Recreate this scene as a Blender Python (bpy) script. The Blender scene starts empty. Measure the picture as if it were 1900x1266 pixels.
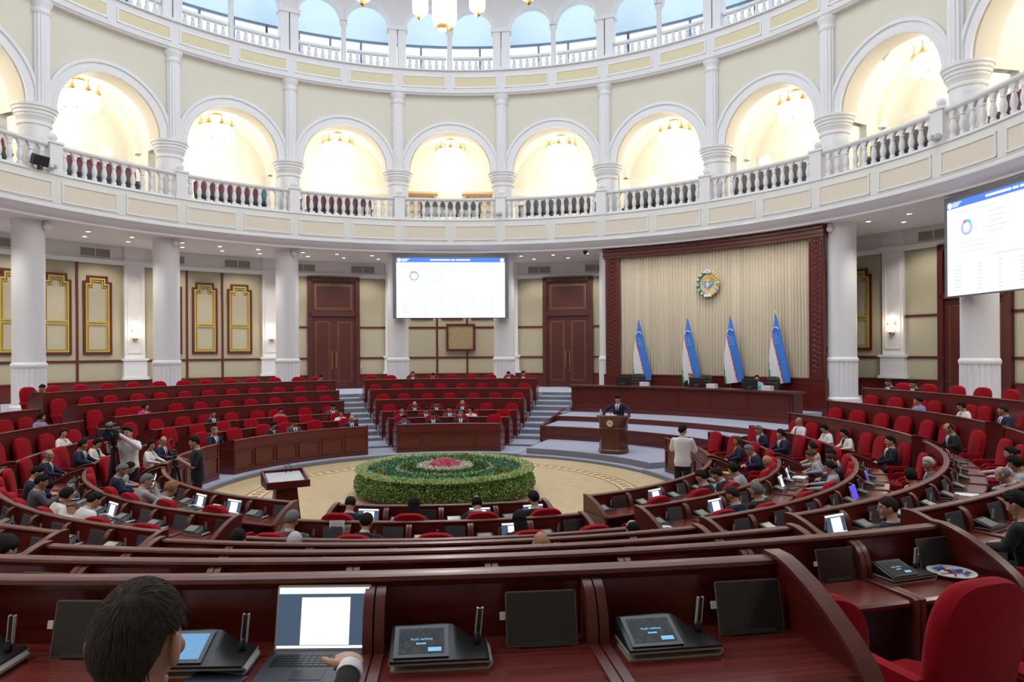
import bpy, bmesh, math, random
from mathutils import Vector, Matrix, Euler
R = math.radians
random.seed(11)
scene = bpy.context.scene
COL = scene.collection

# ------------------------------------------------------------------ camera
CAMP = Vector((1.296, -16.574, 3.219))
FPX = 1306.0
cam_data = bpy.data.cameras.new('camera')
cam_data.sensor_width = 36.0
cam_data.lens = FPX / 1900 * 36.0
cam_data.shift_x = 23.4 / 1900
cam_data.shift_y = 17.1 / 1900
cam_data.clip_start = 0.05
cam_data.clip_end = 300
cam = bpy.data.objects.new('camera', cam_data)
COL.objects.link(cam)
ROLL = -0.006
cam.matrix_world = Matrix.Translation(CAMP) @ Matrix.Rotation(R(90), 4, 'X') @ Matrix.Rotation(ROLL, 4, 'Z')
scene.camera = cam
cam_data.dof.use_dof = False

# ------------------------------------------------------------------ world, exposure
world = bpy.data.worlds.new('world')
scene.world = world
world.use_nodes = True
wn = world.node_tree
wn.nodes['Background'].inputs[0].default_value = (0.80, 0.89, 1.0, 1)
wn.nodes['Background'].inputs[1].default_value = 1.85
vs = scene.view_settings
vs.view_transform = 'Standard'
vs.look = 'None'
vs.gamma = 1.0
vs.use_curve_mapping = False
vs.exposure = 0.42
try:
    scene.cycles.max_bounces = 7
    scene.cycles.diffuse_bounces = 4
    scene.cycles.glossy_bounces = 3
    scene.cycles.transmission_bounces = 4
    scene.cycles.transparent_max_bounces = 10
    scene.cycles.caustics_reflective = False
    scene.cycles.caustics_refractive = False
    scene.cycles.sample_clamp_indirect = 6.0
except Exception:
    pass

# ------------------------------------------------------------------ hall constants (metres, hall axis at the origin)
ROW_R = [5.96 + 1.331 * i for i in range(7)]
ROW_TOP = [0.90, 0.98, 1.10, 1.42, 1.73, 2.06, 2.392]
ROW_F = [0.0, 0.07, 0.18, 0.49, 0.80, 1.13, 1.42]
PARQ = -0.10
COLPHI = {k: 5.75 + 18.0 * (k - 4) for k in range(-8, 12)}
VIS = range(-1, 10)


def P(r, phi, z):
    a = R(phi)
    return Vector((r * math.sin(a), r * math.cos(a), z))


def project(p):
    d = p[1] - CAMP.y
    if d < 0.05:
        return None
    x = 926.6 + FPX * (p[0] - CAMP.x) / d
    y = 650.0 - 0.006 * (x - 950) - FPX * (p[2] - CAMP.z) / d
    return x, y, d


def inframe(p, m=30):
    q = project(p)
    return q is not None and -m < q[0] < 1900 + m and -m < q[1] < 1266 + m


def phi_on_circle(px, r, far):
    """the angle at which the sight line through picture column px meets the circle of radius r"""
    a = (px - 926.6) / FPX
    # X = cx + a d, Y = cy + d
    A = 1 + a * a
    B = 2 * (CAMP.x * a + CAMP.y)
    Cc = CAMP.x ** 2 + CAMP.y ** 2 - r * r
    D = max(B * B - 4 * A * Cc, 0)
    d = (-B + math.sqrt(D)) / (2 * A) if far else (-B - math.sqrt(D)) / (2 * A)
    X, Y = CAMP.x + a * d, CAMP.y + d
    return math.degrees(math.atan2(X, Y))


ORD = ['first', 'second', 'third', 'fourth', 'fifth', 'sixth', 'seventh', 'eighth', 'ninth', 'tenth', 'eleventh',
       'twelfth', 'thirteenth', 'fourteenth', 'fifteenth', 'sixteenth', 'seventeenth', 'eighteenth', 'nineteenth', 'twentieth']


# ------------------------------------------------------------------ materials
def new_mat(name):
    m = bpy.data.materials.new(name)
    m.use_nodes = True
    return m, m.node_tree, m.node_tree.nodes['Principled BSDF']


def mat(name, col, rough=0.6, metal=0.0, noise=0.0, nscale=8.0, bump=0.0, bscale=60.0, spec=0.5, sheen=0.0, coat=0.0, emit=None, estr=0.0):
    m, nt, b = new_mat(name)
    b.inputs['Base Color'].default_value = (*col, 1)
    b.inputs['Roughness'].default_value = rough
    b.inputs['Metallic'].default_value = metal
    b.inputs['Specular IOR Level'].default_value = spec
    if sheen:
        b.inputs['Sheen Weight'].default_value = sheen
        b.inputs['Sheen Roughness'].default_value = 0.5
    if coat:
        b.inputs['Coat Weight'].default_value = coat
        b.inputs['Coat Roughness'].default_value = 0.12
    if emit:
        b.inputs['Emission Color'].default_value = (*emit, 1)
        b.inputs['Emission Strength'].default_value = estr
    tc = nt.nodes.new('ShaderNodeTexCoord')
    if noise:
        n = nt.nodes.new('ShaderNodeTexNoise')
        n.inputs['Scale'].default_value = nscale
        n.inputs['Detail'].default_value = 4
        nt.links.new(tc.outputs['Object'], n.inputs['Vector'])
        mx = nt.nodes.new('ShaderNodeMix')
        mx.data_type = 'RGBA'
        mx.inputs['A'].default_value = (*[c * (1 - noise) for c in col], 1)
        mx.inputs['B'].default_value = (*[min(1, c * (1 + noise)) for c in col], 1)
        nt.links.new(n.outputs['Fac'], mx.inputs['Factor'])
        nt.links.new(mx.outputs['Result'], b.inputs['Base Color'])
    if bump:
        n2 = nt.nodes.new('ShaderNodeTexNoise')
        n2.inputs['Scale'].default_value = bscale
        n2.inputs['Detail'].default_value = 3
        nt.links.new(tc.outputs['Object'], n2.inputs['Vector'])
        bp = nt.nodes.new('ShaderNodeBump')
        bp.inputs['Strength'].default_value = bump
        bp.inputs['Distance'].default_value = 0.01
        nt.links.new(n2.outputs['Fac'], bp.inputs['Height'])
        nt.links.new(bp.outputs['Normal'], b.inputs['Normal'])
    return m


def wood_mat(name, dark, light, rough=0.28, scale=(1.2, 1.2, 14.0), coat=0.25, polar=False):
    m, nt, b = new_mat(name)
    tc = nt.nodes.new('ShaderNodeTexCoord')
    mp = nt.nodes.new('ShaderNodeMapping')
    mp.inputs['Scale'].default_value = scale
    if polar:                       # grain that follows the curve of the benches
        sx = nt.nodes.new('ShaderNodeSeparateXYZ')
        nt.links.new(tc.outputs['Object'], sx.inputs[0])
        cx = nt.nodes.new('ShaderNodeCombineXYZ')
        nt.links.new(sx.outputs[0], cx.inputs[0])
        nt.links.new(sx.outputs[1], cx.inputs[1])
        ln = nt.nodes.new('ShaderNodeVectorMath')
        ln.operation = 'LENGTH'
        nt.links.new(cx.outputs[0], ln.inputs[0])
        at = nt.nodes.new('ShaderNodeMath')
        at.operation = 'ARCTAN2'
        nt.links.new(sx.outputs[0], at.inputs[0])
        nt.links.new(sx.outputs[1], at.inputs[1])
        c2 = nt.nodes.new('ShaderNodeCombineXYZ')
        nt.links.new(ln.outputs['Value'], c2.inputs[0])
        nt.links.new(at.outputs[0], c2.inputs[1])
        nt.links.new(sx.outputs[2], c2.inputs[2])
        nt.links.new(c2.outputs[0], mp.inputs['Vector'])
    else:
        nt.links.new(tc.outputs['Object'], mp.inputs['Vector'])
    n = nt.nodes.new('ShaderNodeTexNoise')
    n.inputs['Scale'].default_value = 2.6
    n.inputs['Detail'].default_value = 6
    n.inputs['Roughness'].default_value = 0.65
    n.inputs['Distortion'].default_value = 0.6
    nt.links.new(mp.outputs['Vector'], n.inputs['Vector'])
    cr = nt.nodes.new('ShaderNodeValToRGB')
    cr.color_ramp.elements[0].position = 0.32
    cr.color_ramp.elements[0].color = (*dark, 1)
    cr.color_ramp.elements[1].position = 0.70
    cr.color_ramp.elements[1].color = (*light, 1)
    nt.links.new(n.outputs['Fac'], cr.inputs['Fac'])
    nt.links.new(cr.outputs['Color'], b.inputs['Base Color'])
    b.inputs['Roughness'].default_value = rough
    b.inputs['Coat Weight'].default_value = coat
    b.inputs['Coat Roughness'].default_value = 0.15
    return m


def emis(name, col, s):
    m, nt, b = new_mat(name)
    b.inputs['Base Color'].default_value = (*[min(c, 1) * 0.5 for c in col], 1)
    b.inputs['Emission Color'].default_value = (*col, 1)
    b.inputs['Emission Strength'].default_value = s
    return m


def glass_mat(name, tint=(1, 1, 1), refl=0.06):
    m = bpy.data.materials.new(name)
    m.use_nodes = True
    nt = m.node_tree
    nt.nodes.clear()
    out = nt.nodes.new('ShaderNodeOutputMaterial')
    t = nt.nodes.new('ShaderNodeBsdfTransparent')
    t.inputs[0].default_value = (*tint, 1)
    g = nt.nodes.new('ShaderNodeBsdfGlossy')
    g.inputs['Roughness'].default_value = 0.03
    fr = nt.nodes.new('ShaderNodeValue')
    fr.outputs[0].default_value = refl
    mx = nt.nodes.new('ShaderNodeMixShader')
    nt.links.new(fr.outputs[0], mx.inputs[0])
    nt.links.new(t.outputs[0], mx.inputs[1])
    nt.links.new(g.outputs[0], mx.inputs[2])
    nt.links.new(mx.outputs[0], out.inputs[0])
    return m


M = {}
M['wood'] = wood_mat('mahogany', (0.074, 0.0088, 0.0075), (0.155, 0.0178, 0.0145))
M['woodtop'] = wood_mat('mahogany_desktop', (0.095, 0.0125, 0.010), (0.21, 0.034, 0.026), rough=0.24, scale=(14, 7, 3), polar=True)
M['rail'] = wood_mat('mahogany_rail', (0.095, 0.019, 0.014), (0.15, 0.034, 0.025), rough=0.36, scale=(3, 3, 3), coat=0.08)
M['doorwood'] = wood_mat('door_mahogany', (0.052, 0.0072, 0.0062), (0.085, 0.0120, 0.0102), rough=0.4, scale=(6, 6, 0.8), coat=0.1)
M['strip'] = mat('dark_red_wood_strip', (0.10, 0.014, 0.013), 0.4)
M['podium'] = wood_mat('walnut_podium', (0.055, 0.012, 0.006), (0.13, 0.030, 0.014), rough=0.3, scale=(7, 7, 0.9))
M['red'] = mat('red_velvet', (0.30, 0.004, 0.011), 0.9, noise=0.12, nscale=14, bump=0.12, bscale=260, sheen=0.05, spec=0.12)
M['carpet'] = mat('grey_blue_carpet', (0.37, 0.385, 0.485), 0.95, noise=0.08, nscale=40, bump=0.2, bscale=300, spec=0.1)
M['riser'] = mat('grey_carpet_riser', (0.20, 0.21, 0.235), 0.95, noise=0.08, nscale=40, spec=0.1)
M['white'] = mat('white_plaster', (0.73, 0.72, 0.725), 0.55, noise=0.02, nscale=3, spec=0.3)
M['whitepaint'] = mat('white_paint', (0.77, 0.765, 0.775), 0.42, noise=0.015, nscale=3, spec=0.35)
M['cream'] = mat('cream_plaster', (0.69, 0.652, 0.55), 0.6, noise=0.02, nscale=2, spec=0.2)
M['inset'] = mat('beige_inset_panel', (0.76, 0.69, 0.57), 0.7, noise=0.03, nscale=3, spec=0.2)
M['creamf'] = mat('pale_cream_fascia', (0.77, 0.755, 0.69), 0.6, noise=0.02, nscale=2, spec=0.2)
M['insety'] = mat('pale_yellow_inset_panel', (0.70, 0.63, 0.42), 0.7, noise=0.03, nscale=3, spec=0.2)
M['fabric'] = mat('cream_wall_fabric', (0.42, 0.382, 0.275), 0.8, noise=0.04, nscale=5, bump=0.08, bscale=200, spec=0.15)
M['fabric2'] = mat('pale_wall_panel', (0.43, 0.395, 0.295), 0.8, noise=0.03, nscale=5, spec=0.15)
M['gold'] = mat('gold_paint', (0.46, 0.33, 0.07), 0.4, noise=0.1, nscale=20, spec=0.5)
M['brass'] = mat('brass', (0.75, 0.50, 0.20), 0.28, metal=1.0, noise=0.05)
M['parquet'] = None
M['soffit'] = mat('white_soffit', (0.86, 0.83, 0.81), 0.7, noise=0.02, nscale=2, spec=0.2)
M['skyceil'] = mat('blue_lit_ceiling', (0.78, 0.88, 0.94), 0.6, noise=0.02, nscale=1, spec=0.3)  # blue cast of the window daylight put into the base colour
M['vault'] = mat('ivory_vault', (0.83, 0.79, 0.70), 0.6, noise=0.02, nscale=2, spec=0.2)
M['dark'] = mat('black_plastic', (0.012, 0.012, 0.013), 0.4, noise=0.1)
M['slate'] = mat('slate_plastic', (0.042, 0.045, 0.062), 0.45, noise=0.1, nscale=5)
M['silver'] = mat('silver_plastic', (0.50, 0.50, 0.50), 0.4, metal=0.2, noise=0.05)
M['black_glass'] = mat('black_screen', (0.028, 0.028, 0.031), 0.2, noise=0.05)
M['grille'] = mat('vent_grille', (0.33, 0.32, 0.28), 0.6, noise=0.1)
M['glass'] = glass_mat('clear_glass', (0.97, 0.985, 0.98))
M['curtain'] = mat('beige_curtain', (0.64, 0.56, 0.43), 0.85, noise=0.04, nscale=4, spec=0.1, sheen=0.2)
M['leather'] = mat('brown_leather', (0.030, 0.022, 0.020), 0.45, noise=0.15, bump=0.1, bscale=90)
M['monframe'] = mat('dark_grey_frame', (0.13, 0.13, 0.135), 0.4, noise=0.05)
M['paper'] = mat('white_paper', (0.82, 0.82, 0.84), 0.8, noise=0.01)
M['navy'] = mat('dark_blue_folder', (0.02, 0.025, 0.06), 0.5, noise=0.1)
M['blueflag'] = mat('blue_flag_cloth', (0.045, 0.20, 0.66), 0.75, noise=0.06, nscale=6)
M['whiteflag'] = mat('white_flag_cloth', (0.74, 0.73, 0.76), 0.75, noise=0.03)
M['redflag'] = mat('red_flag_cloth', (0.55, 0.02, 0.03), 0.75, noise=0.05)
M['greenflag'] = mat('green_flag_cloth', (0.01, 0.30, 0.12), 0.75, noise=0.05)


def parquet_mat():
    m, nt, b = new_mat('oak_parquet')
    tc = nt.nodes.new('ShaderNodeTexCoord')
    mp = nt.nodes.new('ShaderNodeMapping')
    mp.inputs['Rotation'].default_value = (0, 0, R(40))
    nt.links.new(tc.outputs['Object'], mp.inputs['Vector'])
    br = nt.nodes.new('ShaderNodeTexBrick')
    br.inputs['Color1'].default_value = (0.60, 0.45, 0.25, 1)
    br.inputs['Color2'].default_value = (0.52, 0.37, 0.19, 1)
    br.inputs['Mortar'].default_value = (0.42, 0.29, 0.14, 1)
    br.inputs['Scale'].default_value = 2.2
    br.inputs['Mortar Size'].default_value = 0.004
    nt.links.new(mp.outputs['Vector'], br.inputs['Vector'])
    n = nt.nodes.new('ShaderNodeTexNoise')
    n.inputs['Scale'].default_value = 3.5
    n.inputs['Detail'].default_value = 5
    nt.links.new(tc.outputs['Object'], n.inputs['Vector'])
    mx = nt.nodes.new('ShaderNodeMix')
    mx.data_type = 'RGBA'
    mx.inputs['B'].default_value = (0.67, 0.53, 0.32, 1)
    nt.links.new(n.outputs['Fac'], mx.inputs['Factor'])
    nt.links.new(br.outputs['Color'], mx.inputs['A'])
    nt.links.new(mx.outputs['Result'], b.inputs['Base Color'])
    b.inputs['Roughness'].default_value = 0.35
    return m


M['parquet'] = parquet_mat()
M['inlay_light'] = mat('maple_inlay', (0.74, 0.58, 0.36), 0.35, noise=0.08, nscale=9)
M['inlay_dark'] = mat('walnut_inlay', (0.26, 0.12, 0.05), 0.35, noise=0.1, nscale=9)


# ------------------------------------------------------------------ mesh builder
class MB:
    def __init__(self):
        self.v, self.f, self.m = [], [], []
        self.mi = 0

    def vert(self, p):
        self.v.append((p[0], p[1], p[2]))
        return len(self.v) - 1

    def face(self, ids):
        self.f.append(tuple(ids))
        self.m.append(self.mi)

    def box(self, c, s, rot=None):
        hx, hy, hz = s[0] / 2, s[1] / 2, s[2] / 2
        o = len(self.v)
        for dx in (-hx, hx):
            for dy in (-hy, hy):
                for dz in (-hz, hz):
                    p = Vector((dx, dy, dz))
                    if rot is not None:
                        p = rot @ p
                    self.vert(Vector(c) + p)
        for q in ((0, 1, 3, 2), (4, 6, 7, 5), (0, 4, 5, 1), (2, 3, 7, 6), (0, 2, 6, 4), (1, 5, 7, 3)):
            self.face([o + i for i in q])
        return self

    def sweep(self, prof, phi0, phi1, n, closed_ring=False):
        """closed profile [(r, z)...] swept about the hall axis"""
        k = len(prof)
        o = len(self.v)
        steps = n if closed_ring else n + 1
        for i in range(steps):
            ph = phi0 + (phi1 - phi0) * i / n
            for (r, z) in prof:
                self.vert(P(r, ph, z))
        for i in range(n):
            a, b2 = o + i * k, o + ((i + 1) % steps) * k
            for j in range(k):
                j2 = (j + 1) % k
                self.face((a + j, a + j2, b2 + j2, b2 + j))
        if not closed_ring:
            self.face([o + j for j in range(k)][::-1])
            self.face([o + n * k + j for j in range(k)])
        return self

    def extrude(self, poly, t0, t1, fn):
        """polygon [(a, b)...] between t0 and t1 through fn(a, b, t)"""
        k = len(poly)
        o = len(self.v)
        for t in (t0, t1):
            for (a, b) in poly:
                self.vert(fn(a, b, t))
        for j in range(k):
            j2 = (j + 1) % k
            self.face((o + j, o + j2, o + k + j2, o + k + j))
        self.face([o + j for j in range(k)][::-1])
        self.face([o + k + j for j in range(k)])
        return self

    def lathe(self, prof, c=(0, 0, 0), n=16, rfun=None):
        """open profile [(r, z)...] turned about the vertical through c"""
        o = len(self.v)
        k = len(prof)
        for i in range(n):
            a = 2 * math.pi * i / n
            for (r, z) in prof:
                rr = r * (rfun(a, z) if rfun else 1)
                self.vert((c[0] + rr * math.cos(a), c[1] + rr * math.sin(a), c[2] + z))
        for i in range(n):
            a, b2 = o + i * k, o + ((i + 1) % n) * k
            for j in range(k - 1):
                self.face((a + j, b2 + j, b2 + j + 1, a + j + 1))
        self.face([o + i * k for i in range(n)][::-1])
        self.face([o + i * k + k - 1 for i in range(n)])
        return self

    def tube(self, pts, rad, n=8):
        pts = [Vector(p) for p in pts]
        o = len(self.v)
        for i, p in enumerate(pts):
            t = (pts[min(i + 1, len(pts) - 1)] - pts[max(i - 1, 0)]).normalized()
            up = Vector((0, 0, 1)) if abs(t.z) < 0.9 else Vector((1, 0, 0))
            a = t.cross(up).normalized()
            b = t.cross(a).normalized()
            r = rad[i] if isinstance(rad, (list, tuple)) else rad
            for j in range(n):
                w = 2 * math.pi * j / n
                self.vert(p + (a * math.cos(w) + b * math.sin(w)) * r)
        for i in range(len(pts) - 1):
            for j in range(n):
                j2 = (j + 1) % n
                self.face((o + i * n + j, o + i * n + j2, o + (i + 1) * n + j2, o + (i + 1) * n + j))
        self.face([o + j for j in range(n)][::-1])
        self.face([o + (len(pts) - 1) * n + j for j in range(n)])
        return self

    def ellipsoid(self, c, r, nu=12, nv=8, rot=None):
        o = len(self.v)
        c = Vector(c)
        for i in range(1, nv):
            th = math.pi * i / nv
            for j in range(nu):
                ph = 2 * math.pi * j / nu
                p = Vector((r[0] * math.sin(th) * math.cos(ph), r[1] * math.sin(th) * math.sin(ph), r[2] * math.cos(th)))
                if rot is not None:
                    p = rot @ p
                self.vert(c + p)
        top = Vector((0, 0, r[2]))
        bot = Vector((0, 0, -r[2]))
        if rot is not None:
            top, bot = rot @ top, rot @ bot
        it, ib = self.vert(c + top), self.vert(c + bot)
        for i in range(nv - 2):
            for j in range(nu):
                j2 = (j + 1) % nu
                self.face((o + i * nu + j, o + (i + 1) * nu + j, o + (i + 1) * nu + j2, o + i * nu + j2))
        for j in range(nu):
            j2 = (j + 1) % nu
            self.face((it, o + j, o + j2))
            self.face((ib, o + (nv - 2) * nu + j2, o + (nv - 2) * nu + j))
        return self

    def limb(self, p0, p1, r0, r1, n=10):
        """tapered capsule"""
        p0, p1 = Vector(p0), Vector(p1)
        d = p1 - p0
        L = d.length
        t = d / max(L, 1e-6)
        pts, rad = [], []
        for k in (0.05, 0.35, 0.75):
            pts.append(p0 - t * r0 * math.sqrt(max(0, 1 - k * k)))
            rad.append(r0 * k)
        pts += [p0, p1]
        rad += [r0, r1]
        for k in (0.75, 0.35, 0.05):
            pts.append(p1 + t * r1 * math.sqrt(max(0, 1 - k * k)))
            rad.append(r1 * k)
        return self.tube(pts, rad, n)

    def mesh(self, name, mats, smooth=35, bevel=0.0):
        me = bpy.data.meshes.new(name)
        me.from_pydata(self.v, [], self.f)
        bm = bmesh.new()
        bm.from_mesh(me)
        bmesh.ops.recalc_face_normals(bm, faces=bm.faces)
        bm.to_mesh(me)
        bm.free()
        mats = mats if isinstance(mats, (list, tuple)) else [mats]
        for mm in mats:
            me.materials.append(M[mm] if isinstance(mm, str) else mm)
        if len(mats) > 1 and len(me.polygons) == len(self.m):
            me.polygons.foreach_set('material_index', self.m)
        if smooth:
            me.polygons.foreach_set('use_smooth', [True] * len(me.polygons))
            me.set_sharp_from_angle(angle=R(smooth))
        me.update()
        return me

    def build(self, name, mats, parent=None, smooth=35, bevel=0.0, segs=2):
        me = self.mesh(name, mats, smooth)
        o = link(name, me, parent)
        if bevel:
            bv = o.modifiers.new('edge', 'BEVEL')
            bv.width = bevel
            bv.segments = segs
            bv.limit_method = 'ANGLE'
            bv.angle_limit = R(40)
        return o


def link(name, me, parent=None, loc=None, rz=None):
    o = bpy.data.objects.new(name, me)
    COL.objects.link(o)
    if parent is not None:
        o.parent = parent
    if loc is not None:
        o.location = loc
    if rz is not None:
        o.rotation_euler = (0, 0, rz)
    return o


def tag(o, label=None, cat=None, group=None, kind=None):
    if label:
        o['label'] = label
    if cat:
        o['category'] = cat
    if group:
        o['group'] = group
    if kind:
        o['kind'] = kind
    return o


def thing(name, label, cat, loc=(0, 0, 0), rz=0.0, group=None):
    o = bpy.data.objects.new(name, None)
    o.empty_display_size = 0.1
    COL.objects.link(o)
    o.location = loc
    o.rotation_euler = (0, 0, rz)
    return tag(o, label, cat, group)


def struct(name, mb, mats, smooth=35, bevel=0.0):
    return tag(mb.build(name, mats, None, smooth, bevel), kind='structure')


def lamp(name, kind, loc, energy, color, size=0.2, parent=None, spot=None, target=None):
    d = bpy.data.lights.new(name, kind)
    d.energy = energy
    d.color = color
    if kind in ('POINT', 'SPOT'):
        d.shadow_soft_size = size
    if kind == 'SPOT':
        d.spot_size = R(spot or 90)
        d.spot_blend = 0.6
    if kind == 'AREA':
        d.shape = 'DISK'
        d.size = size
    o = bpy.data.objects.new(name, d)
    COL.objects.link(o)
    o.location = loc
    if target is not None:
        o.rotation_euler = (Vector(target) - Vector(loc)).to_track_quat('-Z', 'Y').to_euler()
    if parent is not None:
        o.parent = parent
    return o

# ================================================================== THE HALL
RLOW, RUP, RBAL, RWALL = 15.14, 14.79, 13.92, 18.27
ST0, ST1 = 19.5, 66.0          # the stage sector, degrees

# ---- floors
mb = MB()
mb.sweep([(0.0, PARQ), (5.6, PARQ), (5.6, PARQ - 0.2), (0.0, PARQ - 0.2)], 0, 360, 120, True)
struct('floor', mb, 'parquet')
mb = MB()
mb.sweep([(4.20, PARQ), (4.20, PARQ + 0.003), (4.54, PARQ + 0.003), (4.54, PARQ)], 0, 360, 120, True)
struct('floor_inlay', mb, 'inlay_light')
mb = MB()
for i in range(100):
    ph = i * 3.6
    mb.sweep([(4.27, PARQ + 0.003), (4.27, PARQ + 0.005), (4.47, PARQ + 0.005), (4.47, PARQ + 0.003)], ph, ph + 1.5, 2)
for rr in (4.14, 4.57):
    mb.sweep([(rr, PARQ), (rr, PARQ + 0.003), (rr + 0.03, PARQ + 0.003), (rr + 0.03, PARQ)], 0, 360, 120, True)
struct('floor_inlay_border', mb, 'inlay_dark')
mb = MB()
mb.sweep([(5.6, -0.3), (5.6, 0.0), (ROW_R[1], 0.0), (ROW_R[1], -0.3)], ST1, 360 + ST0, 150)
struct('floor_front_ring', mb, 'carpet')
mb = MB()
mb.sweep([(5.57, -0.3), (5.57, -0.005), (5.60, 0.004), (5.63, 0.004), (5.63, -0.3)], ST1, 360 + ST0, 150)
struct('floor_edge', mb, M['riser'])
for n in range(1, 7):
    r0 = ROW_R[n]
    r1 = ROW_R[n + 1] if n < 6 else 18.5
    z = ROW_F[n]
    mb = MB()
    mb.sweep([(r0, -0.3), (r0, z), (r1 + 0.01, z), (r1 + 0.01, -0.3)], ST1, 360 + ST0, 160)
    struct('floor_tier_%d' % n, mb, 'carpet')
mb = MB()
mb.sweep([(14.75, -0.3), (14.75, 1.42), (18.5, 1.42), (18.5, -0.3)], ST0, ST1, 40)
struct('floor_behind_stage', mb, 'carpet')

# aisle stairs: an extra step at each tier edge, grey carpeted faces
AISLES = [(12.9, 19.4), (-24.4, -19.5), (-77.8, -72.2), (-113.8, -110.2), (192.0, 197.6), (154.2, 160.3), (103.2, 106.8), (66.2, 70.8)]
for i, (a0, a1) in enumerate(AISLES):
    mb = MB()
    for n in range(1, 7):
        zl, zh = ROW_F[n - 1], ROW_F[n]
        if zh - zl > 0.2:
            zm = (zl + zh) / 2
            mb.sweep([(ROW_R[n] - 0.62, zl), (ROW_R[n] - 0.62, zm), (ROW_R[n] + 0.01, zm), (ROW_R[n] + 0.01, zl)], a0, a1, 8)
    struct('floor_stair_%d' % (i + 1), mb, 'carpet')
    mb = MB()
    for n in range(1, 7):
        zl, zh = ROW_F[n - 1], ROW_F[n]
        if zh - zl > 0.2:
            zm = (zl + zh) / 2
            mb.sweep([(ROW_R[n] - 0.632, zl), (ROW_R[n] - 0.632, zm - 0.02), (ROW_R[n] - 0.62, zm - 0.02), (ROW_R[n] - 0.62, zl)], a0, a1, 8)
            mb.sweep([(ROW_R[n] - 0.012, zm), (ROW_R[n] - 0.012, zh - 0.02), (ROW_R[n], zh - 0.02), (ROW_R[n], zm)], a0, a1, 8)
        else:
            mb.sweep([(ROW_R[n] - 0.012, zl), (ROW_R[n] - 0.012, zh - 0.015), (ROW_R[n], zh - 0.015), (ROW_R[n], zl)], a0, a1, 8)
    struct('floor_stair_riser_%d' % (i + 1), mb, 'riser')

# ---- stage floor levels
def ring_solid(name, r0, r1, z0, z1, a0, a1, m, n=40):
    b = MB()
    b.sweep([(r0, z0), (r0, z1), (r1, z1), (r1, z0)], a0, a1, n)
    return struct(name, b, m)


ring_solid('floor_stage_step', 5.6, 8.2, -0.3, -0.02, ST0, ST1, 'carpet')
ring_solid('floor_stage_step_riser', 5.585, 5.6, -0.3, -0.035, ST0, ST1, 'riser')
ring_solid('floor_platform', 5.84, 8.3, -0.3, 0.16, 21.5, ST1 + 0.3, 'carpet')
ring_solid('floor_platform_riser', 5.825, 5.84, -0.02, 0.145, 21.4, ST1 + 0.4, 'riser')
ring_solid('floor_stage_low', 8.2, 14.7, -0.3, 0.58, 19.8, ST1 - 0.5, 'carpet')
ring_solid('floor_stage_mid', 10.3, 14.7, 0.3, 0.74, 19.3, ST1 - 0.8, 'carpet')
ring_solid('floor_stage_high', 12.5, 14.7, 0.3, 0.88, 18.6, ST1 - 1.0, 'carpet')
mb = MB()
mb.sweep([(8.15, 0.16), (8.15, 0.56), (8.13, 0.56), (8.13, 0.60), (8.24, 0.60), (8.24, 0.16)], 19.6, ST1 - 0.4, 40)
mb.sweep([(8.11, 0.16), (8.11, 0.24), (8.16, 0.24), (8.16, 0.16)], 19.6, ST1 - 0.4, 40)
for i in range(7):
    a0 = 20.3 + i * 6.45
    mb.sweep([(8.135, 0.47), (8.135, 0.49), (8.16, 0.49), (8.16, 0.47)], a0, a0 + 5.9, 8)
    mb.sweep([(8.135, 0.30), (8.135, 0.32), (8.16, 0.32), (8.16, 0.30)], a0, a0 + 5.9, 8)
mb.sweep([(10.24, 0.585), (10.24, 0.755), (10.34, 0.755), (10.34, 0.585)], 19.3, ST1 - 0.8, 40)
mb.sweep([(12.44, 0.745), (12.44, 0.895), (12.54, 0.895), (12.54, 0.745)], 18.6, ST1 - 1.0, 40)
struct('trim_stage_front', mb, 'wood')
mb = MB()
for a, s in ((19.6, -1), (ST1 - 0.4, 1)):
    mb.extrude([(8.12, 0.0), (12.56, 0.0), (12.56, 0.92), (8.12, 0.62)], a, a + s * 0.35, lambda r, z, t: P(r, t - (r - 8) * 0.2 * (1 if t < 40 else -0.1), z))
struct('trim_stage_side', mb, 'wood')

# ---- round wall of the lower hall
mb = MB()
mb.sweep([(RWALL, 1.2), (RWALL, 7.6), (18.6, 7.6), (18.6, 1.2)], 0, 360, 180, True)
struct('wall_round', mb, 'fabric')
mb = MB()
mb.sweep([(18.20, 1.42), (18.20, 2.04), (18.17, 2.05), (18.17, 2.10), (RWALL, 2.10), (RWALL, 1.42)], -110, 110, 110)
struct('baseboard_wood_dado', mb, 'wood')
mb = MB()
mb.sweep([(18.235, 2.83), (18.235, 2.92), (RWALL, 2.92), (RWALL, 2.83)], -110, 110, 110)
for a0, a1 in ((COLPHI[2], COLPHI[5]), (COLPHI[7], COLPHI[9])):
    mb.sweep([(18.235, 4.31), (18.235, 4.40), (RWALL, 4.40), (RWALL, 4.31)], a0, a1, 40)
for k in VIS:
    ts = (1 / 3, 2 / 3) if k not in (2, 4, 7) else ()
    for t in ts:
        ph = COLPHI[k] + 2.0 + 14.0 * t
        mb.extrude([(18.232, -0.045), (RWALL, -0.045), (RWALL, 0.045), (18.232, 0.045)], 2.1, 6.75, lambda a, b, z, ph=ph: P(a, ph + math.degrees(b / 18.2), z))
struct('trim_wall_strip', mb, 'strip')
mb = MB()
mb.sweep([(18.22, 6.80), (18.22, 7.5), (RWALL, 7.5), (RWALL, 6.80)], -120, 120, 120)
mb.sweep([(18.22, 6.72), (18.16, 6.76), (18.12, 6.84), (18.08, 6.86), (18.08, 6.90), (18.22, 6.92)], -120, 120, 120)
struct('trim_frieze', mb, 'white')


def local_frame(r, phi):
    return Matrix.Translation(P(r, phi, 0)) @ Matrix.Rotation(-R(phi), 4, 'Z')


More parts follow.
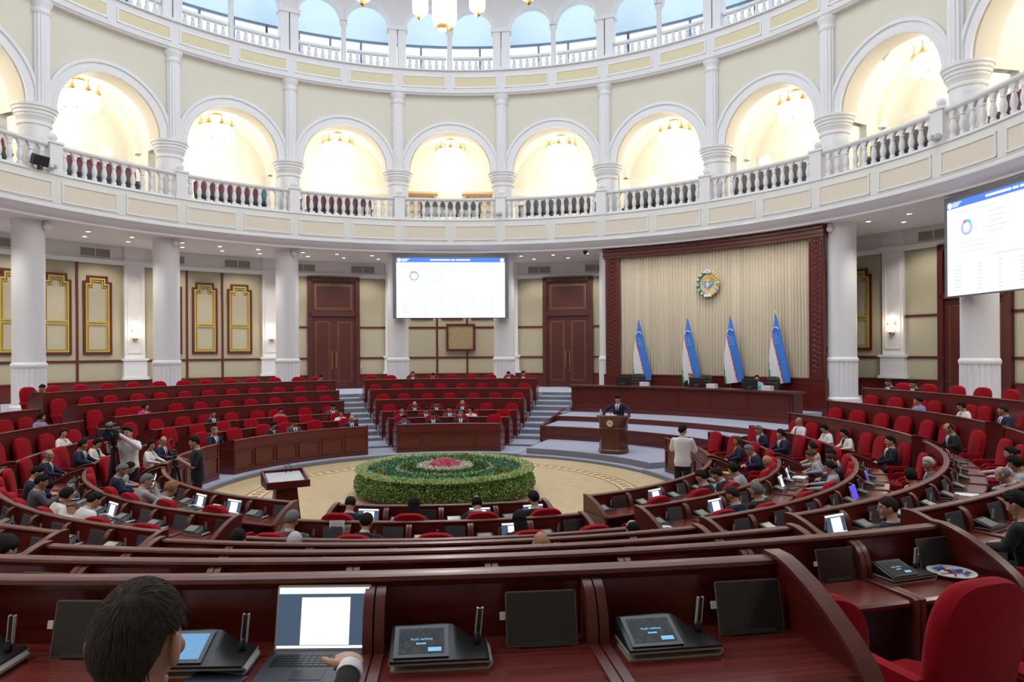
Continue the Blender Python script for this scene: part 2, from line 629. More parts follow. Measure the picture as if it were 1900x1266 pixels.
def place(o, r, phi, z=0.0):
    o.location = P(r, phi, z)
    o.rotation_euler = (0, 0, -R(phi))
    return o


def path_frame(mb, pts, w, d, y):
    """closed path of bars in the local x-z plane at depth y, bar width w and thickness d"""
    n = len(pts)
    for i in range(n):
        (x0, z0), (x1, z1) = pts[i], pts[(i + 1) % n]
        L = math.hypot(x1 - x0, z1 - z0)
        if abs(z1 - z0) < 1e-6:
            mb.box(((x0 + x1) / 2, y, z0), (L + w, d, w))
        else:
            mb.box((x0, y, (z0 + z1) / 2), (w, d, L - w))


# stepped wall panels in wood and gold
def stepped(hw, zb, zs, zt, st):
    return [(-hw, zb), (-hw, zs), (-hw + st, zs), (-hw + st, zt), (hw - st, zt), (hw - st, zs), (hw, zs), (hw, zb)]


pw = MB()
path_frame(pw, stepped(0.50, 3.17, 5.98, 6.20, 0.15), 0.075, 0.05, -0.02)
pwm = pw.mesh('panel_frame', 'strip')
pw = MB()
path_frame(pw, stepped(0.50, 4.80, 6.30, 6.52, 0.15), 0.075, 0.05, -0.02)
pwm3 = pw.mesh('panel_frame', 'strip')
pg = MB()
path_frame(pg, stepped(0.41, 3.27, 5.90, 6.11, 0.15), 0.06, 0.06, -0.02)
path_frame(pg, stepped(0.335, 3.33, 5.79, 6.02, 0.16), 0.03, 0.04, -0.02)
pg.box((0, -0.02, 4.42), (0.80, 0.05, 0.06))
pg.box((0, -0.02, 4.32), (0.80, 0.05, 0.05))
pgm = pg.mesh('panel_gold', 'gold')
pf = MB()
pf.box((0, -0.004, 4.55), (0.66, 0.012, 2.4))
pfm = pf.mesh('panel_field', 'fabric2')
ip = 0
for k in (-1, 0, 1, 3, 6):
    for t in (1 / 6, 0.5, 5 / 6):
        ph = COLPHI[k] + 2.0 + 14.0 * t
        ip += 1
        o = place(link('trim_%d' % ip, pwm3 if k == 3 else pwm), 18.25, ph)
        tag(o, kind='structure')
        if k != 3:
            link('trim_gold_frame', pgm, o)
            link('trim_panel_field', pfm, o)

# white pilasters on the wall, with sconces
pm = MB()
pm.box((0, -0.06, 4.85), (0.78, 0.14, 5.3))
pm.box((0, -0.09, 2.53), (0.90, 0.22, 0.72))
pm.box((0, -0.10, 2.93), (1.02, 0.28, 0.09))
pm.box((0, -0.10, 2.16), (1.02, 0.28, 0.11))
path_frame(pm, [(-0.27, 3.2), (-0.27, 6.3), (0.27, 6.3), (0.27, 3.2)], 0.035, 0.03, -0.135)
pm.box((0, -0.09, 6.86), (0.9, 0.24, 0.12))
pmm = pm.mesh('pilaster', 'whitepaint')
SC_WHERE = {0: 'beside the wall edge', 1: 'between the framed panels behind the press cameras', 2: 'next to the door beyond the tall column',
            3: 'mostly hidden behind the column under the screen', 4: 'behind the column at the screen corner', 7: 'by the door under the slanted screen', 8: 'on the pilaster beyond the slanted screen'}
for k in VIS:
    if k in (5, 6):
        continue
    o = place(link('trim_pilaster_%d' % (k + 2), pmm), RWALL, COLPHI[k])
    tag(o, kind='structure')
    if k in (1, 2, 7):
        t = thing('wall_sconce', 'crystal wall sconce glowing on the white pilaster ' + SC_WHERE[k], 'wall lamp')
        place(t, RWALL - 0.13, COLPHI[k])
        b = MB()
        b.box((0, -0.02, 4.05), (0.16, 0.03, 0.66))
        b.box((0, -0.09, 4.10), (0.26, 0.16, 0.03))
        b.lathe([(0.02, 3.66), (0.07, 3.74), (0.09, 3.80)], (0, -0.10, 0), 10)
        b.build('backplate', 'brass', t)
        for z0, z1 in ((3.80, 4.06), (4.13, 4.40)):
            s = MB()
            s.lathe([(0.10, z0), (0.13, (z0 + z1) / 2), (0.11, z1)], (0, -0.11, 0), 14)
            s.build('shade', M.setdefault('sconce_glow', emis('sconce_glow', (1.0, 0.86, 0.66), 2.2)), t)
        lamp('sconce_light', 'POINT', (0, -0.32, 4.1), 9, (1.0, 0.80, 0.55), 0.12, t)


# ---- doors
def make_door(n, phi):
    root = bpy.data.objects.new('door_%d' % n, None)
    COL.objects.link(root)
    tag(root, kind='structure')
    place(root, RWALL - 0.02, phi)
    b = MB()
    b.box((-1.12, -0.08, 4.08), (0.20, 0.22, 5.3))
    b.box((1.12, -0.08, 4.08), (0.20, 0.22, 5.3))
    b.box((0, -0.08, 6.64), (2.44, 0.22, 0.20))
    b.box((0, -0.08, 4.96), (2.24, 0.22, 0.18))
    b.build('door_frame', 'doorwood', root)
    b = MB()
    b.box((0, -0.03, 5.80), (2.1, 0.10, 1.6))
    b.build('door_transom', 'doorwood', root)
    b = MB()
    path_frame(b, [(-0.86, 5.22), (-0.86, 6.38), (0.86, 6.38), (0.86, 5.22)], 0.011, 0.02, -0.085)
    path_frame(b, [(-0.80, 5.28), (-0.80, 6.32), (0.80, 6.32), (0.80, 5.28)], 0.007, 0.02, -0.085)
    for s in (-1, 1):
        c = s * 0.52
        path_frame(b, [(c - 0.33, 1.75), (c - 0.33, 4.62), (c + 0.33, 4.62), (c + 0.33, 1.75)], 0.010, 0.02, -0.095)
        path_frame(b, [(c - 0.29, 1.79), (c - 0.29, 4.58), (c + 0.29, 4.58), (c + 0.29, 1.79)], 0.006, 0.02, -0.095)
    b.build('door_inlay', 'brass', root)
    for s in (-1, 1):
        b = MB()
        b.box((s * 0.515, -0.04, 3.15), (1.01, 0.10, 3.44))
        b.build('door_leaf', 'doorwood', root)
        h = MB()
        h.tube([(s * 0.10, -0.10, 2.35), (s * 0.10, -0.17, 2.42), (s * 0.10, -0.17, 3.15), (s * 0.10, -0.10, 3.22)], 0.018, 8)
        h.build('door_handle', 'brass', root)
    b = MB()
    b.lathe([(0.05, 0), (0.05, 0.02)], (0.06, -0.10, 2.2), 10)
    b.build('door_lock', 'brass', root)


make_door(1, -21.25)
make_door(2, 14.75)
make_door(3, 68.75)

# ---- balcony slab, fascia
mb = MB()
mb.sweep([(13.75, 8.78), (13.75, 7.86), (13.69, 7.82), (13.69, 7.75), (13.75, 7.72), (13.82, 7.64), (13.94, 7.58), (14.05, 7.53), (14.05, 7.46),
          (14.12, 7.46), (14.14, 7.50), (18.6, 7.50), (18.6, 8.82), (13.70, 8.82), (13.70, 8.80)], 0, 360, 180, True)
struct('floor_balcony', mb, 'whitepaint')
ring_solid('floor_presidium_step', 13.34, 14.5, 0.8, 1.03, 19.5, 58.5, 'carpet')
mb = MB()
mb.sweep([(14.13, 7.50), (14.13, 7.485), (18.2, 7.485), (18.2, 7.50)], 0, 360, 180, True)
struct('ceiling_under_balcony', mb, 'soffit')
mb = MB()
mb.sweep([(13.735, 7.90), (13.735, 8.74), (13.76, 8.74), (13.76, 7.90)], 0, 360, 180, True)
struct('wall_balcony_fascia', mb, 'creamf')
ins, frm = MB(), MB()
ins2, frm2 = MB(), MB()
for k in range(-2, 11):
    for h in (0, 1):
        a0, a1 = COLPHI[k] + 9 * h + 0.75, COLPHI[k] + 9 * h + 8.25
        ins.sweep([(13.725, 8.00), (13.725, 8.56), (13.74, 8.56), (13.74, 8.00)], a0, a1, 6)
        for z0, z1 in ((7.96, 8.02), (8.54, 8.60)):
            frm.sweep([(13.70, z0), (13.70, z1), (13.74, z1), (13.74, z0)], a0 - 0.12, a1 + 0.12, 6)
        for aa in (a0, a1):
            frm.sweep([(13.70, 7.96), (13.70, 8.60), (13.74, 8.60), (13.74, 7.96)], aa - 0.12, aa + 0.12, 1)
        ins2.sweep([(14.255, 14.76), (14.255, 15.18), (14.275, 15.18), (14.275, 14.76)], a0, a1, 6)
        for z0, z1 in ((14.70, 14.77), (15.17, 15.23)):
            frm2.sweep([(14.23, z0), (14.23, z1), (14.275, z1), (14.275, z0)], a0 - 0.1, a1 + 0.1, 6)
        for aa in (a0, a1):
            frm2.sweep([(14.23, 14.70), (14.23, 15.23), (14.275, 15.23), (14.275, 14.70)], aa - 0.11, aa + 0.11, 1)
struct('wall_balcony_panel', ins, 'inset')
struct('trim_balcony', frm, 'whitepaint')

# ---- gallery level: back wall, arcade wall, vaults
mb = MB()
mb.sweep([(18.4, 8.8), (18.4, 14.4), (18.6, 14.4), (18.6, 8.8)], 0, 360, 180, True)
struct('wall_gallery', mb, 'vault')


def arcade(mb, r0, r1, zs, zt, openings, zb=None):
    """ring wall with round-headed openings [(phi centre, half width)...] sorted by angle"""
    pts = []
    rm = (r0 + r1) / 2
    for i, (pc, a) in enumerate(openings):
        n = 20
        for j in range(n + 1):
            t = math.pi * j / n
            x = -a * math.cos(t)
            pts.append((pc + math.degrees(math.asin(x / rm)), zs + a * math.sin(t)))
    k = len(pts)
    o = len(mb.v)
    for (ph, z) in pts:
        for (r, zz) in ((r0, z), (r1, z), (r0, zt), (r1, zt)):
            mb.vert(P(r, ph, zz))
    for i in range(k):
        a, b = o + 4 * i, o + 4 * ((i + 1) % k)
        mb.face((a, b, b + 2, a + 2))
        mb.face((a + 1, a + 3, b + 3, b + 1))
        mb.face((a, a + 1, b + 1, b))
        mb.face((a + 2, b + 2, b + 3, a + 3))


mb = MB()
arcade(mb, 14.5, 15.2, 11.08, 14.4, [(COLPHI[-5] + 9 + 18 * i, 1.79) for i in range(20)])
struct('wall_arcade', mb, 'cream')

av = MB()
for k in range(-2, 10):
    pc = COLPHI[k] + 9
    prof = [(1.79, 14.52), (1.79, 14.40), (1.93, 14.40), (1.95, 14.43), (2.07, 14.43), (2.09, 14.37), (2.20, 14.37), (2.20, 14.52)]
    n, kk = 28, len(prof)
    o = len(av.v)
    for j in range(n + 1):
        t = math.pi * j / n
        for (rho, rr) in prof:
            x = -rho * math.cos(t)
            av.vert(P(rr, pc + math.degrees(math.asin(x / 14.5)), 11.08 + rho * math.sin(t)))
    for j in range(n):
        for q in range(kk):
            q2 = (q + 1) % kk
            av.face((o + j * kk + q, o + j * kk + q2, o + (j + 1) * kk + q2, o + (j + 1) * kk + q))
struct('trim_archivolt', av, 'whitepaint')

vt = MB()
for k in range(-2, 10):
    pc = COLPHI[k] + 9
    rs = [15.19, 15.8, 16.4, 17.0, 17.05, 17.35, 17.4, 18.45]
    sc = [1, 1, 1, 1, 0.93, 0.93, 1, 1]
    n = 24
    o = len(vt.v)
    for r, s in zip(rs, sc):
        w = 8.55 * s
        for j in range(n + 1):
            t = math.pi * j / n
            vt.vert(P(r, pc - w * math.cos(t), 11.05 + 2.35 * s * math.sin(t)))
    for i in range(len(rs) - 1):
        for j in range(n):
            vt.face((o + i * (n + 1) + j, o + i * (n + 1) + j + 1, o + (i + 1) * (n + 1) + j + 1, o + (i + 1) * (n + 1) + j))
    for s in (-1, 1):      # piers between the bays
        vt.extrude([(16.4, 8.82), (18.45, 8.82), (18.45, 11.15), (16.4, 11.15)], pc + s * 8.5, pc + s * 9.0, lambda r, z, t: P(r, t, z))
struct('ceiling_vault', vt, 'vault')

# slot vents in the vaults are little dark grilles
for i, k in enumerate(range(0, 8)):
    t = thing('slot_vent', 'small dark slot vent in the vault of the %s gallery arch' % ORD[i], 'vent')
    b = MB()
    b.extrude([(-0.16, -0.03), (0.16, -0.03), (0.16, 0.03), (-0.16, 0.03)], 0, 0.02, lambda a, c, d: (a, c, d))
    o = b.build('grille', 'grille', t)
    pc = COLPHI[k] + 9
    s = 1 if k < 3 else -1
    ang = math.acos(0.55)
    t.location = P(15.9, pc + s * 8.55 * 0.55, 11.05 + 2.35 * math.sin(ang) - 0.03)
    t.rotation_euler = Euler((0, s * R(38), -R(pc)), 'XYZ')

# upper slab
mb = MB()
mb.sweep([(14.27, 15.46), (14.27, 14.64), (14.20, 14.58), (14.20, 14.48), (14.27, 14.42), (14.27, 14.40), (19.0, 14.40), (19.0, 15.50), (14.18, 15.50), (14.18, 15.44)], 0, 360, 180, True)
struct('floor_upper', mb, 'white')
struct('wall_upper_panel', ins2, 'insety')
struct('trim_upper_slab', frm2, 'whitepaint')

# upper arcade
ops = []
for i in range(20):
    base = COLPHI[-5] + 18 * i
    for h in (-1, 1):
        ops.append((base + 9 + h * 3.99, 0.885))
mb = MB()
arcade(mb, 14.5, 14.9, 17.36, 20.0, ops)
struct('wall_upper_arcade', mb, 'white')
pil, trm = MB(), MB()
for k in range(-2, 11):
    for s in (-1, 1):
        pil.extrude([(14.46, -0.17), (14.92, -0.17), (14.92, 0.17), (14.46, 0.17)], 15.5, 17.36, lambda a, b, z, k=k, s=s: P(a, COLPHI[k] + math.degrees((b + s * 0.195) / 14.6), z))
    trm.extrude([(14.40, -0.45), (14.96, -0.45), (14.96, 0.45), (14.40, 0.45)], 17.22, 17.40, lambda a, b, z, k=k: P(a, COLPHI[k] + math.degrees(b / 14.6), z))
    trm.extrude([(14.40, -0.42), (14.96, -0.42), (14.96, 0.42), (14.40, 0.42)], 15.5, 15.66, lambda a, b, z, k=k: P(a, COLPHI[k] + math.degrees(b / 14.6), z))
    c = P(14.68, COLPHI[k] + 9, 0)
    pil.lathe([(0.15, 15.5), (0.15, 15.62), (0.115, 15.66), (0.105, 17.15), (0.15, 17.22), (0.17, 17.30), (0.17, 17.38)], c, 14)
struct('trim_upper_pillar', pil, 'whitepaint')
struct('trim_upper_capital', trm, 'whitepaint')
ub = MB()
for i, (pc, a) in enumerate(ops):
    if not (COLPHI[-2] < ((pc + 180) % 360 - 180) < COLPHI[10]):
        continue
    prof = [(0.885, 14.52), (0.885, 14.45), (1.0, 14.45), (1.0, 14.52)]
    n, kk = 20, 4
    o = len(ub.v)
    for j in range(n + 1):
        t = math.pi * j / n
        for (rho, rr) in prof:
            ub.vert(P(rr, pc + math.degrees(math.asin(-rho * math.cos(t) / 14.6)), 17.36 + rho * math.sin(t)))
    for j in range(n):
        for q in range(kk):
            q2 = (q + 1) % kk
            ub.face((o + j * kk + q, o + j * kk + q2, o + (j + 1) * kk + q2, o + (j + 1) * kk + q))
struct('trim_upper_archivolt', ub, 'whitepaint')

# upper windows and ceiling
mb = MB()
prof = []
for j in range(13):
    t = math.pi / 2 * j / 12
    prof.append((18.75 - 3.9 * (1 - math.cos(t)), 18.45 + 1.5 * math.sin(t)))
prof += [(14.85, 20.1), (18.95, 20.1), (18.95, 18.45)]
mb.sweep(prof, 0, 360, 160, True)
struct('ceiling_upper', mb, 'skyceil')
mb = MB()
mb.sweep([(18.7, 15.5), (18.7, 15.72), (18.95, 15.72), (18.95, 15.5)], 0, 360, 160, True)
struct('wall_window_sill', mb, 'white')
for i, k in enumerate(range(-1, 9)):
    root = bpy.data.objects.new('window_%d' % (i + 1), None)
    COL.objects.link(root)
    tag(root, kind='structure')
    b = MB()
    for h in range(5):
        ph = COLPHI[k] + h * 4.5
        b.extrude([(18.72, -0.05), (18.84, -0.05), (18.84, 0.05), (18.72, 0.05)], 15.7, 18.45, lambda a, c, z, ph=ph: P(a, ph + math.degrees(c / 18.7), z))
    b.sweep([(18.72, 18.36), (18.72, 18.46), (18.84, 18.46), (18.84, 18.36)], COLPHI[k], COLPHI[k] + 18, 12)
    b.build('window_frame', M.setdefault('blueframe', mat('grey_blue_window_frame', (0.16, 0.20, 0.26), 0.5, noise=0.05)), root)
    b = MB()
    b.sweep([(18.77, 15.7), (18.77, 18.40), (18.78, 18.40), (18.78, 15.7)], COLPHI[k], COLPHI[k] + 18, 12)
    b.build('window_pane', 'glass', root)
mb = MB()
mb.sweep([(10.2, 20.0), (14.95, 20.0), (14.95, 20.4), (10.2, 20.4)], 0, 360, 120, True)
mb.sweep([(14.30, 19.85), (14.52, 19.6), (14.52, 20.02), (14.2, 20.02)], 0, 360, 120, True)
struct('ceiling', mb, 'white')


# ---- columns of the lower ring
def flute(n, d):
    return lambda a, z: 1 - d * (0.5 + 0.5 * math.cos(a * n)) ** 2


cs = MB()
cs.lathe([(0.465, 2.92), (0.465, 7.34), (0.49, 7.38), (0.49, 7.49)], n=40)
csm = cs.mesh('shaft', 'whitepaint')
cp = MB()
cp.lathe([(0.49, 1.54), (0.49, 2.76)], n=240, rfun=flute(20, 0.07))
cpm = cp.mesh('fluted_pedestal', 'whitepaint', smooth=85)
cr = MB()
cr.lathe([(0.48, 2.74), (0.505, 2.76), (0.515, 2.80), (0.515, 2.84), (0.50, 2.88), (0.47, 2.92)], n=40)
crm = cr.mesh('collar', 'whitepaint')
cb = MB()
cb.lathe([(0.56, 1.42), (0.56, 1.50), (0.52, 1.55), (0.48, 1.56)], n=40)
cbm = cb.mesh('plinth', 'whitepaint')
COL_LAB = {0: 'behind the lone seated deputy at the far left', 1: 'behind the far left benches between two framed wall panels', 2: 'beside the door at the far left',
           3: 'under the left corner of the central projection screen', 4: 'under the right corner of the central projection screen',
           5: 'half hidden by the carved stage frame', 7: 'beside the curtain end of the stage', 8: 'carrying the slanted screen at the right',
           -1: 'next to the wall before the left benches', 9: 'beyond the slanted screen'}
for k in VIS:
    if k in (6, -1, 9):
        continue
    t = thing('round_column', 'thick white fluted-base column ' + COL_LAB[k], 'column', P(RLOW, COLPHI[k], 0))
    for nm, me in (('shaft', csm), ('fluted_pedestal', cpm), ('collar', crm), ('plinth', cbm)):
        link(nm, me, t)

# ---- gallery columns with wide ringed capitals and a half pilaster above
g1 = MB()
g1.lathe([(0.52, 8.82), (0.52, 8.98), (0.46, 9.05), (0.45, 10.45)], n=36)
g1m = g1.mesh('shaft', 'whitepaint')
g2 = MB()
g2.lathe([(0.45, 10.42), (0.49, 10.46), (0.49, 10.53), (0.46, 10.56), (0.48, 10.62), (0.54, 10.70), (0.54, 10.76), (0.575, 10.78), (0.575, 10.86), (0.62, 10.90), (0.62, 10.97),
          (0.66, 11.0), (0.665, 11.08), (0.60, 11.10)], n=40)
g2m = g2.mesh('capital', 'whitepaint')
g3 = MB()
g3.lathe([(0.255, 11.1), (0.255, 13.98)], (0, -0.33, 0), 140, rfun=flute(14, 0.10))
g3m = g3.mesh('fluted_pilaster', 'whitepaint', smooth=85)
g4 = MB()
g4.lathe([(0.26, 13.95), (0.29, 14.0), (0.29, 14.06), (0.26, 14.1), (0.27, 14.2), (0.33, 14.28), (0.34, 14.39)], (0, -0.33, 0), 24)
g4m = g4.mesh('pilaster_capital', 'whitepaint')
for i, k in enumerate(range(0, 9)):
    t = thing('gallery_column', 'white gallery column with ringed capital, %s counted from the far left along the balcony' % ORD[i], 'column')
    place(t, RUP, COLPHI[k])
    for nm, me in (('shaft', g1m), ('capital', g2m), ('fluted_pilaster', g3m), ('pilaster_capital', g4m)):
        link(nm, me, t)

# ---- balustrades
bp = [(0.080, 0), (0.080, 0.10), (0.052, 0.12), (0.066, 0.17), (0.090, 0.26), (0.088, 0.35), (0.060, 0.48), (0.050, 0.53), (0.070, 0.55), (0.070, 0.59), (0.052, 0.61), (0.060, 0.70), (0.078, 0.76)]
b = MB()
b.lathe(bp, n=10)
balm = b.mesh('baluster', 'whitepaint', smooth=50)
nw = MB()
nw.box((0, 0, 0.52), (0.42, 0.36, 0.92))
nw.box((0, 0, 0.07), (0.48, 0.42, 0.14))
nw.box((0, 0, 1.0), (0.50, 0.44, 0.07))
nwm = nw.mesh('newel', 'whitepaint')
bl = MB()
bl.lathe([(0.07, 1.03), (0.05, 1.06), (0.10, 1.10), (0.135, 1.17), (0.135, 1.22), (0.10, 1.29), (0.03, 1.33)], n=16)
blm = bl.mesh('ball_finial', 'whitepaint')
for i, k in enumerate(range(-1, 9)):
    t = thing('balustrade', 'white turned balustrade of the gallery, %s bay counted from the far left' % ORD[i], 'balustrade')
    c0, c1 = COLPHI[k], COLPHI[k + 1]
    e = 0.86
    s = MB()
    s.sweep([(RBAL - 0.10, 8.82), (RBAL - 0.10, 8.91), (RBAL + 0.10, 8.91), (RBAL + 0.10, 8.82)], c0 + e, c1 - e, 16)
    s.build('base_rail', 'whitepaint', t)
    s = MB()
    s.sweep([(RBAL - 0.09, 9.67), (RBAL - 0.13, 9.72), (RBAL - 0.13, 9.78), (RBAL + 0.13, 9.78), (RBAL + 0.13, 9.72), (RBAL + 0.09, 9.67)], c0 + e, c1 - e, 16)
    s.build('top_rail', 'whitepaint', t)
    o = link('newel', nwm, t)
    place(o, RBAL, c0, 8.82)
    link('ball_finial', blm, o)
    nb = 12
    for j in range(nb):
        o = link('baluster', balm, t)
        place(o, RBAL, c0 + e + (18 - 2 * e) * (j + 0.5) / nb, 8.91)
    # arched heads between the balusters
    s = MB()
    for j in range(nb + 1):
        pa = c0 + e + (18 - 2 * e) * (j - 0.5) / nb
        step = (18 - 2 * e) / nb
        pts = [(-0.5, 0.0)]
        a_lo, a_hi = max(pa, c0 + e), min(pa + step, c1 - e)
        prof = []
        m2 = 8
        for q in range(m2 + 1):
            u = a_lo + (a_hi - a_lo) * q / m2
            x = (u - pa) / step * 2 - 1
            prof.append((u, 9.52 + 0.15 * math.sqrt(max(0, 1 - (x / 0.60) ** 2)) if abs(x) < 0.60 else 9.50))
        oo = len(s.v)
        for (u, z) in prof:
            for (rr, zz) in ((RBAL - 0.05, z), (RBAL + 0.05, z), (RBAL - 0.05, 9.70), (RBAL + 0.05, 9.70)):
                s.vert(P(rr, u, zz))
        for q in range(m2):
            A, B2 = oo + 4 * q, oo + 4 * q + 4
            s.face((A, B2, B2 + 2, A + 2))
            s.face((A + 1, A + 3, B2 + 3, B2 + 1))
            s.face((A, A + 1, B2 + 1, B2))
    s.build('arched_head', 'whitepaint', t)
    # glass guard behind the rail
    gp = thing('glass_guard', 'clear glass guard standing behind the balustrade, %s bay from the far left' % ORD[i], 'glass panel')
    s = MB()
    s.sweep([(14.20, 8.83), (14.20, 10.25), (14.215, 10.25), (14.215, 8.83)], c0 + 1.8, c1 - 1.8, 10)
    s.build('pane', 'glass', gp)

b = MB()
b.lathe([(r * 1.05, z * 0.74) for r, z in bp], n=8)
balm2 = b.mesh('baluster', 'whitepaint', smooth=50)
iu = 0
for k in range(0, 8):
    for h in (-1, 1):
        pc = COLPHI[k] + 9 + h * 3.99
        t = thing('upper_balustrade', 'short white balustrade under the upper arcade, %s counted from the far left' % ORD[iu], 'balustrade')
        iu += 1
        s = MB()
        s.sweep([(14.58, 16.12), (14.58, 16.22), (14.80, 16.22), (14.80, 16.12)], pc - 3.45, pc + 3.45, 6)
        s.build('top_rail', 'whitepaint', t)
        s = MB()
        s.sweep([(14.58, 15.5), (14.58, 15.58), (14.80, 15.58), (14.80, 15.5)], pc - 3.45, pc + 3.45, 6)
        s.build('base_rail', 'whitepaint', t)
        for j in range(6):
            o = link('baluster', balm2, t)
            place(o, 14.69, pc - 3.4 + 6.8 * (j + 0.5) / 6, 15.57)

# ---- stage back: carved frame, cornice, curtain
st = thing('stage_backdrop', 'carved mahogany frame with dado and cornice around the beige stage curtain', 'stage backdrop')
b = MB()
b.sweep([(14.50, 0.88), (14.50, 2.10), (14.47, 2.12), (14.47, 2.18), (14.66, 2.18), (14.66, 0.88)], 23.3, 59.0, 40)
for i in range(6):
    a0 = 24.2 + i * 5.8
    b.sweep([(14.485, 1.95), (14.485, 1.98), (14.51, 1.98), (14.51, 1.95)], a0, a0 + 5.0, 6)
    b.sweep([(14.485, 1.02), (14.485, 1.05), (14.51, 1.05), (14.51, 1.02)], a0, a0 + 5.0, 6)
b.build('dado', 'wood', st)
b = MB()
b.sweep([(14.45, 7.06), (14.45, 7.16), (14.42, 7.18), (14.42, 7.30), (14.36, 7.34), (14.36, 7.455), (14.65, 7.455), (14.65, 7.06)], 23.3, 59.0, 40)
b.build('cornice', 'wood', st)
for a0, a1 in ((23.6, 26.0), (56.5, 58.7)):
    b = MB()
    b.sweep([(14.52, 2.18), (14.52, 7.06), (14.65, 7.06), (14.65, 2.18)], a0, a1, 4)
    b.build('carved_post', 'wood', st)
    c = MB()
    am = (a0 + a1) / 2
    for j in range(26):
        z = 2.4 + j * 0.178
        for s in (-1, 1):
            for q in range(6):
                t0, t1 = q / 6, (q + 1) / 6
                f = lambda t: (am + s * 0.62 * math.sin(math.pi * t), z + 0.178 * t)
                (p0, z0), (p1, z1) = f(t0), f(t1)
                c.tube([P(14.515, p0, z0), P(14.515, p1, z1)], 0.017, 4)
        c.ellipsoid(P(14.515, am, z + 0.089), (0.045, 0.02, 0.045), 8, 4, Matrix.Rotation(-R(am), 3, 'Z'))
    for s in (-1, 1):
        c.extrude([(14.50, -0.015), (14.53, -0.015), (14.53, 0.015), (14.50, 0.015)], 2.3, 6.95, lambda a, bb, z: P(a, am + s * 0.86 + math.degrees(bb / 14.5), z))
    c.build('carving', 'strip', st)
cu = MB()
NF, SS = 62, 8
random.seed(3)
amp = [random.uniform(0.018, 0.05) for _ in range(NF + 2)]
N = NF * SS
for zi, z in enumerate((2.18, 3.4, 4.6, 5.8, 7.08)):
    for i in range(N + 1):
        u = i / N
        fi = int(u * NF)
        a = amp[fi] * (1.0 - 0.25 * zi / 4)
        w = math.cos(2 * math.pi * u * NF)
        w = math.copysign(abs(w) ** 0.6, w)
        cu.vert(P(14.68 + a * w, 26.0 + 30.5 * u + 0.05 * math.sin(7 * u + zi), z))
for zi in range(4):
    for i in range(N):
        a = zi * (N + 1) + i
        cu.face((a, a + 1, a + N + 2, a + N + 1))
o = cu.build('stage_curtain', 'curtain', None, smooth=60)
tag(o, 'beige pleated curtain hanging behind the presidium under the emblem', 'curtain')

# ================================================================== DESKS
BLK = {'A': (-19.3, 12.8, 'centre far block'), 'L': (-72.0, -24.6, 'far left block'), 'B': (250.2, 282.0, 'left side block'),
       'C': (198.0, 246.0, 'near left block'), 'N': (160.6, 191.6, 'near middle block'), 'D': (107.0, 153.8, 'near right block'),
       'E': (71.2, 103.0, 'right side block')}
PITCH = 0.80


def block_span(b, n):
    a0, a1, _ = BLK[b]
    if b == 'N' and n == 6:
        return 170.03, 183.1
    if b == 'L':
        a1 = -24.5 - 3.5 * (5 - n) / 5
    return a0, a1


def seats_of(b, n):
    a0, a1 = block_span(b, n)
    L = R(a1 - a0) * ROW_R[n]
    m = max(1, round(L / PITCH))
    return [a0 + (a1 - a0) * (i + 0.5) / m for i in range(m)], m


def put(mb, name, mats, root, smooth=35, bevel=0.0):
    o = mb.build(name, mats, root, smooth, bevel)
    o.location = -Vector(root.location)
    return o


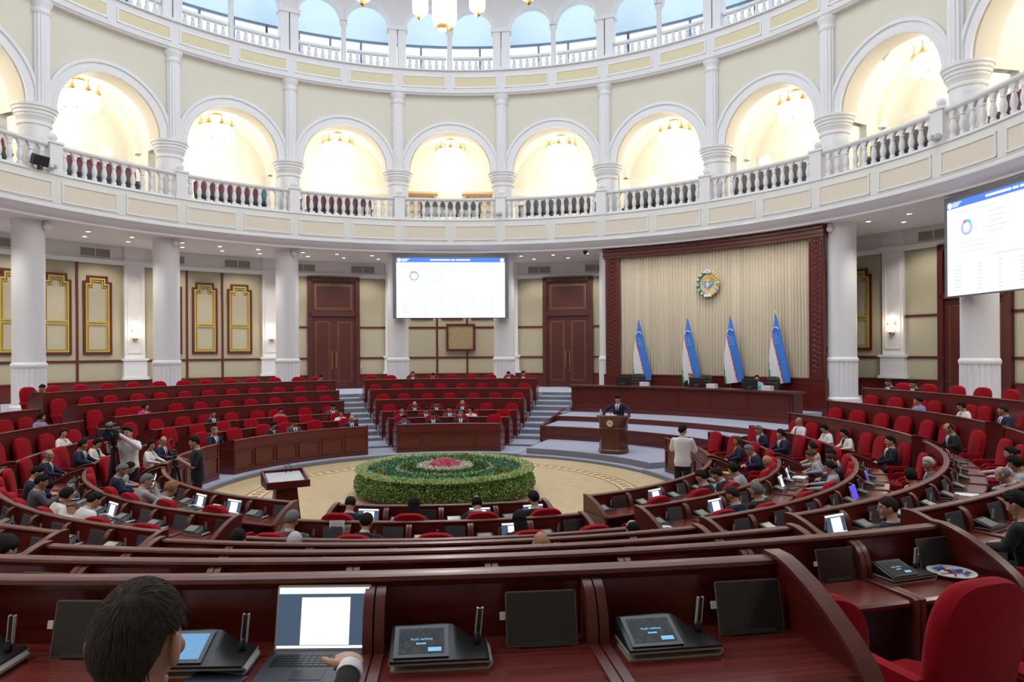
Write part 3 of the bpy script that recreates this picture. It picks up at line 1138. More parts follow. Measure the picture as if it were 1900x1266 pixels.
def desk_row(b, n):
    a0, a1 = block_span(b, n)
    r, top, f = ROW_R[n], ROW_TOP[n], ROW_F[n]
    fl = ROW_F[n - 1] if n else 0.0
    desk = top - 0.245
    _, m = seats_of(b, n)
    seg = m * 3
    t = thing('desk_row', 'curved mahogany desk bench, %s row of the %s' % (ORD[n], BLK[b][2]), 'desk', P(r, (a0 + a1) / 2, f))
    e = math.degrees(0.02 / r)
    q = MB()
    q.sweep([(r, fl), (r, top - 0.03), (r + 0.04, top - 0.03), (r + 0.04, fl + (0.002 if n == 0 else 0))], a0 + e, a1 - e, seg)
    if n == 0:
        q.sweep([(r - 0.02, 0.0), (r - 0.02, 0.10), (r, 0.10), (r, 0.0)], a0 + e, a1 - e, seg)
        q.sweep([(r - 0.02, top - 0.27), (r - 0.02, top - 0.24), (r, top - 0.24), (r, top - 0.27)], a0 + e, a1 - e, seg)
        for i in range(m):
            c0 = a0 + (a1 - a0) * i / m + math.degrees(0.05 / r)
            c1 = a0 + (a1 - a0) * (i + 1) / m - math.degrees(0.05 / r)
            for z0, z1 in ((0.14, 0.17), (top - 0.34, top - 0.31)):
                q.sweep([(r - 0.03, z0), (r - 0.03, z1), (r, z1), (r, z0)], c0, c1, 3)
            for aa in (c0, c1):
                q.sweep([(r - 0.03, 0.14), (r - 0.03, top - 0.31), (r, top - 0.31), (r, 0.14)], aa - math.degrees(0.015 / r), aa + math.degrees(0.015 / r), 1)
    put(q, 'front_panel', 'wood', t)
    q = MB()
    q.sweep([(r - 0.015, top - 0.03), (r - 0.022, top - 0.018), (r - 0.012, top - 0.003), (r + 0.01, top), (r + 0.04, top), (r + 0.06, top - 0.006), (r + 0.066, top - 0.02), (r + 0.055, top - 0.034), (r + 0.04, top - 0.05), (r + 0.0, top - 0.04)], a0 + e, a1 - e, seg)
    put(q, 'top_rail', 'rail', t)
    q = MB()
    q.sweep([(r + 0.04, desk - 0.03), (r + 0.04, desk), (r + 0.535, desk), (r + 0.552, desk - 0.012), (r + 0.552, desk - 0.03), (r + 0.54, desk - 0.04)], a0 + e, a1 - e, seg)
    put(q, 'desktop', 'woodtop', t)
    dv = [(r + 0.04, top - 0.035), (r + 0.085, top - 0.037), (r + 0.13, top - 0.06), (r + 0.165, top - 0.11), (r + 0.185, top - 0.17), (r + 0.19, desk + 0.012), (r + 0.54, desk + 0.014), (r + 0.565, desk + 0.005), (r + 0.568, desk - 0.05),
          (r + 0.568, f + 0.0), (r + 0.50, f), (r + 0.50, desk - 0.03), (r + 0.04, desk - 0.03)]
    for i in range(1, m):
        ph = a0 + (a1 - a0) * i / m
        q = MB()
        for s in (-1, 1):
            q.extrude(dv, s * 0.003, s * 0.037, lambda a, z, x, ph=ph: P(a, ph + math.degrees(x / r), z))
        put(q, 'divider', 'rail', t)
    ep = [(r - 0.02, fl if n else 0.0), (r - 0.02, top), (r + 0.07, top + 0.0), (r + 0.14, top - 0.015), (r + 0.25, top - 0.05), (r + 0.36, top - 0.10), (r + 0.46, top - 0.155), (r + 0.54, top - 0.21), (r + 0.58, top - 0.255),
          (r + 0.58, f), (r + 0.0, f), (r, fl)]
    cap = ep[1:9]
    capo = [(a + 0.006, z + 0.016) for a, z in cap]
    for s, aa in ((1, a0), (-1, a1)):
        q = MB()
        fn = lambda a, z, x, aa=aa, s=s: P(a, aa + s * math.degrees(x / r), z)
        q.extrude(ep, 0.0, 0.04, fn)
        q.mi = 1
        q.extrude([(r - 0.02, top - 0.001)] + cap[1:] + capo[::-1], -0.012, 0.055, fn)
        q.mi = 0
        if n == 0:
            q.extrude([(r + 0.02, desk - 0.03), (r + 0.56, desk - 0.03), (r + 0.57, desk), (r + 0.02, desk)], -0.02, 0.0, fn)
        put(q, 'end_panel', ['wood', 'rail'], t)
    return t


DESKS = [('A', n) for n in range(6)] + [('L', n) for n in range(6)] + [('B', n) for n in range(6)] + [('C', n) for n in range(5)] \
    + [('N', n) for n in range(7)] + [('D', n) for n in range(6)] + [('E', n) for n in range(6)]
for b, n in DESKS:
    desk_row(b, n)

# ================================================================== CHAIRS
def chair_meshes():
    d = {}
    q = MB()
    hw, h = 0.265, 0.66
    outl = []
    for j in range(25):
        t = math.pi * j / 24
        x, z = math.cos(t), math.sin(t)
        outl.append((hw * math.copysign(abs(x) ** 0.62, x) * 1.0, 0.36 + 0.30 * abs(z) ** 0.75))
    outl += [(-hw * 0.96, 0.18), (-hw * 0.90, 0.0), (hw * 0.90, 0.0), (hw * 0.96, 0.18)]
    lay = [(-0.055, 0.90), (-0.045, 0.97), (-0.01, 1.0), (0.02, 1.0), (0.045, 0.965), (0.055, 0.88)]
    k = len(outl)
    for y, s in lay:
        for x, z in outl:
            zz = 0.33 + (z - 0.33) * s
            q.vert((x * s, y - 0.22 - 0.10 * (zz / h) ** 1.0, 0.40 + zz))
    for i in range(len(lay) - 1):
        for j in range(k):
            j2 = (j + 1) % k
            q.face((i * k + j, i * k + j2, (i + 1) * k + j2, (i + 1) * k + j))
    q.face(list(range(k))[::-1])
    q.face([(len(lay) - 1) * k + j for j in range(k)])
    d['backrest'] = q.mesh('backrest', 'red', 50)
    q = MB()
    q.extrude([(-0.25, -0.22), (0.25, -0.22), (0.26, 0.18), (0.20, 0.26), (-0.20, 0.26), (-0.26, 0.18)], 0.34, 0.43, lambda x, y, z: (x, y, z))
    q.extrude([(-0.23, -0.20), (0.23, -0.20), (0.24, 0.17), (0.18, 0.24), (-0.18, 0.24), (-0.24, 0.17)], 0.425, 0.45, lambda x, y, z: (x, y, z))
    d['seat'] = q.mesh('seat', 'red', 35)
    q = MB()
    q.tube([(0, 0, 0.06), (0, 0, 0.34)], 0.035, 10)
    for i in range(5):
        a = 2 * math.pi * i / 5
        q.tube([(0, 0, 0.09), (0.16 * math.cos(a), 0.16 * math.sin(a), 0.07), (0.27 * math.cos(a), 0.27 * math.sin(a), 0.03)], [0.03, 0.022, 0.018], 6)
        q.ellipsoid((0.27 * math.cos(a), 0.27 * math.sin(a), 0.025), (0.025, 0.025, 0.025), 8, 6)
    d['base'] = q.mesh('base', 'dark', 45)
    for s, nm in ((-1, 'l'), (1, 'r')):
        q = MB()
        q.extrude([(-0.24, 0.62), (0.10, 0.62), (0.15, 0.58), (0.15, 0.55), (-0.24, 0.55)], s * 0.25, s * 0.315, lambda y, z, x: (x, y, z))
        q.extrude([(0.02, 0.36), (0.09, 0.36), (0.09, 0.56), (0.02, 0.56)], s * 0.265, s * 0.305, lambda y, z, x: (x, y, z))
        d['arm' + nm] = q.mesh('armrest', 'red', 35)
    return d


CH = chair_meshes()


def make_chair(label, loc, rz, group, detail=True):
    t = thing('armchair', label, 'chair', loc, rz, group)
    link('backrest', CH['backrest'], t)
    if detail:
        link('seat', CH['seat'], t)
        link('base', CH['base'], t)
        link('armrest', CH['arml'], t)
        link('armrest', CH['armr'], t)
    return t


def seat_name(b, n, i, m):
    if b in 'AL':
        return '%s from the left' % ORD[i]
    if b == 'N':
        return '%s from the left' % ORD[m - 1 - i]
    if b in 'BC':
        return '%s from the near end' % ORD[i]
    return '%s from the near end' % ORD[m - 1 - i]


# people are listed first: (picture column, picture row of the head, block, row) so that chairs can follow them
PEOPLE_AT = {}


def claim(b, n, px, far):
    """the angle of a person of block b, row n seen at picture column px"""
    ph = phi_on_circle(px, ROW_R[n] + 0.80, far)
    a0, a1 = block_span(b, n)
    while ph < a0 - 20:
        ph += 360
    while ph > a1 + 20:
        ph -= 360
    PEOPLE_AT.setdefault((b, n), []).append(ph)
    return ph


def make_chairs():
    for b, n in DESKS:
        ss, m = seats_of(b, n)
        if b == 'N' and n == 6:
            continue
        taken = PEOPLE_AT.get((b, n), [])
        for i, ph in enumerate(ss):
            step = ss[1] - ss[0]
            near = [p for p in taken if abs(p - ph) <= step * 0.5 + 1e-6]
            if b == 'N' and n in (2, 3, 4) and not near:
                continue
            pp = near[0] if near else ph
            r = ROW_R[n] + (0.96 if near else 0.92)
            loc = P(r, pp, ROW_F[n])
            if b == 'N' and n == 5:
                if not (loc.x > 2.4 or near):
                    continue
                r = ROW_R[n] + (0.95 if i else 0.86)
                loc = P(r, pp, ROW_F[n])
            hd = (loc.x, loc.y, loc.z + 0.9)
            if not inframe(hd, 60):
                continue
            if b in 'CD' and n >= 5 and not near and b == 'C':
                continue
            turn = random.uniform(-0.12, 0.12) if not near else 0.0
            make_chair('red armchair, %s in the %s row of the %s' % (seat_name(b, n, i, m), ORD[n], BLK[b][2]), loc, math.pi - R(pp) + turn,
                       'red armchairs of the deputies', True)


# ================================================================== CONSOLES, MONITORS, LAPTOPS
def picture_screen(name, bg, ink, scale):
    """a lit display with a faint moving pattern"""
    m, nt, b = new_mat(name)
    tc = nt.nodes.new('ShaderNodeTexCoord')
    n = nt.nodes.new('ShaderNodeTexNoise')
    n.inputs['Scale'].default_value = scale
    n.inputs['Detail'].default_value = 3
    n.inputs['Distortion'].default_value = 2.5
    nt.links.new(tc.outputs['Object'], n.inputs['Vector'])
    cr = nt.nodes.new('ShaderNodeValToRGB')
    cr.color_ramp.elements[0].position = 0.42
    cr.color_ramp.elements[0].color = (*bg, 1)
    cr.color_ramp.elements[1].position = 0.62
    cr.color_ramp.elements[1].color = (*ink, 1)
    nt.links.new(n.outputs['Fac'], cr.inputs['Fac'])
    nt.links.new(cr.outputs['Color'], b.inputs['Emission Color'])
    b.inputs['Emission Strength'].default_value = 0.35
    b.inputs['Base Color'].default_value = (0.008, 0.008, 0.010, 1)
    b.inputs['Specular IOR Level'].default_value = 0.15
    b.inputs['Roughness'].default_value = 0.2
    return m


M['console_pic'] = picture_screen('console_picture', (0.010, 0.011, 0.012), (0.055, 0.056, 0.054), 26)
M['console_far'] = mat('grey_green_screen', (0.10, 0.105, 0.09), 0.15, noise=0.2, nscale=20, emit=(0.5, 0.55, 0.48), estr=0.10)
M['cyan'] = emis('cyan_lettering', (0.16, 0.42, 0.66), 0.8)
M['doc'] = emis('white_document_screen', (0.86, 0.91, 1.0), 0.95)
M['docside'] = emis('grey_blue_screen_margin', (0.045, 0.07, 0.11), 1.0)
M['blue_screen'] = emis('violet_blue_screen', (0.10, 0.06, 0.75), 0.9)
M['sky_screen'] = emis('lake_picture_screen', (0.10, 0.24, 0.42), 0.9)
M['ink'] = mat('grey_ink', (0.25, 0.27, 0.32), 0.7, noise=0.05)

DEVICE = {}


def console_meshes():
    q = MB()                                   # lower tray
    q.extrude([(-0.165, 0.0), (0.165, 0.0), (0.178, 0.012), (0.178, 0.022), (0.168, 0.032), (0.168, 0.026), (0.170, 0.018), (0.160, 0.008), (-0.165, 0.006)], -0.075, 0.07, lambda x, z, y: (x, y, z))
    q.extrude([(-0.17, 0.026), (0.168, 0.026), (0.168, 0.034), (-0.17, 0.034)], -0.085, 0.085, lambda x, z, y: (x, y, z))
    DEVICE['tray'] = q.mesh('tray', 'silver', 40)
    q = MB()                                   # body: wedge that falls away to the right
    top = lambda x: 0.105 if x < 0.03 else (0.105 - 0.055 * (0.5 - 0.5 * math.cos(math.pi * min(1, (x - 0.03) / 0.10))))
    xs = [-0.168, -0.16, 0.02, 0.045, 0.07, 0.09, 0.11, 0.13, 0.155, 0.166]
    for x in xs:
        tz = top(x) - (0.01 if x in (-0.168, 0.166) else 0)
        for (y, z) in ((-0.088, 0.034), (-0.088, 0.042), (0.075, tz - 0.004), (0.085, tz - 0.012), (0.085, 0.034)):
            q.vert((x, y, z))
    for i in range(len(xs) - 1):
        for j in range(5):
            j2 = (j + 1) % 5
            q.face((i * 5 + j, i * 5 + j2, (i + 1) * 5 + j2, (i + 1) * 5 + j))
    q.face([0, 1, 2, 3, 4])
    q.face([(len(xs) - 1) * 5 + j for j in range(5)])
    DEVICE['body'] = q.mesh('body', 'dark', 50)
    sl = math.atan2(0.101 - 0.042, 0.163)
    ry = Matrix.Rotation(sl, 3, 'X')
    q = MB()
    q.box((-0.062, -0.008, 0.0745), (0.185, 0.150, 0.004), ry)
    DEVICE['bezel'] = q.mesh('screen_bezel', 'black_glass', 30)
    q = MB()
    q.box((-0.062, -0.008, 0.0755), (0.155, 0.118, 0.004), ry)
    DEVICE['screen'] = q.mesh('screen', 'console_pic', 30)
    DEVICE['screen_far'] = q.mesh('screen', 'console_far', 30)
    DEVICE['screen_blue'] = q.mesh('screen', 'sky_screen', 30)
    q = MB()
    q.limb((0.13, 0.03, 0.055), (0.133, 0.034, 0.075), 0.014, 0.011, 8)
    q.extrude([(-0.008, -0.005), (0.008, -0.005), (0.008, 0.005), (-0.008, 0.005)], 0.07, 0.165, lambda x, y, z: (x + 0.133 + (z - 0.07) * 0.10, y + 0.036, z))
    DEVICE['mic'] = q.mesh('microphone', 'dark', 40)
    q = MB()
    for s in (-1, 1):
        q.extrude([(-0.002, -0.007), (0.002, -0.007), (0.002, 0.007), (-0.002, 0.007)], 0.068, 0.167, lambda x, y, z, s=s: (x + 0.133 + s * 0.009 + (z - 0.07) * 0.10, y + 0.036, z))
    DEVICE['micrim'] = q.mesh('microphone_rim', 'silver', 40)


console_meshes()


def text_mesh(body, size, matn):
    cu = bpy.data.curves.new('lettering', 'FONT')
    cu.body = body
    cu.size = size
    cu.align_x = 'CENTER'
    cu.align_y = 'CENTER'
    cu.extrude = 0.0004
    o = bpy.data.objects.new('lettering', cu)
    COL.objects.link(o)
    dg = bpy.context.evaluated_depsgraph_get()
    me = bpy.data.meshes.new_from_object(o.evaluated_get(dg))
    bpy.data.objects.remove(o)
    bpy.data.curves.remove(cu)
    me.materials.clear()
    me.materials.append(M[matn])
    return me


TXT1 = text_mesh('Xush kelibsiz', 0.0145, 'cyan')
_b = MB()
for _x in (-0.014, -0.005, 0.004, 0.012):
    _b.box((_x, 0, 0), (0.007, 0.007, 0.0008))
TXT2 = _b.mesh('blurred_line', 'cyan')


def console(b, n, ph, label, near, rr=0.24, dx=-0.17, blue=False):
    r = ROW_R[n] + rr
    z = ROW_TOP[n] - 0.245
    rz = math.pi - R(ph)
    p = P(r, ph, z) + Matrix.Rotation(rz, 3, 'Z') @ Vector((dx, 0, 0))
    t = thing('conference_console', label, 'conference unit', p, rz, 'conference consoles on the desks')
    link('tray', DEVICE['tray'], t)
    link('body', DEVICE['body'], t)
    link('screen_bezel', DEVICE['bezel'], t)
    sc = link('screen', DEVICE['screen_blue'] if blue else DEVICE['screen' if near else 'screen_far'], t)
    if near and not blue:
        sl = math.atan2(0.101 - 0.042, 0.163)
        for me, lx, ly in ((TXT1, 0.0, 0.005), (TXT2, 0.0, -0.016)):
            o = link('lettering', me, sc)
            o.location = Vector((-0.062, -0.008, 0.0785)) + Matrix.Rotation(sl, 3, 'X') @ Vector((lx, ly, 0))
            o.rotation_euler = (sl, 0, 0)
        q = MB()
        q.box((-0.062 + 0.045, -0.008 - 0.040, 0.0785 - 0.0155), (0.045, 0.018, 0.001), Matrix.Rotation(sl, 3, 'X'))
        q.build('screen_button', 'cyan', sc)
    o = link('microphone', DEVICE['mic'], t)
    link('microphone_rim', DEVICE['micrim'], o)
    return t


def monitor_meshes():
    q = MB()
    q.extrude([(-0.145, 0.004), (-0.140, 0.0), (0.140, 0.0), (0.145, 0.004), (0.145, 0.205), (0.138, 0.212), (-0.138, 0.212), (-0.145, 0.205)], 0.0, 0.010, lambda x, z, y: (x, y, z))
    DEVICE['m_frame'] = q.mesh('frame', 'monframe', 40)
    q = MB()
    q.extrude([(-0.140, 0.005), (0.140, 0.005), (0.140, 0.207), (-0.140, 0.207)], -0.0015, 0.002, lambda x, z, y: (x, y, z))
    DEVICE['m_dark'] = q.mesh('screen', 'black_glass', 40)
    DEVICE['m_slate'] = q.mesh('screen', 'slate', 40)
    DEVICE['m_blue'] = q.mesh('screen', 'blue_screen', 40)
    q = MB()
    q.extrude([(-0.10, 0.0), (0.10, 0.0), (0.10, 0.018), (-0.10, 0.018)], -0.012, 0.0, lambda x, z, y: (x, y, z))
    DEVICE['m_lip'] = q.mesh('lip', 'slate', 40)
    q = MB()
    q.box((-0.158, 0.004, 0.12), (0.022, 0.012, 0.03))
    DEVICE['m_clip'] = q.mesh('clip', 'white', 40)
    # laptop with a lit document
    q = MB()
    q.extrude([(-0.155, -0.235), (0.155, -0.235), (0.16, -0.23), (0.16, 0.0), (-0.16, 0.0), (-0.16, -0.23)], 0.0, 0.014, lambda x, y, z: (x, y, z))
    DEVICE['l_base'] = q.mesh('keyboard_base', 'slate', 40)
    q = MB()
    for i in range(5):
        for j in range(14):
            q.box((-0.13 + j * 0.02, -0.04 - i * 0.019, 0.0148), (0.0165, 0.0155, 0.002))
    q.box((0, -0.185, 0.0146), (0.10, 0.065, 0.001))
    DEVICE['l_keys'] = q.mesh('keyboard', 'dark', 40)
    q = MB()
    q.extrude([(-0.16, 0.0), (0.16, 0.0), (0.16, 0.205), (0.155, 0.21), (-0.155, 0.21), (-0.16, 0.205)], 0.0, 0.007, lambda x, z, y: (x, y, z))
    DEVICE['l_lid'] = q.mesh('lid', 'silver', 40)
    q = MB()
    q.extrude([(-0.153, 0.008), (0.153, 0.008), (0.153, 0.202), (-0.153, 0.202)], -0.0012, 0.001, lambda x, z, y: (x, y, z))
    DEVICE['l_margin'] = q.mesh('screen', 'docside', 40)
    q = MB()
    q.extrude([(-0.153, 0.182), (0.153, 0.182), (0.153, 0.202), (-0.153, 0.202)], -0.0022, -0.0005, lambda x, z, y: (x, y, z))
    q.extrude([(-0.075, 0.018), (0.09, 0.018), (0.09, 0.170), (-0.075, 0.170)], -0.0022, -0.0005, lambda x, z, y: (x, y, z))
    q.extrude([(-0.153, 0.008), (0.153, 0.008), (0.153, 0.016), (-0.153, 0.016)], -0.0022, -0.0005, lambda x, z, y: (x, y, z))
    DEVICE['l_doc'] = q.mesh('document', 'doc', 40)


monitor_meshes()


def monitor(b, n, ph, label, kind='slate', rr=0.16, dx=0.20, near=False, tilt=14):
    r = ROW_R[n] + rr
    z = ROW_TOP[n] - 0.245
    rz = math.pi - R(ph)
    p = P(r, ph, z + 0.002) + Matrix.Rotation(rz, 3, 'Z') @ Vector((dx, 0, 0))
    t = thing('tablet_monitor', label, 'monitor', p, rz, 'flip-up monitors on the desks')
    t.rotation_euler = (-R(tilt), 0, rz)
    t.scale = (0.90, 0.90, 0.90)
    link('frame', DEVICE['m_frame'], t)
    link('screen', DEVICE['m_' + kind], t)
    if near:
        link('lip', DEVICE['m_lip'], t)
        link('clip', DEVICE['m_clip'], t)
    return t


def laptop(b, n, ph, label, rr=0.22, dx=0.16, tilt=16, yaw=0.0, blue=False):
    r = ROW_R[n] + rr
    z = ROW_TOP[n] - 0.245
    rz = math.pi - R(ph) + yaw
    p = P(r, ph, z + 0.001) + Matrix.Rotation(rz, 3, 'Z') @ Vector((dx, 0, 0))
    t = thing('laptop', label, 'laptop', p, rz, None)
    k = link('keyboard_base', DEVICE['l_base'], t)
    link('keyboard', DEVICE['l_keys'], k)
    l = link('lid', DEVICE['l_lid'], t)
    l.rotation_euler = (-R(tilt), 0, 0)
    l.location = (0, 0, 0.012)
    s = link('screen', DEVICE['l_margin'], l)
    if blue:
        s = link('document', DEVICE['m_blue'], l)
        s.location = (0, -0.002, 0)
    else:
        link('document', DEVICE['l_doc'], l)
    return t


# lit screens, given by where the photograph shows them
LIT = [('C', 1, 205, 0), ('C', 0, 287, 0), ('C', 0, 358, 0), ('C', 0, 408, 0), ('N', 0, 690, 0), ('N', 0, 902, 0), ('N', 0, 970, 0), ('N', 1, 940, 0),
       ('D', 0, 1228, 0), ('D', 0, 1280, 0), ('D', 1, 1298, 0), ('D', 3, 1530, 0), ('D', 1, 1432, 0), ('D', 1, 1458, 0), ('D', 2, 1588, 1), ('D', 2, 1612, 1), ('D', 5, 1790, 0), ('D', 3, 1765, 0)]
DARKLAP = [('N', 0, 790), ('N', 1, 727), ('N', 1, 640)]


def make_devices():
    lit = {}
    for b, n, px, bl in LIT:
        ss, m = seats_of(b, n)
        best = min(range(m), key=lambda i: abs((project(P(ROW_R[n] + 0.2, ss[i], 0.9)) or (9e9,))[0] - px) if project(P(ROW_R[n] + 0.2, ss[i], 0.9)) else 9e9)
        lit[(b, n, best)] = bl
    for b, n in DESKS:
        if b in 'ALB':
            continue
        if b == 'E' and n > 0:
            continue
        if b == 'N' and n in (2, 3, 4):
            show = lambda ph: True
        ss, m = seats_of(b, n)
        near = (b == 'N' and n >= 5)
        for i, ph in enumerate(ss):
            p = P(ROW_R[n] + 0.2, ph, ROW_TOP[n] - 0.1)
            if not inframe(p, 40):
                continue
            if b == 'E':
                continue
            nm = seat_name(b, n, i, m)
            where = '%s in the %s row of the %s' % (nm, ORD[n], BLK[b][2])
            hidden_low = (b == 'N' and n in (2, 3, 4)) or (b == 'N' and n == 5 and p.x < 3.2)
            if b == 'N' and n == 6:
                px = project(p)[0]
                if px < 640 and px > 300:      # the writing man's own place
                    console(b, n, ph, 'black conference console with a lake picture beside the dark-haired man', True, blue=True)
                    continue
            if not hidden_low:
                console(b, n, ph, 'conference console, ' + where, near)
            if (b, n, i) in lit:
                laptop(b, n, ph, ('violet-screen laptop, ' if lit[(b, n, i)] else 'white-page laptop, ') + where, blue=bool(lit[(b, n, i)]))
            elif (i * 7 + n * 3 + ord(b)) % 11 == 4 and not near:
                monitor(b, n, ph, 'black monitor, ' + where, 'dark')
            else:
                monitor(b, n, ph, 'slate monitor, ' + where, 'dark' if near else 'slate', near=near)


# ================================================================== STAGE FURNITURE
t = thing('presidium_desk', 'long curved mahogany presidium desk on the stage below the flags', 'desk', P(12.75, 39, 0.88))
q = MB()
q.sweep([(12.70, 0.88), (12.70, 1.03), (12.75, 1.05), (12.75, 1.70), (12.80, 1.70), (12.80, 0.88)], 19.3, 58.9, 60)
put(q, 'front_panel', 'wood', t)
q = MB()
for a0, a1 in ((19.7, 25.8), (26.2, 31.9), (32.3, 38.6), (39.0, 44.4), (44.8, 50.9), (51.3, 58.3)):
    for z0, z1 in ((1.10, 1.13), (1.60, 1.63)):
        q.sweep([(12.735, z0), (12.735, z1), (12.76, z1), (12.76, z0)], a0, a1, 8)
    for aa in (a0, a1):
        q.sweep([(12.735, 1.10), (12.735, 1.63), (12.76, 1.63), (12.76, 1.10)], aa, aa + 0.15, 1)
put(q, 'panel_moulding', 'wood', t)
q = MB()
q.sweep([(12.72, 1.68), (12.62, 1.72), (12.60, 1.75), (12.60, 1.785), (13.36, 1.785), (13.36, 1.73), (12.8, 1.70)], 18.9, 59.3, 60)
put(q, 'desktop', 'rail', t)
q = MB()
q.sweep([(12.66, 0.885), (12.66, 0.95), (12.76, 0.97), (12.76, 0.885)], 19.1, 59.1, 60)
put(q, 'plinth', 'wood', t)
for aa, s in ((19.3, 1), (58.9, -1)):
    q = MB()
    q.extrude([(12.74, 0.885), (13.3, 0.885), (13.3, 1.73), (12.74, 1.73)], aa, aa + s * 0.25, lambda r, z, x: P(r, x, z))
    put(q, 'end_panel', 'wood', t)


def leather_chair(px, label):
    ph = phi_on_circle(px, 13.6, True)
    t = thing('leather_chair', label, 'chair', P(13.60, ph, 1.03), math.pi - R(ph) - 0.15, 'leather chairs of the presidium')
    q = MB()
    prof = [(-0.27, 0.0), (0.27, 0.0), (0.29, 0.4), (0.27, 0.68), (0.18, 0.74), (-0.18, 0.74), (-0.27, 0.68), (-0.29, 0.4)]
    q.extrude(prof, -0.06, 0.06, lambda x, z, y: (x, y - 0.25 - z * 0.12, z + 0.46))
    o = q.build('backrest', 'leather', t, bevel=0.03)
    q = MB()
    for j in range(-2, 3):
        for kx in range(-2, 3):
            q.ellipsoid((kx * 0.1, -0.185 - (0.36 + j * 0.12) * 0.12, 0.46 + 0.36 + j * 0.12), (0.045, 0.018, 0.055), 8, 6)
    q.build('tufting', 'leather', t)
    q = MB()
    q.extrude([(-0.27, -0.25), (0.27, -0.25), (0.27, 0.25), (-0.27, 0.25)], 0.36, 0.48, lambda x, y, z: (x, y, z))
    q.build('seat', 'leather', t, bevel=0.03)
    link('base', CH['base'], t)
    return t


leather_chair(1178, 'brown tufted leather chair, empty, behind the presidium monitor near the stage edge')
leather_chair(1300, 'brown leather chair behind the grey-haired chairman on the stage')
leather_chair(1422, 'brown leather chair behind the woman in pale blue on the stage')
for px, w in ((1155, 'in front of the empty leather chair'), (1291, 'in front of the grey-haired chairman'), (1389, 'in front of the woman in pale blue')):
    ph = phi_on_circle(px, 12.95, True)
    t = thing('desk_monitor', 'black monitor back on the presidium desk ' + w, 'monitor', P(12.98, ph, 1.785), math.pi - R(ph), None)
    q = MB()
    q.box((0, -0.03, 0.19), (0.60, 0.05, 0.36))
    q.build('housing', 'dark', t, bevel=0.012)
    q = MB()
    q.box((0, 0.0, 0.01), (0.24, 0.16, 0.02))
    q.box((0, 0.0, 0.06), (0.06, 0.03, 0.10))
    q.build('stand', 'dark', t)
    q = MB()
    q.box((0, 0.004, 0.085), (0.09, 0.004, 0.05))
    q.build('sticker', 'paper', t)
for px, w in ((1196, 'beside the empty leather chair'), (1321, 'beside the chairman'), (1424, 'beside the woman in pale blue')):
    ph = phi_on_circle(px, 12.9, True)
    t = thing('document_stack', 'low white document stack on the presidium desk ' + w, 'papers', P(12.9, ph, 1.785), math.pi - R(ph))
    for j in range(4):
        q = MB()
        q.box((0.004 * (j % 2), 0.003 * (j % 3), 0.022 + 0.04 * j), (0.34, 0.24, 0.036))
        q.build('sheaf', 'paper' if j < 3 else 'white', t)

# podium with emblem
POD = (1133, 6.22)
pphi = 47.4
PODF = 25.0
t = thing('podium', 'dark walnut speaker podium with round gilt crest, speaker standing behind it', 'podium', P(6.30, pphi, 0.16), math.pi - R(PODF))
# local +Y looks at the hall centre
base = [(-0.28, 0.30), (0.28, 0.30), (0.42, 0.07), (0.42, -0.26), (-0.42, -0.26), (-0.42, 0.07)]
q = MB()
sc = lambda s: [(x * s, y * s) for x, y in base]


def stack(q, levels):
    k = len(base)
    o = len(q.v)
    for z, s in levels:
        for x, y in base:
            q.vert((x * s, y * s, z))
    for i in range(len(levels) - 1):
        for j in range(k):
            j2 = (j + 1) % k
            q.face((o + i * k + j, o + i * k + j2, o + (i + 1) * k + j2, o + (i + 1) * k + j))
    q.face([o + j for j in range(k)][::-1])
    q.face([o + (len(levels) - 1) * k + j for j in range(k)])


stack(q, [(0.0, 1.0), (0.10, 1.0), (0.12, 0.95), (0.22, 0.93), (0.24, 0.96), (0.26, 0.96)])
q.build('plinth', 'podium', t)
q = MB()
stack(q, [(0.25, 0.92), (0.72, 0.92), (0.73, 0.95), (0.75, 0.95), (0.76, 0.92), (0.95, 0.95), (1.04, 1.06)])
q.build('body', 'podium', t)
q = MB()
stack(q, [(1.04, 1.09), (1.06, 1.12), (1.09, 1.12), (1.10, 1.10)])
q.build('top', 'podium', t)
q = MB()
q.tube([(0, 0.288, 0.90), (0, 0.305, 0.90)], 0.115, 24)
o = q.build('crest', 'brass', t)
q = MB()
q.tube([(0, 0.30, 0.90), (0, 0.312, 0.90)], 0.085, 24)
q.build('crest_field', M.setdefault('crestpale', mat('pale_crest', (0.62, 0.62, 0.50), 0.5, noise=0.25, nscale=30)), o)
q = MB()
q.tube([(0, 0.31, 0.90), (0, 0.318, 0.90)], 0.035, 16)
q.build('crest_centre', M.setdefault('crestgreen', mat('green_crest', (0.10, 0.28, 0.20), 0.5, noise=0.25, nscale=30)), o)
q = MB()
q.box((0.05, 0.0, 1.115), (0.30, 0.22, 0.012))
tag(q.build('paper_sheet', 'paper', None), 'white speech papers lying on the podium top before the speaker', 'papers')
bpy.data.objects['paper_sheet'].location = P(6.30, pphi, 0.16)
bpy.data.objects['paper_sheet'].rotation_euler = (0, 0, math.pi - R(PODF))
for dx in (-0.10, 0.02):
    q = MB()
    q.tube([(dx, 0.16, 1.10), (dx, 0.15, 1.2), (dx, 0.06, 1.32)], [0.008, 0.005, 0.005], 6)
    q.ellipsoid((dx, 0.055, 1.325), (0.013, 0.022, 0.013), 8, 6)
    o = q.build('gooseneck_microphone', 'dark', None)
    o.location = P(6.30, pphi, 0.16)
    o.rotation_euler = (0, 0, math.pi - R(PODF))
    tag(o, 'thin black gooseneck microphone on the podium, %s' % ('nearer the crest side' if dx < 0 else 'nearer the middle'), 'microphone')
t = thing('water_bottle', 'clear water bottle with blue cap on the podium edge', 'bottle', P(6.30, pphi, 1.265), math.pi - R(PODF))
q = MB()
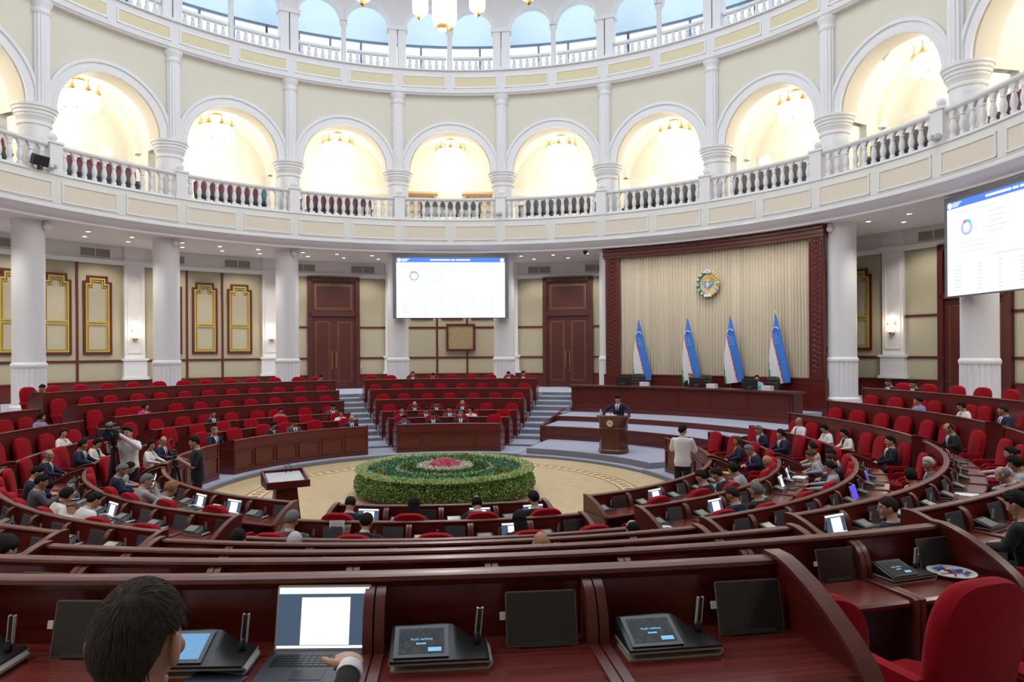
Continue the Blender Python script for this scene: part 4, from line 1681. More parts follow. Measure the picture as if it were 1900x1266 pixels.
q.lathe([(0.03, 0), (0.032, 0.02), (0.032, 0.13), (0.014, 0.17), (0.014, 0.185)], (0.33, 0.12, 0), 12)
q.build('body', M.setdefault('bottle', mat('pale_blue_bottle', (0.55, 0.66, 0.82), 0.15, noise=0.05)), t)
q = MB()
q.lathe([(0.016, 0.185), (0.016, 0.205)], (0.33, 0.12, 0), 10)
q.build('cap', 'blueflag', t)

# lectern on the parquet
lx, ly = -2.42, -4.40
lphi = math.degrees(math.atan2(lx, ly))
t = thing('lectern', 'free-standing mahogany lectern with slanted white top on the parquet', 'lectern', (lx, ly, PARQ), R(28))
q = MB()
lv = [(0.0, 0.30, 0.22), (0.06, 0.30, 0.22), (0.07, 0.26, 0.19), (0.5, 0.22, 0.16), (1.02, 0.17, 0.13)]
for z, hx, hy in lv:
    for sx, sy in ((-1, -1), (1, -1), (1, 1), (-1, 1)):
        q.vert((sx * hx, sy * hy, z))
for i in range(len(lv) - 1):
    for j in range(4):
        q.face((i * 4 + j, i * 4 + (j + 1) % 4, (i + 1) * 4 + (j + 1) % 4, (i + 1) * 4 + j))
q.face((3, 2, 1, 0))
q.face([(len(lv) - 1) * 4 + j for j in range(4)])
q.build('post', 'wood', t)
q = MB()
q.extrude([(-0.27, 1.00), (0.27, 1.00), (0.30, 1.20), (0.27, 1.25), (-0.27, 1.11), (-0.29, 1.07)], -0.36, -0.33, lambda y, z, x: (x, y, z))
q.extrude([(-0.27, 1.00), (0.27, 1.00), (0.30, 1.20), (0.27, 1.25), (-0.27, 1.11), (-0.29, 1.07)], 0.33, 0.36, lambda y, z, x: (x, y, z))
q.extrude([(-0.27, 1.0), (0.27, 1.0), (0.27, 1.19), (-0.27, 1.05)], -0.33, 0.33, lambda y, z, x: (x, y, z))
q.box((0, -0.28, 1.06), (0.72, 0.03, 0.12))
q.box((0, 0.285, 1.14), (0.72, 0.03, 0.2))
q.build('top_box', 'wood', t)
q = MB()
q.extrude([(-0.25, 1.058), (0.26, 1.19), (0.26, 1.196), (-0.25, 1.064)], -0.30, 0.30, lambda y, z, x: (x, y, z))
q.build('writing_surface', M.setdefault('greytop', mat('pale_grey_surface', (0.55, 0.55, 0.58), 0.4, noise=0.03)), t)
for dx in (0.06, 0.14):
    q = MB()
    q.tube([(dx, 0.22, 1.18), (dx, 0.21, 1.30), (dx - 0.18, 0.16, 1.40)], [0.010, 0.006, 0.005], 6)
    q.ellipsoid((dx - 0.19, 0.155, 1.405), (0.022, 0.013, 0.013), 8, 6)
    o = q.build('gooseneck_microphone', 'dark', None)
    o.location = t.location
    o.rotation_euler = t.rotation_euler
    tag(o, 'bent black gooseneck microphone on the lectern, %s of two' % ('first' if dx < 0.1 else 'second'), 'microphone')

# ================================================================== FLAGS AND EMBLEM
def make_flag(px, ytop, label, i):
    r = 14.24
    ph = phi_on_circle(px, r, True)
    p = P(r, ph, 0.88)
    d = p.y - CAMP.y
    ztop = CAMP.z + (650 - 0.006 * (px - 950) - ytop) * d / FPX
    H = ztop - 0.10
    t = thing('flag', label, 'flag', p, -R(ph) * 0.75, 'national flags on the stage')
    q = MB()
    q.tube([(0, 0, 0.0), (0, 0, ztop - 0.88)], 0.018, 10)
    q.lathe([(0.14, 0.0), (0.14, 0.03), (0.04, 0.06), (0.02, 0.07)], n=14)
    q.build('pole', 'brass', t)
    q = MB()
    q.lathe([(0.005, 0), (0.03, 0.03), (0.02, 0.06), (0.028, 0.08), (0.003, 0.17)], (0, 0, ztop - 0.88 - 0.02), 10)
    q.build('finial', 'brass', t)
    # cloth hanging in a long fold, as outline pairs by depth below the top
    prof = [(0.0, -0.02, 0.02), (0.30, -0.05, 0.10), (0.60, -0.11, 0.17), (1.0, -0.17, 0.25), (1.4, -0.215, 0.34), (1.8, -0.245, 0.43), (2.2, -0.235, 0.50), (2.45, -0.21, 0.515)]
    nu, nv = 26, 40
    top = ztop - 0.88 - 0.05
    Hc = 2.45
    s2 = min(1.0, (top - 0.05) / 2.5)

    def edge(v):
        for (a, l0, r0), (bb, l1, r1) in zip(prof, prof[1:]):
            if v <= bb + 1e-9:
                w = (v - a) / (bb - a)
                return l0 + (l1 - l0) * w, r0 + (r1 - r0) * w
        return prof[-1][1:]
    q = MB()
    q2 = MB()
    for half, sgn in ((0, -1), (1, 1)):
        for j in range(nv + 1):
            v = Hc * j / nv
            l, rr = edge(v)
            for k in range(nu + 1):
                u = k / nu
                x = l + (rr - l) * u
                dep = math.sin(math.pi * u) ** 0.7 * (0.03 + 0.09 * v / Hc)
                fold = 0.018 * (v / Hc) * math.sin(u * 13 + 1.3 * v + i)
                q.vert((x, sgn * dep + (fold if sgn < 0 else 0), top - v * s2 * 1.0 - (0.10 * (1 - u) * (v / Hc) ** 4 - 0.05)))
    def colour(u, v):
        if v < 0.42:
            return 0
        l, rr = edge(v)
        x = l + (rr - l) * u
        # the red line runs from the hoist edge to the lower fly corner
        xr = -0.11 + (v - 0.75) * 0.245 if v > 0.75 else -9
        if v > 1.55 and u < 0.10 * (v - 1.55) / 0.7:
            return 3
        if x < xr - 0.02:
            return 1
        if x < xr + 0.012:
            return 2
        return 0
    n1 = nu + 1
    for half in (0, 1):
        o = half * (nv + 1) * n1
        for j in range(nv):
            for k in range(nu):
                q.mi = colour((k + 0.5) / nu, Hc * (j + 0.5) / nv)
                a = o + j * n1 + k
                q.face((a, a + 1, a + n1 + 1, a + n1))
    cl = q.build('cloth', ['blueflag', 'whiteflag', 'redflag', 'greenflag'], t, smooth=60)
    s = MB()                     # crescent and stars
    l, rr = edge(0.40)
    for k in range(12):
        a0, a1 = math.pi * (0.05 + 0.085 * k), math.pi * (0.05 + 0.085 * (k + 1))
        cx, cz, ra = 0.02, top - 0.52, 0.105
        s.tube([(cx + ra * math.cos(a0), -0.085, cz + ra * 0.9 * math.sin(a0)), (cx + ra * math.cos(a1), -0.085, cz + ra * 0.9 * math.sin(a1))], 0.020, 6)
    s.build('crescent', 'whiteflag', cl)
    rows = [(-0.04, 0.72), (0.055, 0.70), (-0.015, 0.80), (0.06, 0.79), (0.125, 0.80), (-0.02, 0.89), (0.06, 0.88), (0.14, 0.90), (0.02, 0.98), (0.09, 0.98), (0.165, 1.0), (-0.06, 0.64)]
    for (x, v) in rows:
        s = MB()
        pts = []
        for k in range(10):
            rr2 = 0.021 if k % 2 == 0 else 0.009
            a = math.pi / 2 + math.pi * k / 5
            pts.append((x + rr2 * math.cos(a), top - v * s2 + rr2 * math.sin(a)))
        s.extrude(pts, -0.112, -0.104, lambda a, z, y: (a, y, z))
        s.build('star', 'whiteflag', cl)


for i, (px, yt, w) in enumerate(((1185, 595, 'nearest the centre block'), (1276, 592, 'directly behind the chairman'), (1355, 588, 'between the chairman and the woman in pale blue'), (1439, 583, 'behind the woman in pale blue, nearest the curtain end'))):
    make_flag(px, yt, 'blue, white and green flag ' + w, i)

ephi = phi_on_circle(1316, 14.6, True)
ed = P(14.6, ephi, 0).y - CAMP.y
ez = CAMP.z + (648 - 527) * ed / FPX
t = thing('state_emblem', 'round coloured state emblem with wreath and bird mounted on the stage curtain', 'emblem', P(14.57, ephi, ez), -R(ephi))
EM = {'g': mat('emblem_green', (0.10, 0.20, 0.07), 0.5, noise=0.2), 'w': mat('emblem_white', (0.70, 0.73, 0.74), 0.5, noise=0.05), 'b': mat('emblem_blue', (0.16, 0.36, 0.62), 0.5, noise=0.1),
      'y': mat('emblem_gold', (0.60, 0.45, 0.14), 0.4, noise=0.2), 's': mat('emblem_sand', (0.60, 0.46, 0.30), 0.6, noise=0.2)}


def disc(c, rx, rz, y0, y1, m, name, parent=t, a0=0, a1=360, n=32):
    q = MB()
    pts = [(c[0] + rx * math.cos(R(a0 + (a1 - a0) * k / n)), c[1] + rz * math.sin(R(a0 + (a1 - a0) * k / n))) for k in range(n + (0 if a1 - a0 >= 360 else 1))]
    if a1 - a0 < 360:
        pts.append((c[0], c[1]))
    q.extrude(pts, y0, y1, lambda x, z, y: (x, y, z))
    return q.build(name, EM[m], parent)


disc((0, 0), 0.36, 0.42, -0.03, 0.0, 's', 'field')
for s, m in ((1, 'g'), (-1, 'y')):      # cotton wreath on one side, wheat on the other
    q = MB()
    for k in range(11):
        a = R(100 + 15.5 * k) if s > 0 else R(80 - 15.5 * k)
        q.ellipsoid((0.41 * math.cos(a), -0.045, 0.46 * math.sin(a)), (0.085, 0.04, 0.075), 10, 6)
    q.build('wreath_branch', EM[m], t)
    q = MB()
    for k in range(6):
        a = R(110 + 25 * k) if s > 0 else R(72 - 25 * k)
        if s > 0:
            q.ellipsoid((0.42 * math.cos(a), -0.085, 0.47 * math.sin(a)), (0.05, 0.03, 0.045), 10, 6)
        else:
            q.box((0.42 * math.cos(a), -0.085, 0.47 * math.sin(a)), (0.03, 0.02, 0.09), Matrix.Rotation(a, 3, 'Y'))
    q.build('cotton_boll' if s > 0 else 'wheat_ear', EM['w' if s > 0 else 'y'], t)
for a in (178, 212, -4, -30):
    q = MB()
    q.box((0.42 * math.cos(R(a)), -0.095, 0.47 * math.sin(R(a))), (0.17, 0.02, 0.05), Matrix.Rotation(-R(a + (180 if a > 90 else 0)), 3, 'Y'))
    q.build('ribbon', EM['b'], t)
disc((0, 0.47), 0.10, 0.085, -0.10, -0.03, 'w', 'star_field')
disc((0, 0.47), 0.045, 0.045, -0.115, -0.09, 'b', 'star')
q = MB()
for k in range(17):
    a = R(12 + 9.75 * k)
    q.box((0.20 * math.cos(a), -0.04, 0.02 + 0.22 * math.sin(a)), (0.20, 0.02, 0.012), Matrix.Rotation(-a, 3, 'Y'))
q.build('sun_rays', EM['y'], t)
disc((0, 0.10), 0.10, 0.08, -0.06, -0.03, 'y', 'sun', a0=0, a1=180)
for s in (-1, 1):
    q = MB()
    q.extrude([(0, -0.02), (s * 0.20, 0.07), (s * 0.22, 0.02), (s * 0.12, -0.10), (0, -0.16)], -0.075, -0.04, lambda x, z, y: (x, y, z))
    q.build('wing', EM['b'], t)
q = MB()
q.ellipsoid((0, -0.08, -0.06), (0.04, 0.03, 0.13), 12, 8)
q.ellipsoid((0, -0.08, 0.09), (0.028, 0.025, 0.035), 10, 6)
q.build('bird', EM['w'], t)
q = MB()
q.box((0, -0.10, -0.46), (0.30, 0.03, 0.11))
q.build('name_ribbon', EM['w'], t)

# ================================================================== SCREENS
def projection(name, phi, label):
    t = thing(name, label, 'screen', P(14.02, phi, 0), -R(phi))
    W, z0, z1 = 4.70, 4.62, 7.40
    q = MB()
    q.box((0, 0.10, (z0 + z1) / 2), (W + 0.30, 0.16, z1 - z0 + 0.0))
    q.build('housing', M.setdefault('greyframe', mat('grey_screen_housing', (0.16, 0.165, 0.185), 0.5, noise=0.05)), t)
    zt = z1 - 0.16
    q = MB()
    q.box((0, 0.012, (z0 + 0.03 + zt) / 2), (W, 0.03, zt - z0 - 0.03))
    q.build('display', M.setdefault('display', emis('lit_display', (0.80, 0.82, 0.84), 1.0)), t)
    q = MB()
    q.box((0, -0.005, zt - 0.095), (W, 0.012, 0.19))
    hb = q.build('header_band', M.setdefault('header', emis('blue_header', (0.05, 0.16, 0.72), 1.0)), t)
    q = MB()
    q.tube([(-W / 2 + 0.12, -0.010, zt - 0.095), (-W / 2 + 0.12, -0.018, zt - 0.095)], 0.085, 20)
    q.box((W / 2 - 0.12, -0.014, zt - 0.095), (0.15, 0.008, 0.15))
    for k in range(3):
        q.box((-W / 2 + 0.40 - 0.03 * k, -0.014, zt - 0.05 - 0.045 * k), (0.34 - 0.06 * k, 0.006, 0.022))
    random.seed(5)
    x = -W / 2 + 1.45
    while x < -W / 2 + 3.25:
        w = random.choice((0.04, 0.05, 0.06))
        if random.random() < 0.88:
            q.box((x + w / 2, -0.014, zt - 0.09), (w * 0.8, 0.006, 0.06))
        x += w
    q.build('heading', M.setdefault('display', None), hb)
    M.setdefault('scr_ink', emis('pale_grey_screen_text', (0.42, 0.47, 0.60), 1.0))
    M.setdefault('scr_band', emis('pale_blue_table_band', (0.64, 0.71, 0.80), 1.0))
    # donut chart
    cx, cz, ro, ri = -W / 2 + 0.76, zt - 0.78, 0.215, 0.135
    for nm, a0, a1, col in (('chart_slice', 100, 125, (0.62, 0.06, 0.06)), ('chart_slice', 40, 96, (0.08, 0.42, 0.44)), ('chart_slice', 128, 398, (0.30, 0.38, 0.66))):
        q = MB()
        n = max(4, int((a1 - a0) / 9))
        pts = [(cx + ro * math.cos(R(a0 + (a1 - a0) * k / n)), cz + ro * math.sin(R(a0 + (a1 - a0) * k / n))) for k in range(n + 1)]
        pts += [(cx + ri * math.cos(R(a0 + (a1 - a0) * k / n)), cz + ri * math.sin(R(a0 + (a1 - a0) * k / n))) for k in range(n, -1, -1)]
        for k in range(n):
            q.extrude([pts[k], pts[k + 1], pts[2 * n - k], pts[2 * n + 1 - k]], -0.014, -0.002, lambda a, z, y: (a, y, z))
        q.build(nm, emis('chart_colour', col, 1.0), t)
    q = MB()
    random.seed(9)
    for k in range(5):                           # legend lines, paragraph lines, table cells: too small to read
        q.box((-0.55, -0.006, zt - 0.50 - 0.13 * k), (random.uniform(0.45, 0.7), 0.006, 0.028))
        q.box((-1.02, -0.006, zt - 0.50 - 0.13 * k), (0.03, 0.006, 0.04))
    for k in range(3):
        q.box((-W / 2 + 1.0, -0.006, zt - 1.18 - 0.13 * k), (random.uniform(0.9, 1.3), 0.006, 0.022))
    q.box((-W / 2 + 1.1, -0.006, zt - 0.34), (1.5, 0.006, 0.026))
    q.box((0.2, -0.006, zt - 1.62), (1.6, 0.006, 0.03))
    for k in range(9):
        q.box((1.45, -0.006, zt - 0.50 - 0.09 * k), (random.uniform(1.2, 1.7), 0.006, 0.018))
    for rr in range(8):
        for cc in range(6):
            q.box((-W / 2 + 0.5 + 0.72 * cc + (0 if cc else -0.08), -0.010, zt - 1.80 - 0.095 * rr), (random.uniform(0.12, 0.2) if cc else random.uniform(0.25, 0.42), 0.006, 0.026))
    q.build('faint_text', 'scr_ink', t)
    q = MB()
    for rr in range(0, 8, 2):
        q.box((0, -0.004, zt - 1.80 - 0.095 * rr), (W - 0.3, 0.004, 0.085))
    q.box((0.45 + 0.75, -0.004, zt - 0.36), (1.0, 0.004, 0.07))
    q.build('table_band', 'scr_band', t)
    return t


projection('projection_screen', -3.25, 'large bright projection screen with a blue header hung in front of two white columns')
projection('projection_screen', 86.75, 'large bright projection screen seen at a slant, cut by the right edge')

# ================================================================== LIGHT FITTINGS
M['crystal'] = emis('lit_crystal', (1.0, 0.93, 0.82), 3.2)
M['crystal_white'] = emis('lit_white_crystal', (1.0, 0.98, 0.95), 2.4)


def gallery_chandelier(k, i):
    pc = COLPHI[k] + 9
    p = P(16.5, pc, 0)
    t = thing('crystal_chandelier', 'round crystal chandelier with gilt crown hanging in the %s gallery arch from the far left' % ORD[i], 'chandelier', p, -R(pc))
    q = MB()
    q.tube([(0, 0, 13.38), (0, 0, 13.12)], 0.02, 8)
    q.lathe([(0.10, 13.30), (0.10, 13.38)], n=12)
    q.lathe([(0.20, 13.06), (0.22, 13.10), (0.20, 13.14)], n=20)
    q.lathe([(0.66, 12.55), (0.70, 12.58), (0.66, 12.61)], n=28)
    for a in range(8):
        w = 2 * math.pi * a / 8
        c = (0.64 * math.cos(w), 0.64 * math.sin(w))
        q.lathe([(0.02, 12.98), (0.012, 12.80), (0.05, 12.72), (0.10, 12.62), (0.08, 12.56)], (c[0], c[1], 0), 8)
    q.build('frame', 'brass', t)
    q = MB()
    q.lathe([(0.17, 12.60), (0.18, 13.05)], n=20)
    q.lathe([(0.68, 12.56), (0.70, 12.40), (0.64, 12.20), (0.45, 12.02), (0.20, 11.95)], n=28)
    for a in range(16):
        w = 2 * math.pi * a / 16
        rr = 0.66 - 0.10 * (a % 2)
        q.lathe([(0.055, 12.3), (0.06, 12.10 - 0.06 * (a % 2)), (0.03, 12.02 - 0.06 * (a % 2))], (rr * math.cos(w), rr * math.sin(w), 0), 8)
    q.build('crystal_drum', 'crystal', t)
    for a in range(8):
        w = 2 * math.pi * a / 8 + 0.2
        q = MB()
        q.ellipsoid((0.56 * math.cos(w), 0.56 * math.sin(w), 11.96), (0.03, 0.03, 0.045), 8, 6)
        q.build('drop', 'brass', t)
    lamp('chandelier_light', 'POINT', (0, 0, 12.75), 125, (1.0, 0.91, 0.78), 0.5, t)
    lamp('chandelier_light', 'POINT', (0, 0, 11.75), 90, (1.0, 0.91, 0.78), 0.4, t)


for i, k in enumerate(range(-1, 9)):
    gallery_chandelier(k, i)

t = thing('hall_chandelier', 'huge tiered crystal chandelier with cylindrical pendants hanging over the flower bed', 'chandelier', (0, 0, 0))
q = MB()
q.tube([(0, 0, 12.2), (0, 0, 20.2)], 0.06, 10)
q.build('stem', 'brass', t)
q = MB()
for rr, z in ((0.95, 12.1), (2.1, 12.75)):
    q.lathe([(rr - 0.05, z), (rr, z - 0.05), (rr + 0.05, z), (rr, z + 0.05)], n=40)
for a in range(8):
    w = 2 * math.pi * a / 8
    q.tube([(0, 0, 12.6), (0.95 * math.cos(w), 0.95 * math.sin(w), 12.1), (2.1 * math.cos(w), 2.1 * math.sin(w), 12.75)], 0.025, 6)
q.build('ring_frame', 'brass', t)


def pendant(x, y, z, r, h, mt='crystal_white'):
    q = MB()
    q.lathe([(r, h), (r, 0.10), (r * 0.92, 0.02), (r * 0.55, -0.03), (0.04, -0.05)], (x, y, z), 20)
    o = q.build('crystal_cylinder', mt, t)
    q = MB()
    q.lathe([(0.02, -0.16), (r * 0.36, -0.12), (r * 0.42, -0.05), (r * 0.34, 0.0)], (x, y, z), 14)
    q.build('gilt_ball', 'brass', o)


pendant(0, 0, 10.92, 0.235, 1.2, 'crystal')
for x, y in ((-0.55, 0.30), (0.82, 0.15), (0.15, -0.88), (0.10, 0.88)):
    pendant(x, y, 11.30, 0.19, 0.85)
for a in (0, 180, 225, 270, 315):
    pendant(1.95 * math.cos(R(a)) + 0.08, 1.95 * math.sin(R(a)), 11.50, 0.19, 0.85)
q = MB()
q.lathe([(0.02, -0.19), (0.11, -0.15), (0.145, -0.06), (0.13, 0.0), (0.08, 0.05)], (0, 0, 10.92), 20)
q.build('bottom_ball', 'brass', t)
lamp('hall_chandelier_light', 'POINT', (0, 0, 10.5), 620, (1.0, 0.95, 0.88), 0.5, t)
lamp('hall_chandelier_light', 'POINT', (0, 0, 14.2), 420, (1.0, 0.95, 0.88), 0.8, t)

# downlights in the ceiling under the balcony
M['lens'] = emis('downlight_lens', (1.0, 0.95, 0.86), 6.0)
q = MB()
q.lathe([(0.075, 0.0), (0.095, -0.012), (0.095, 0.0)], n=18)
dtm = q.mesh('trim', 'white')
q = MB()
q.lathe([(0.07, -0.006), (0.07, -0.002)], n=16)
dlm = q.mesh('lens', 'lens')
cnt = 0
for k in VIS:
    pc = COLPHI[k] + 9
    for j, (d, r) in enumerate(((-6.2, 15.5), (-4.6, 16.7), (-0.8, 15.5), (0.9, 16.7), (4.9, 15.5), (6.3, 16.7))):
        p = P(r, pc + d, 7.484)
        if not inframe(p, 5) or 24 < pc + d < 59:
            continue
        t = thing('downlight', 'small round downlight, %s of the %s bay of the balcony ceiling' % (ORD[j], ORD[k + 1]), 'downlight', p, 0, 'ceiling downlights under the balcony')
        link('trim', dtm, t)
        link('lens', dlm, t)
        cnt += 1
for k in range(-6, 12):
    pc = COLPHI[k] if k >= -8 and k in COLPHI else 5.75 + 18 * (k - 4)
    for d in (4.5, 13.5):
        if 26 < pc + d < 57:
            continue
        p = P(17.0, pc + d, 7.46)
        lamp('downlight_lamp', 'SPOT', p, 150, (1.0, 0.93, 0.82), 0.06, spot=118, target=P(17.2, pc + d, 0))
    if not 20 < pc + 9 < 62:
        lamp('downlight_lamp', 'SPOT', P(15.3, pc + 9, 7.44), 240, (1.0, 0.95, 0.88), 0.06, spot=135, target=P(14.6, pc + 9, 0))
for ph in (28, 35, 42, 49, 55):
    lamp('stage_lamp', 'SPOT', P(13.2, ph, 7.9), 70, (1.0, 0.94, 0.85), 0.3, spot=120, target=P(13.2, ph, 0.9))

# air vents
vf = MB()
path_frame(vf, [(-0.56, 6.98), (-0.56, 7.32), (0.56, 7.32), (0.56, 6.98)], 0.03, 0.03, -0.015)
vf.box((0, -0.015, 7.15), (0.03, 0.03, 0.32))
vfm = vf.mesh('frame', 'white')
vg = MB()
vg.box((0, -0.006, 7.15), (1.1, 0.012, 0.32))
for j in range(14):
    vg.box((0, -0.014, 7.01 + j * 0.0215), (1.1, 0.012, 0.008))
vgm = vg.mesh('grille', 'grille')
nv = 0
for k in VIS:
    for d in (4.6, 13.4):
        p = P(18.2, COLPHI[k] + d, 7.1)
        if not inframe(p, 20) or 24 < COLPHI[k] + d < 59:
            continue
        t = thing('air_vent', 'louvred air vent in the white frieze, %s counted along the wall from the far left' % ORD[min(nv, 19)], 'vent')
        nv += 1
        place(t, 18.21, COLPHI[k] + d)
        link('frame', vfm, t)
        link('grille', vgm, t)

# dome cameras beside the columns
q = MB()
q.ellipsoid((0, 0, -0.20), (0.115, 0.115, 0.115), 18, 12)
cdm = q.mesh('dome', 'whitepaint', 60)
q = MB()
q.lathe([(0.09, -0.14), (0.10, -0.05), (0.05, -0.02), (0.05, 0.0)], n=16)
cmm = q.mesh('mount', 'white')
for px, py, w in ((89, 427, 'at the far left column'), (327, 458, 'at the column beside the press'), (547, 477, 'at the column by the door'), (1120, 476, 'at the carved stage frame'), (1541, 429, 'at the column by the curtain end')):
    ph = phi_on_circle(px, 14.62, True)
    t = thing('dome_camera', 'white ball-shaped ceiling camera ' + w, 'camera', P(14.62, ph, 7.485))
    link('dome', cdm, t)
    link('mount', cmm, t)
ph = phi_on_circle(1087, 14.62, True)
t = thing('dome_camera', 'small black dome camera under the balcony edge near the stage', 'camera', P(14.62, ph, 7.485))
q = MB()
q.ellipsoid((0, 0, -0.07), (0.09, 0.09, 0.10), 14, 10)
q.build('dome', 'dark', t)
q = MB()
q.lathe([(0.10, -0.05), (0.10, 0.0)], n=14)
q.build('mount', 'dark', t)

# little black screen and white projectors on the balustrade
ph = phi_on_circle(77, 13.6, True)
t = thing('stage_speaker', 'small black flat speaker fixed at the foot of the balustrade', 'speaker', P(13.62, ph, 8.98), -R(ph))
q = MB()
q.box((0, 0, 0.13), (0.50, 0.16, 0.32), Matrix.Rotation(R(20), 3, 'X'))
q.build('cabinet', 'slate', t, bevel=0.02)
q = MB()
q.box((0, -0.085, 0.10), (0.44, 0.012, 0.27), Matrix.Rotation(R(20), 3, 'X'))
q.build('grille', 'dark', t)
q = MB()
q.box((0, 0.0, -0.08), (0.1, 0.1, 0.16))
q.build('bracket', 'dark', t)
for px, z, w in ((98, 9.02, 'beside the small black speaker'), (927, 9.10, 'near the end of the central screen'), (1737, 9.02, 'below the ball finial over the slanted screen')):
    ph = phi_on_circle(px, 13.62, True)
    t = thing('projector', 'little white projector on the balustrade ' + w, 'projector', P(13.60, ph, z), -R(ph))
    q = MB()
    q.box((0, 0, 0), (0.26, 0.20, 0.16))
    q.build('housing', 'white', t, bevel=0.03)
    q = MB()
    q.tube([(0.04, -0.09, 0), (0.04, -0.14, 0)], 0.05, 14)
    q.build('lens', 'silver', t)

# lattice grille in a wood frame under the central screen
pc = phi_on_circle(855, 18.15, True)
t = thing('lattice_panel', 'square wood framed lattice grille on the wall below the projection screen', 'wall grille')
place(t, 18.2, pc, 0)
zc = CAMP.z + (650.5 - 626.5) * (P(18.15, pc, 0).y - CAMP.y) / FPX
q = MB()
path_frame(q, [(-0.66, zc - 0.62), (-0.66, zc + 0.62), (0.66, zc + 0.62), (0.66, zc - 0.62)], 0.11, 0.09, -0.045)
q.build('frame', 'strip', t)
q = MB()
q.box((0, -0.01, zc), (1.28, 0.02, 1.2))
q.build('backing', M.setdefault('darkback', mat('olive_backing', (0.13, 0.10, 0.045), 0.8, noise=0.1)), t)
q = MB()
for j in range(-13, 14):
    for s in (-1, 1):
        c = j * 0.095
        pts = []
        for u in (-0.60, 0.60):
            pts.append((c + u, zc + s * u))
        (x0, z0), (x1, z1) = pts
        # clip to the frame
        def clip(xa, za, xb, zb):
            ta, tb = 0.0, 1.0
            dx = xb - xa
            for lim, sg in ((-0.61, 1), (0.61, -1)):
                da, db = sg * (xa - lim), sg * (xb - lim)
                if da < 0 and db < 0:
                    return None
                if da < 0:
                    ta = max(ta, da / (da - db))
                if db < 0:
                    tb = min(tb, da / (da - db))
            return (xa + dx * ta, za + (zb - za) * ta, xa + dx * tb, za + (zb - za) * tb) if tb > ta else None
        r4 = clip(x0, z0, x1, z1)
        if r4:
            q.tube([(r4[0], -0.035 - 0.012 * s, r4[1]), (r4[2], -0.035 - 0.012 * s, r4[3])], 0.019, 4)
q.build('lattice', M.setdefault('latt', mat('straw_lattice', (0.55, 0.46, 0.26), 0.6, noise=0.08)), t)
ph = phi_on_circle(667, 18.2, True)
t = thing('wall_socket', 'small white double socket on the wall beside the door', 'socket')
place(t, 18.262, ph, 2.47)
q = MB()
q.box((0, -0.012, 0), (0.20, 0.02, 0.12))
q.build('plate', 'white', t)
q = MB()
for s in (-1, 1):
    q.box((s * 0.045, -0.024, 0), (0.05, 0.006, 0.07))
q.build('insert', 'silver', t)

# ================================================================== GALLERY SEATS AND CABINETS
def gal_meshes(cb, chd):
    d = {}
    q = MB()
    q.extrude([(-0.21, 0.30), (0.21, 0.30), (0.23, 0.62), (-0.23, 0.62)], -0.05, 0.05, lambda x, z, y: (x, y + 0.20 + 0.1 * (z - 0.3), z))
    d['backrest'] = q.mesh('backrest', cb)
    q = MB()
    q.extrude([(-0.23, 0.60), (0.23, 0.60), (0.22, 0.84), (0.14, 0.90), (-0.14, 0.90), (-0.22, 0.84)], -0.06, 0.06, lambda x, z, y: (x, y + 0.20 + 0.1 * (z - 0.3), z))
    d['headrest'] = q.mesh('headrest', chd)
    q = MB()
    q.extrude([(-0.22, -0.22), (0.22, -0.22), (0.22, 0.2), (-0.22, 0.2)], 0.36, 0.44, lambda x, y, z: (x, y, z))
    d['seat'] = q.mesh('seat', cb)
    q = MB()
    for sx in (-0.18, 0.18):
        q.box((sx, 0, 0.18), (0.05, 0.34, 0.36))
    d['leg'] = q.mesh('leg_frame', 'dark')
    return d


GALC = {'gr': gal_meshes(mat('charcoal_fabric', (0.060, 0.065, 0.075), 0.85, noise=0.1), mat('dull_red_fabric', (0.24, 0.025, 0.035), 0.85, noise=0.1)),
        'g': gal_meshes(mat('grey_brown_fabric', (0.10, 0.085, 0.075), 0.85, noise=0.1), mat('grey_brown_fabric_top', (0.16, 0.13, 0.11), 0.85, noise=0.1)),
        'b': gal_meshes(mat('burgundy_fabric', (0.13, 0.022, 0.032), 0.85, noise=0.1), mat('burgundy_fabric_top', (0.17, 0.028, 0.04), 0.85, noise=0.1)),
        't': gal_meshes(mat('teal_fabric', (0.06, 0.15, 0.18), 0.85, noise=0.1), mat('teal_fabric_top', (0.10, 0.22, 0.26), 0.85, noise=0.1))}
GBAY = {-1: ('gr', 4, 0.62, 0.95), 0: ('gr', 9, 0.06, 0.72), 1: ('gr', 10, 0.06, 0.80), 2: ('b', 9, 0.10, 0.74), 3: ('g', 7, 0.22, 0.78), 4: ('g', 9, 0.12, 0.92), 5: ('g', 9, 0.10, 0.92), 6: ('g', 10, 0.18, 0.95), 7: ('g', 10, 0.30, 0.98), 8: ('b', 7, 0.25, 0.9)}
GN = {'gr': ('charcoal and red gallery chair', 'charcoal'), 'g': ('grey brown gallery chair', ''), 'b': ('burgundy gallery chair', ''), 't': ('teal gallery chair', '')}
for k, (sty, n, u0, u1) in GBAY.items():
    for j in range(n):
        ph = COLPHI[k] + 18 * (u0 + (u1 - u0) * (j + 0.5) / n)
        p = P(14.58, ph, 8.82)
        if abs(((ph - 5.75) + 9) % 18 - 9) < 3.3:
            p = P(15.55, ph, 8.82)
        if not inframe((p.x, p.y, p.z + 0.5), 0):
            continue
        s = 't' if (k == 1 and j >= n - 1) else sty
        t = thing('gallery_chair', '%s, %s in the %s bay from the far left' % (GN[s][0], ORD[j], ORD[k + 1]), 'chair', p, -R(ph), 'gallery chairs behind the balustrade')
        t.scale = (1.0, 1.0, 1.14)
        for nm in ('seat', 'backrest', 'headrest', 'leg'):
            link('leg_frame' if nm == 'leg' else nm, GALC[s][nm], t)
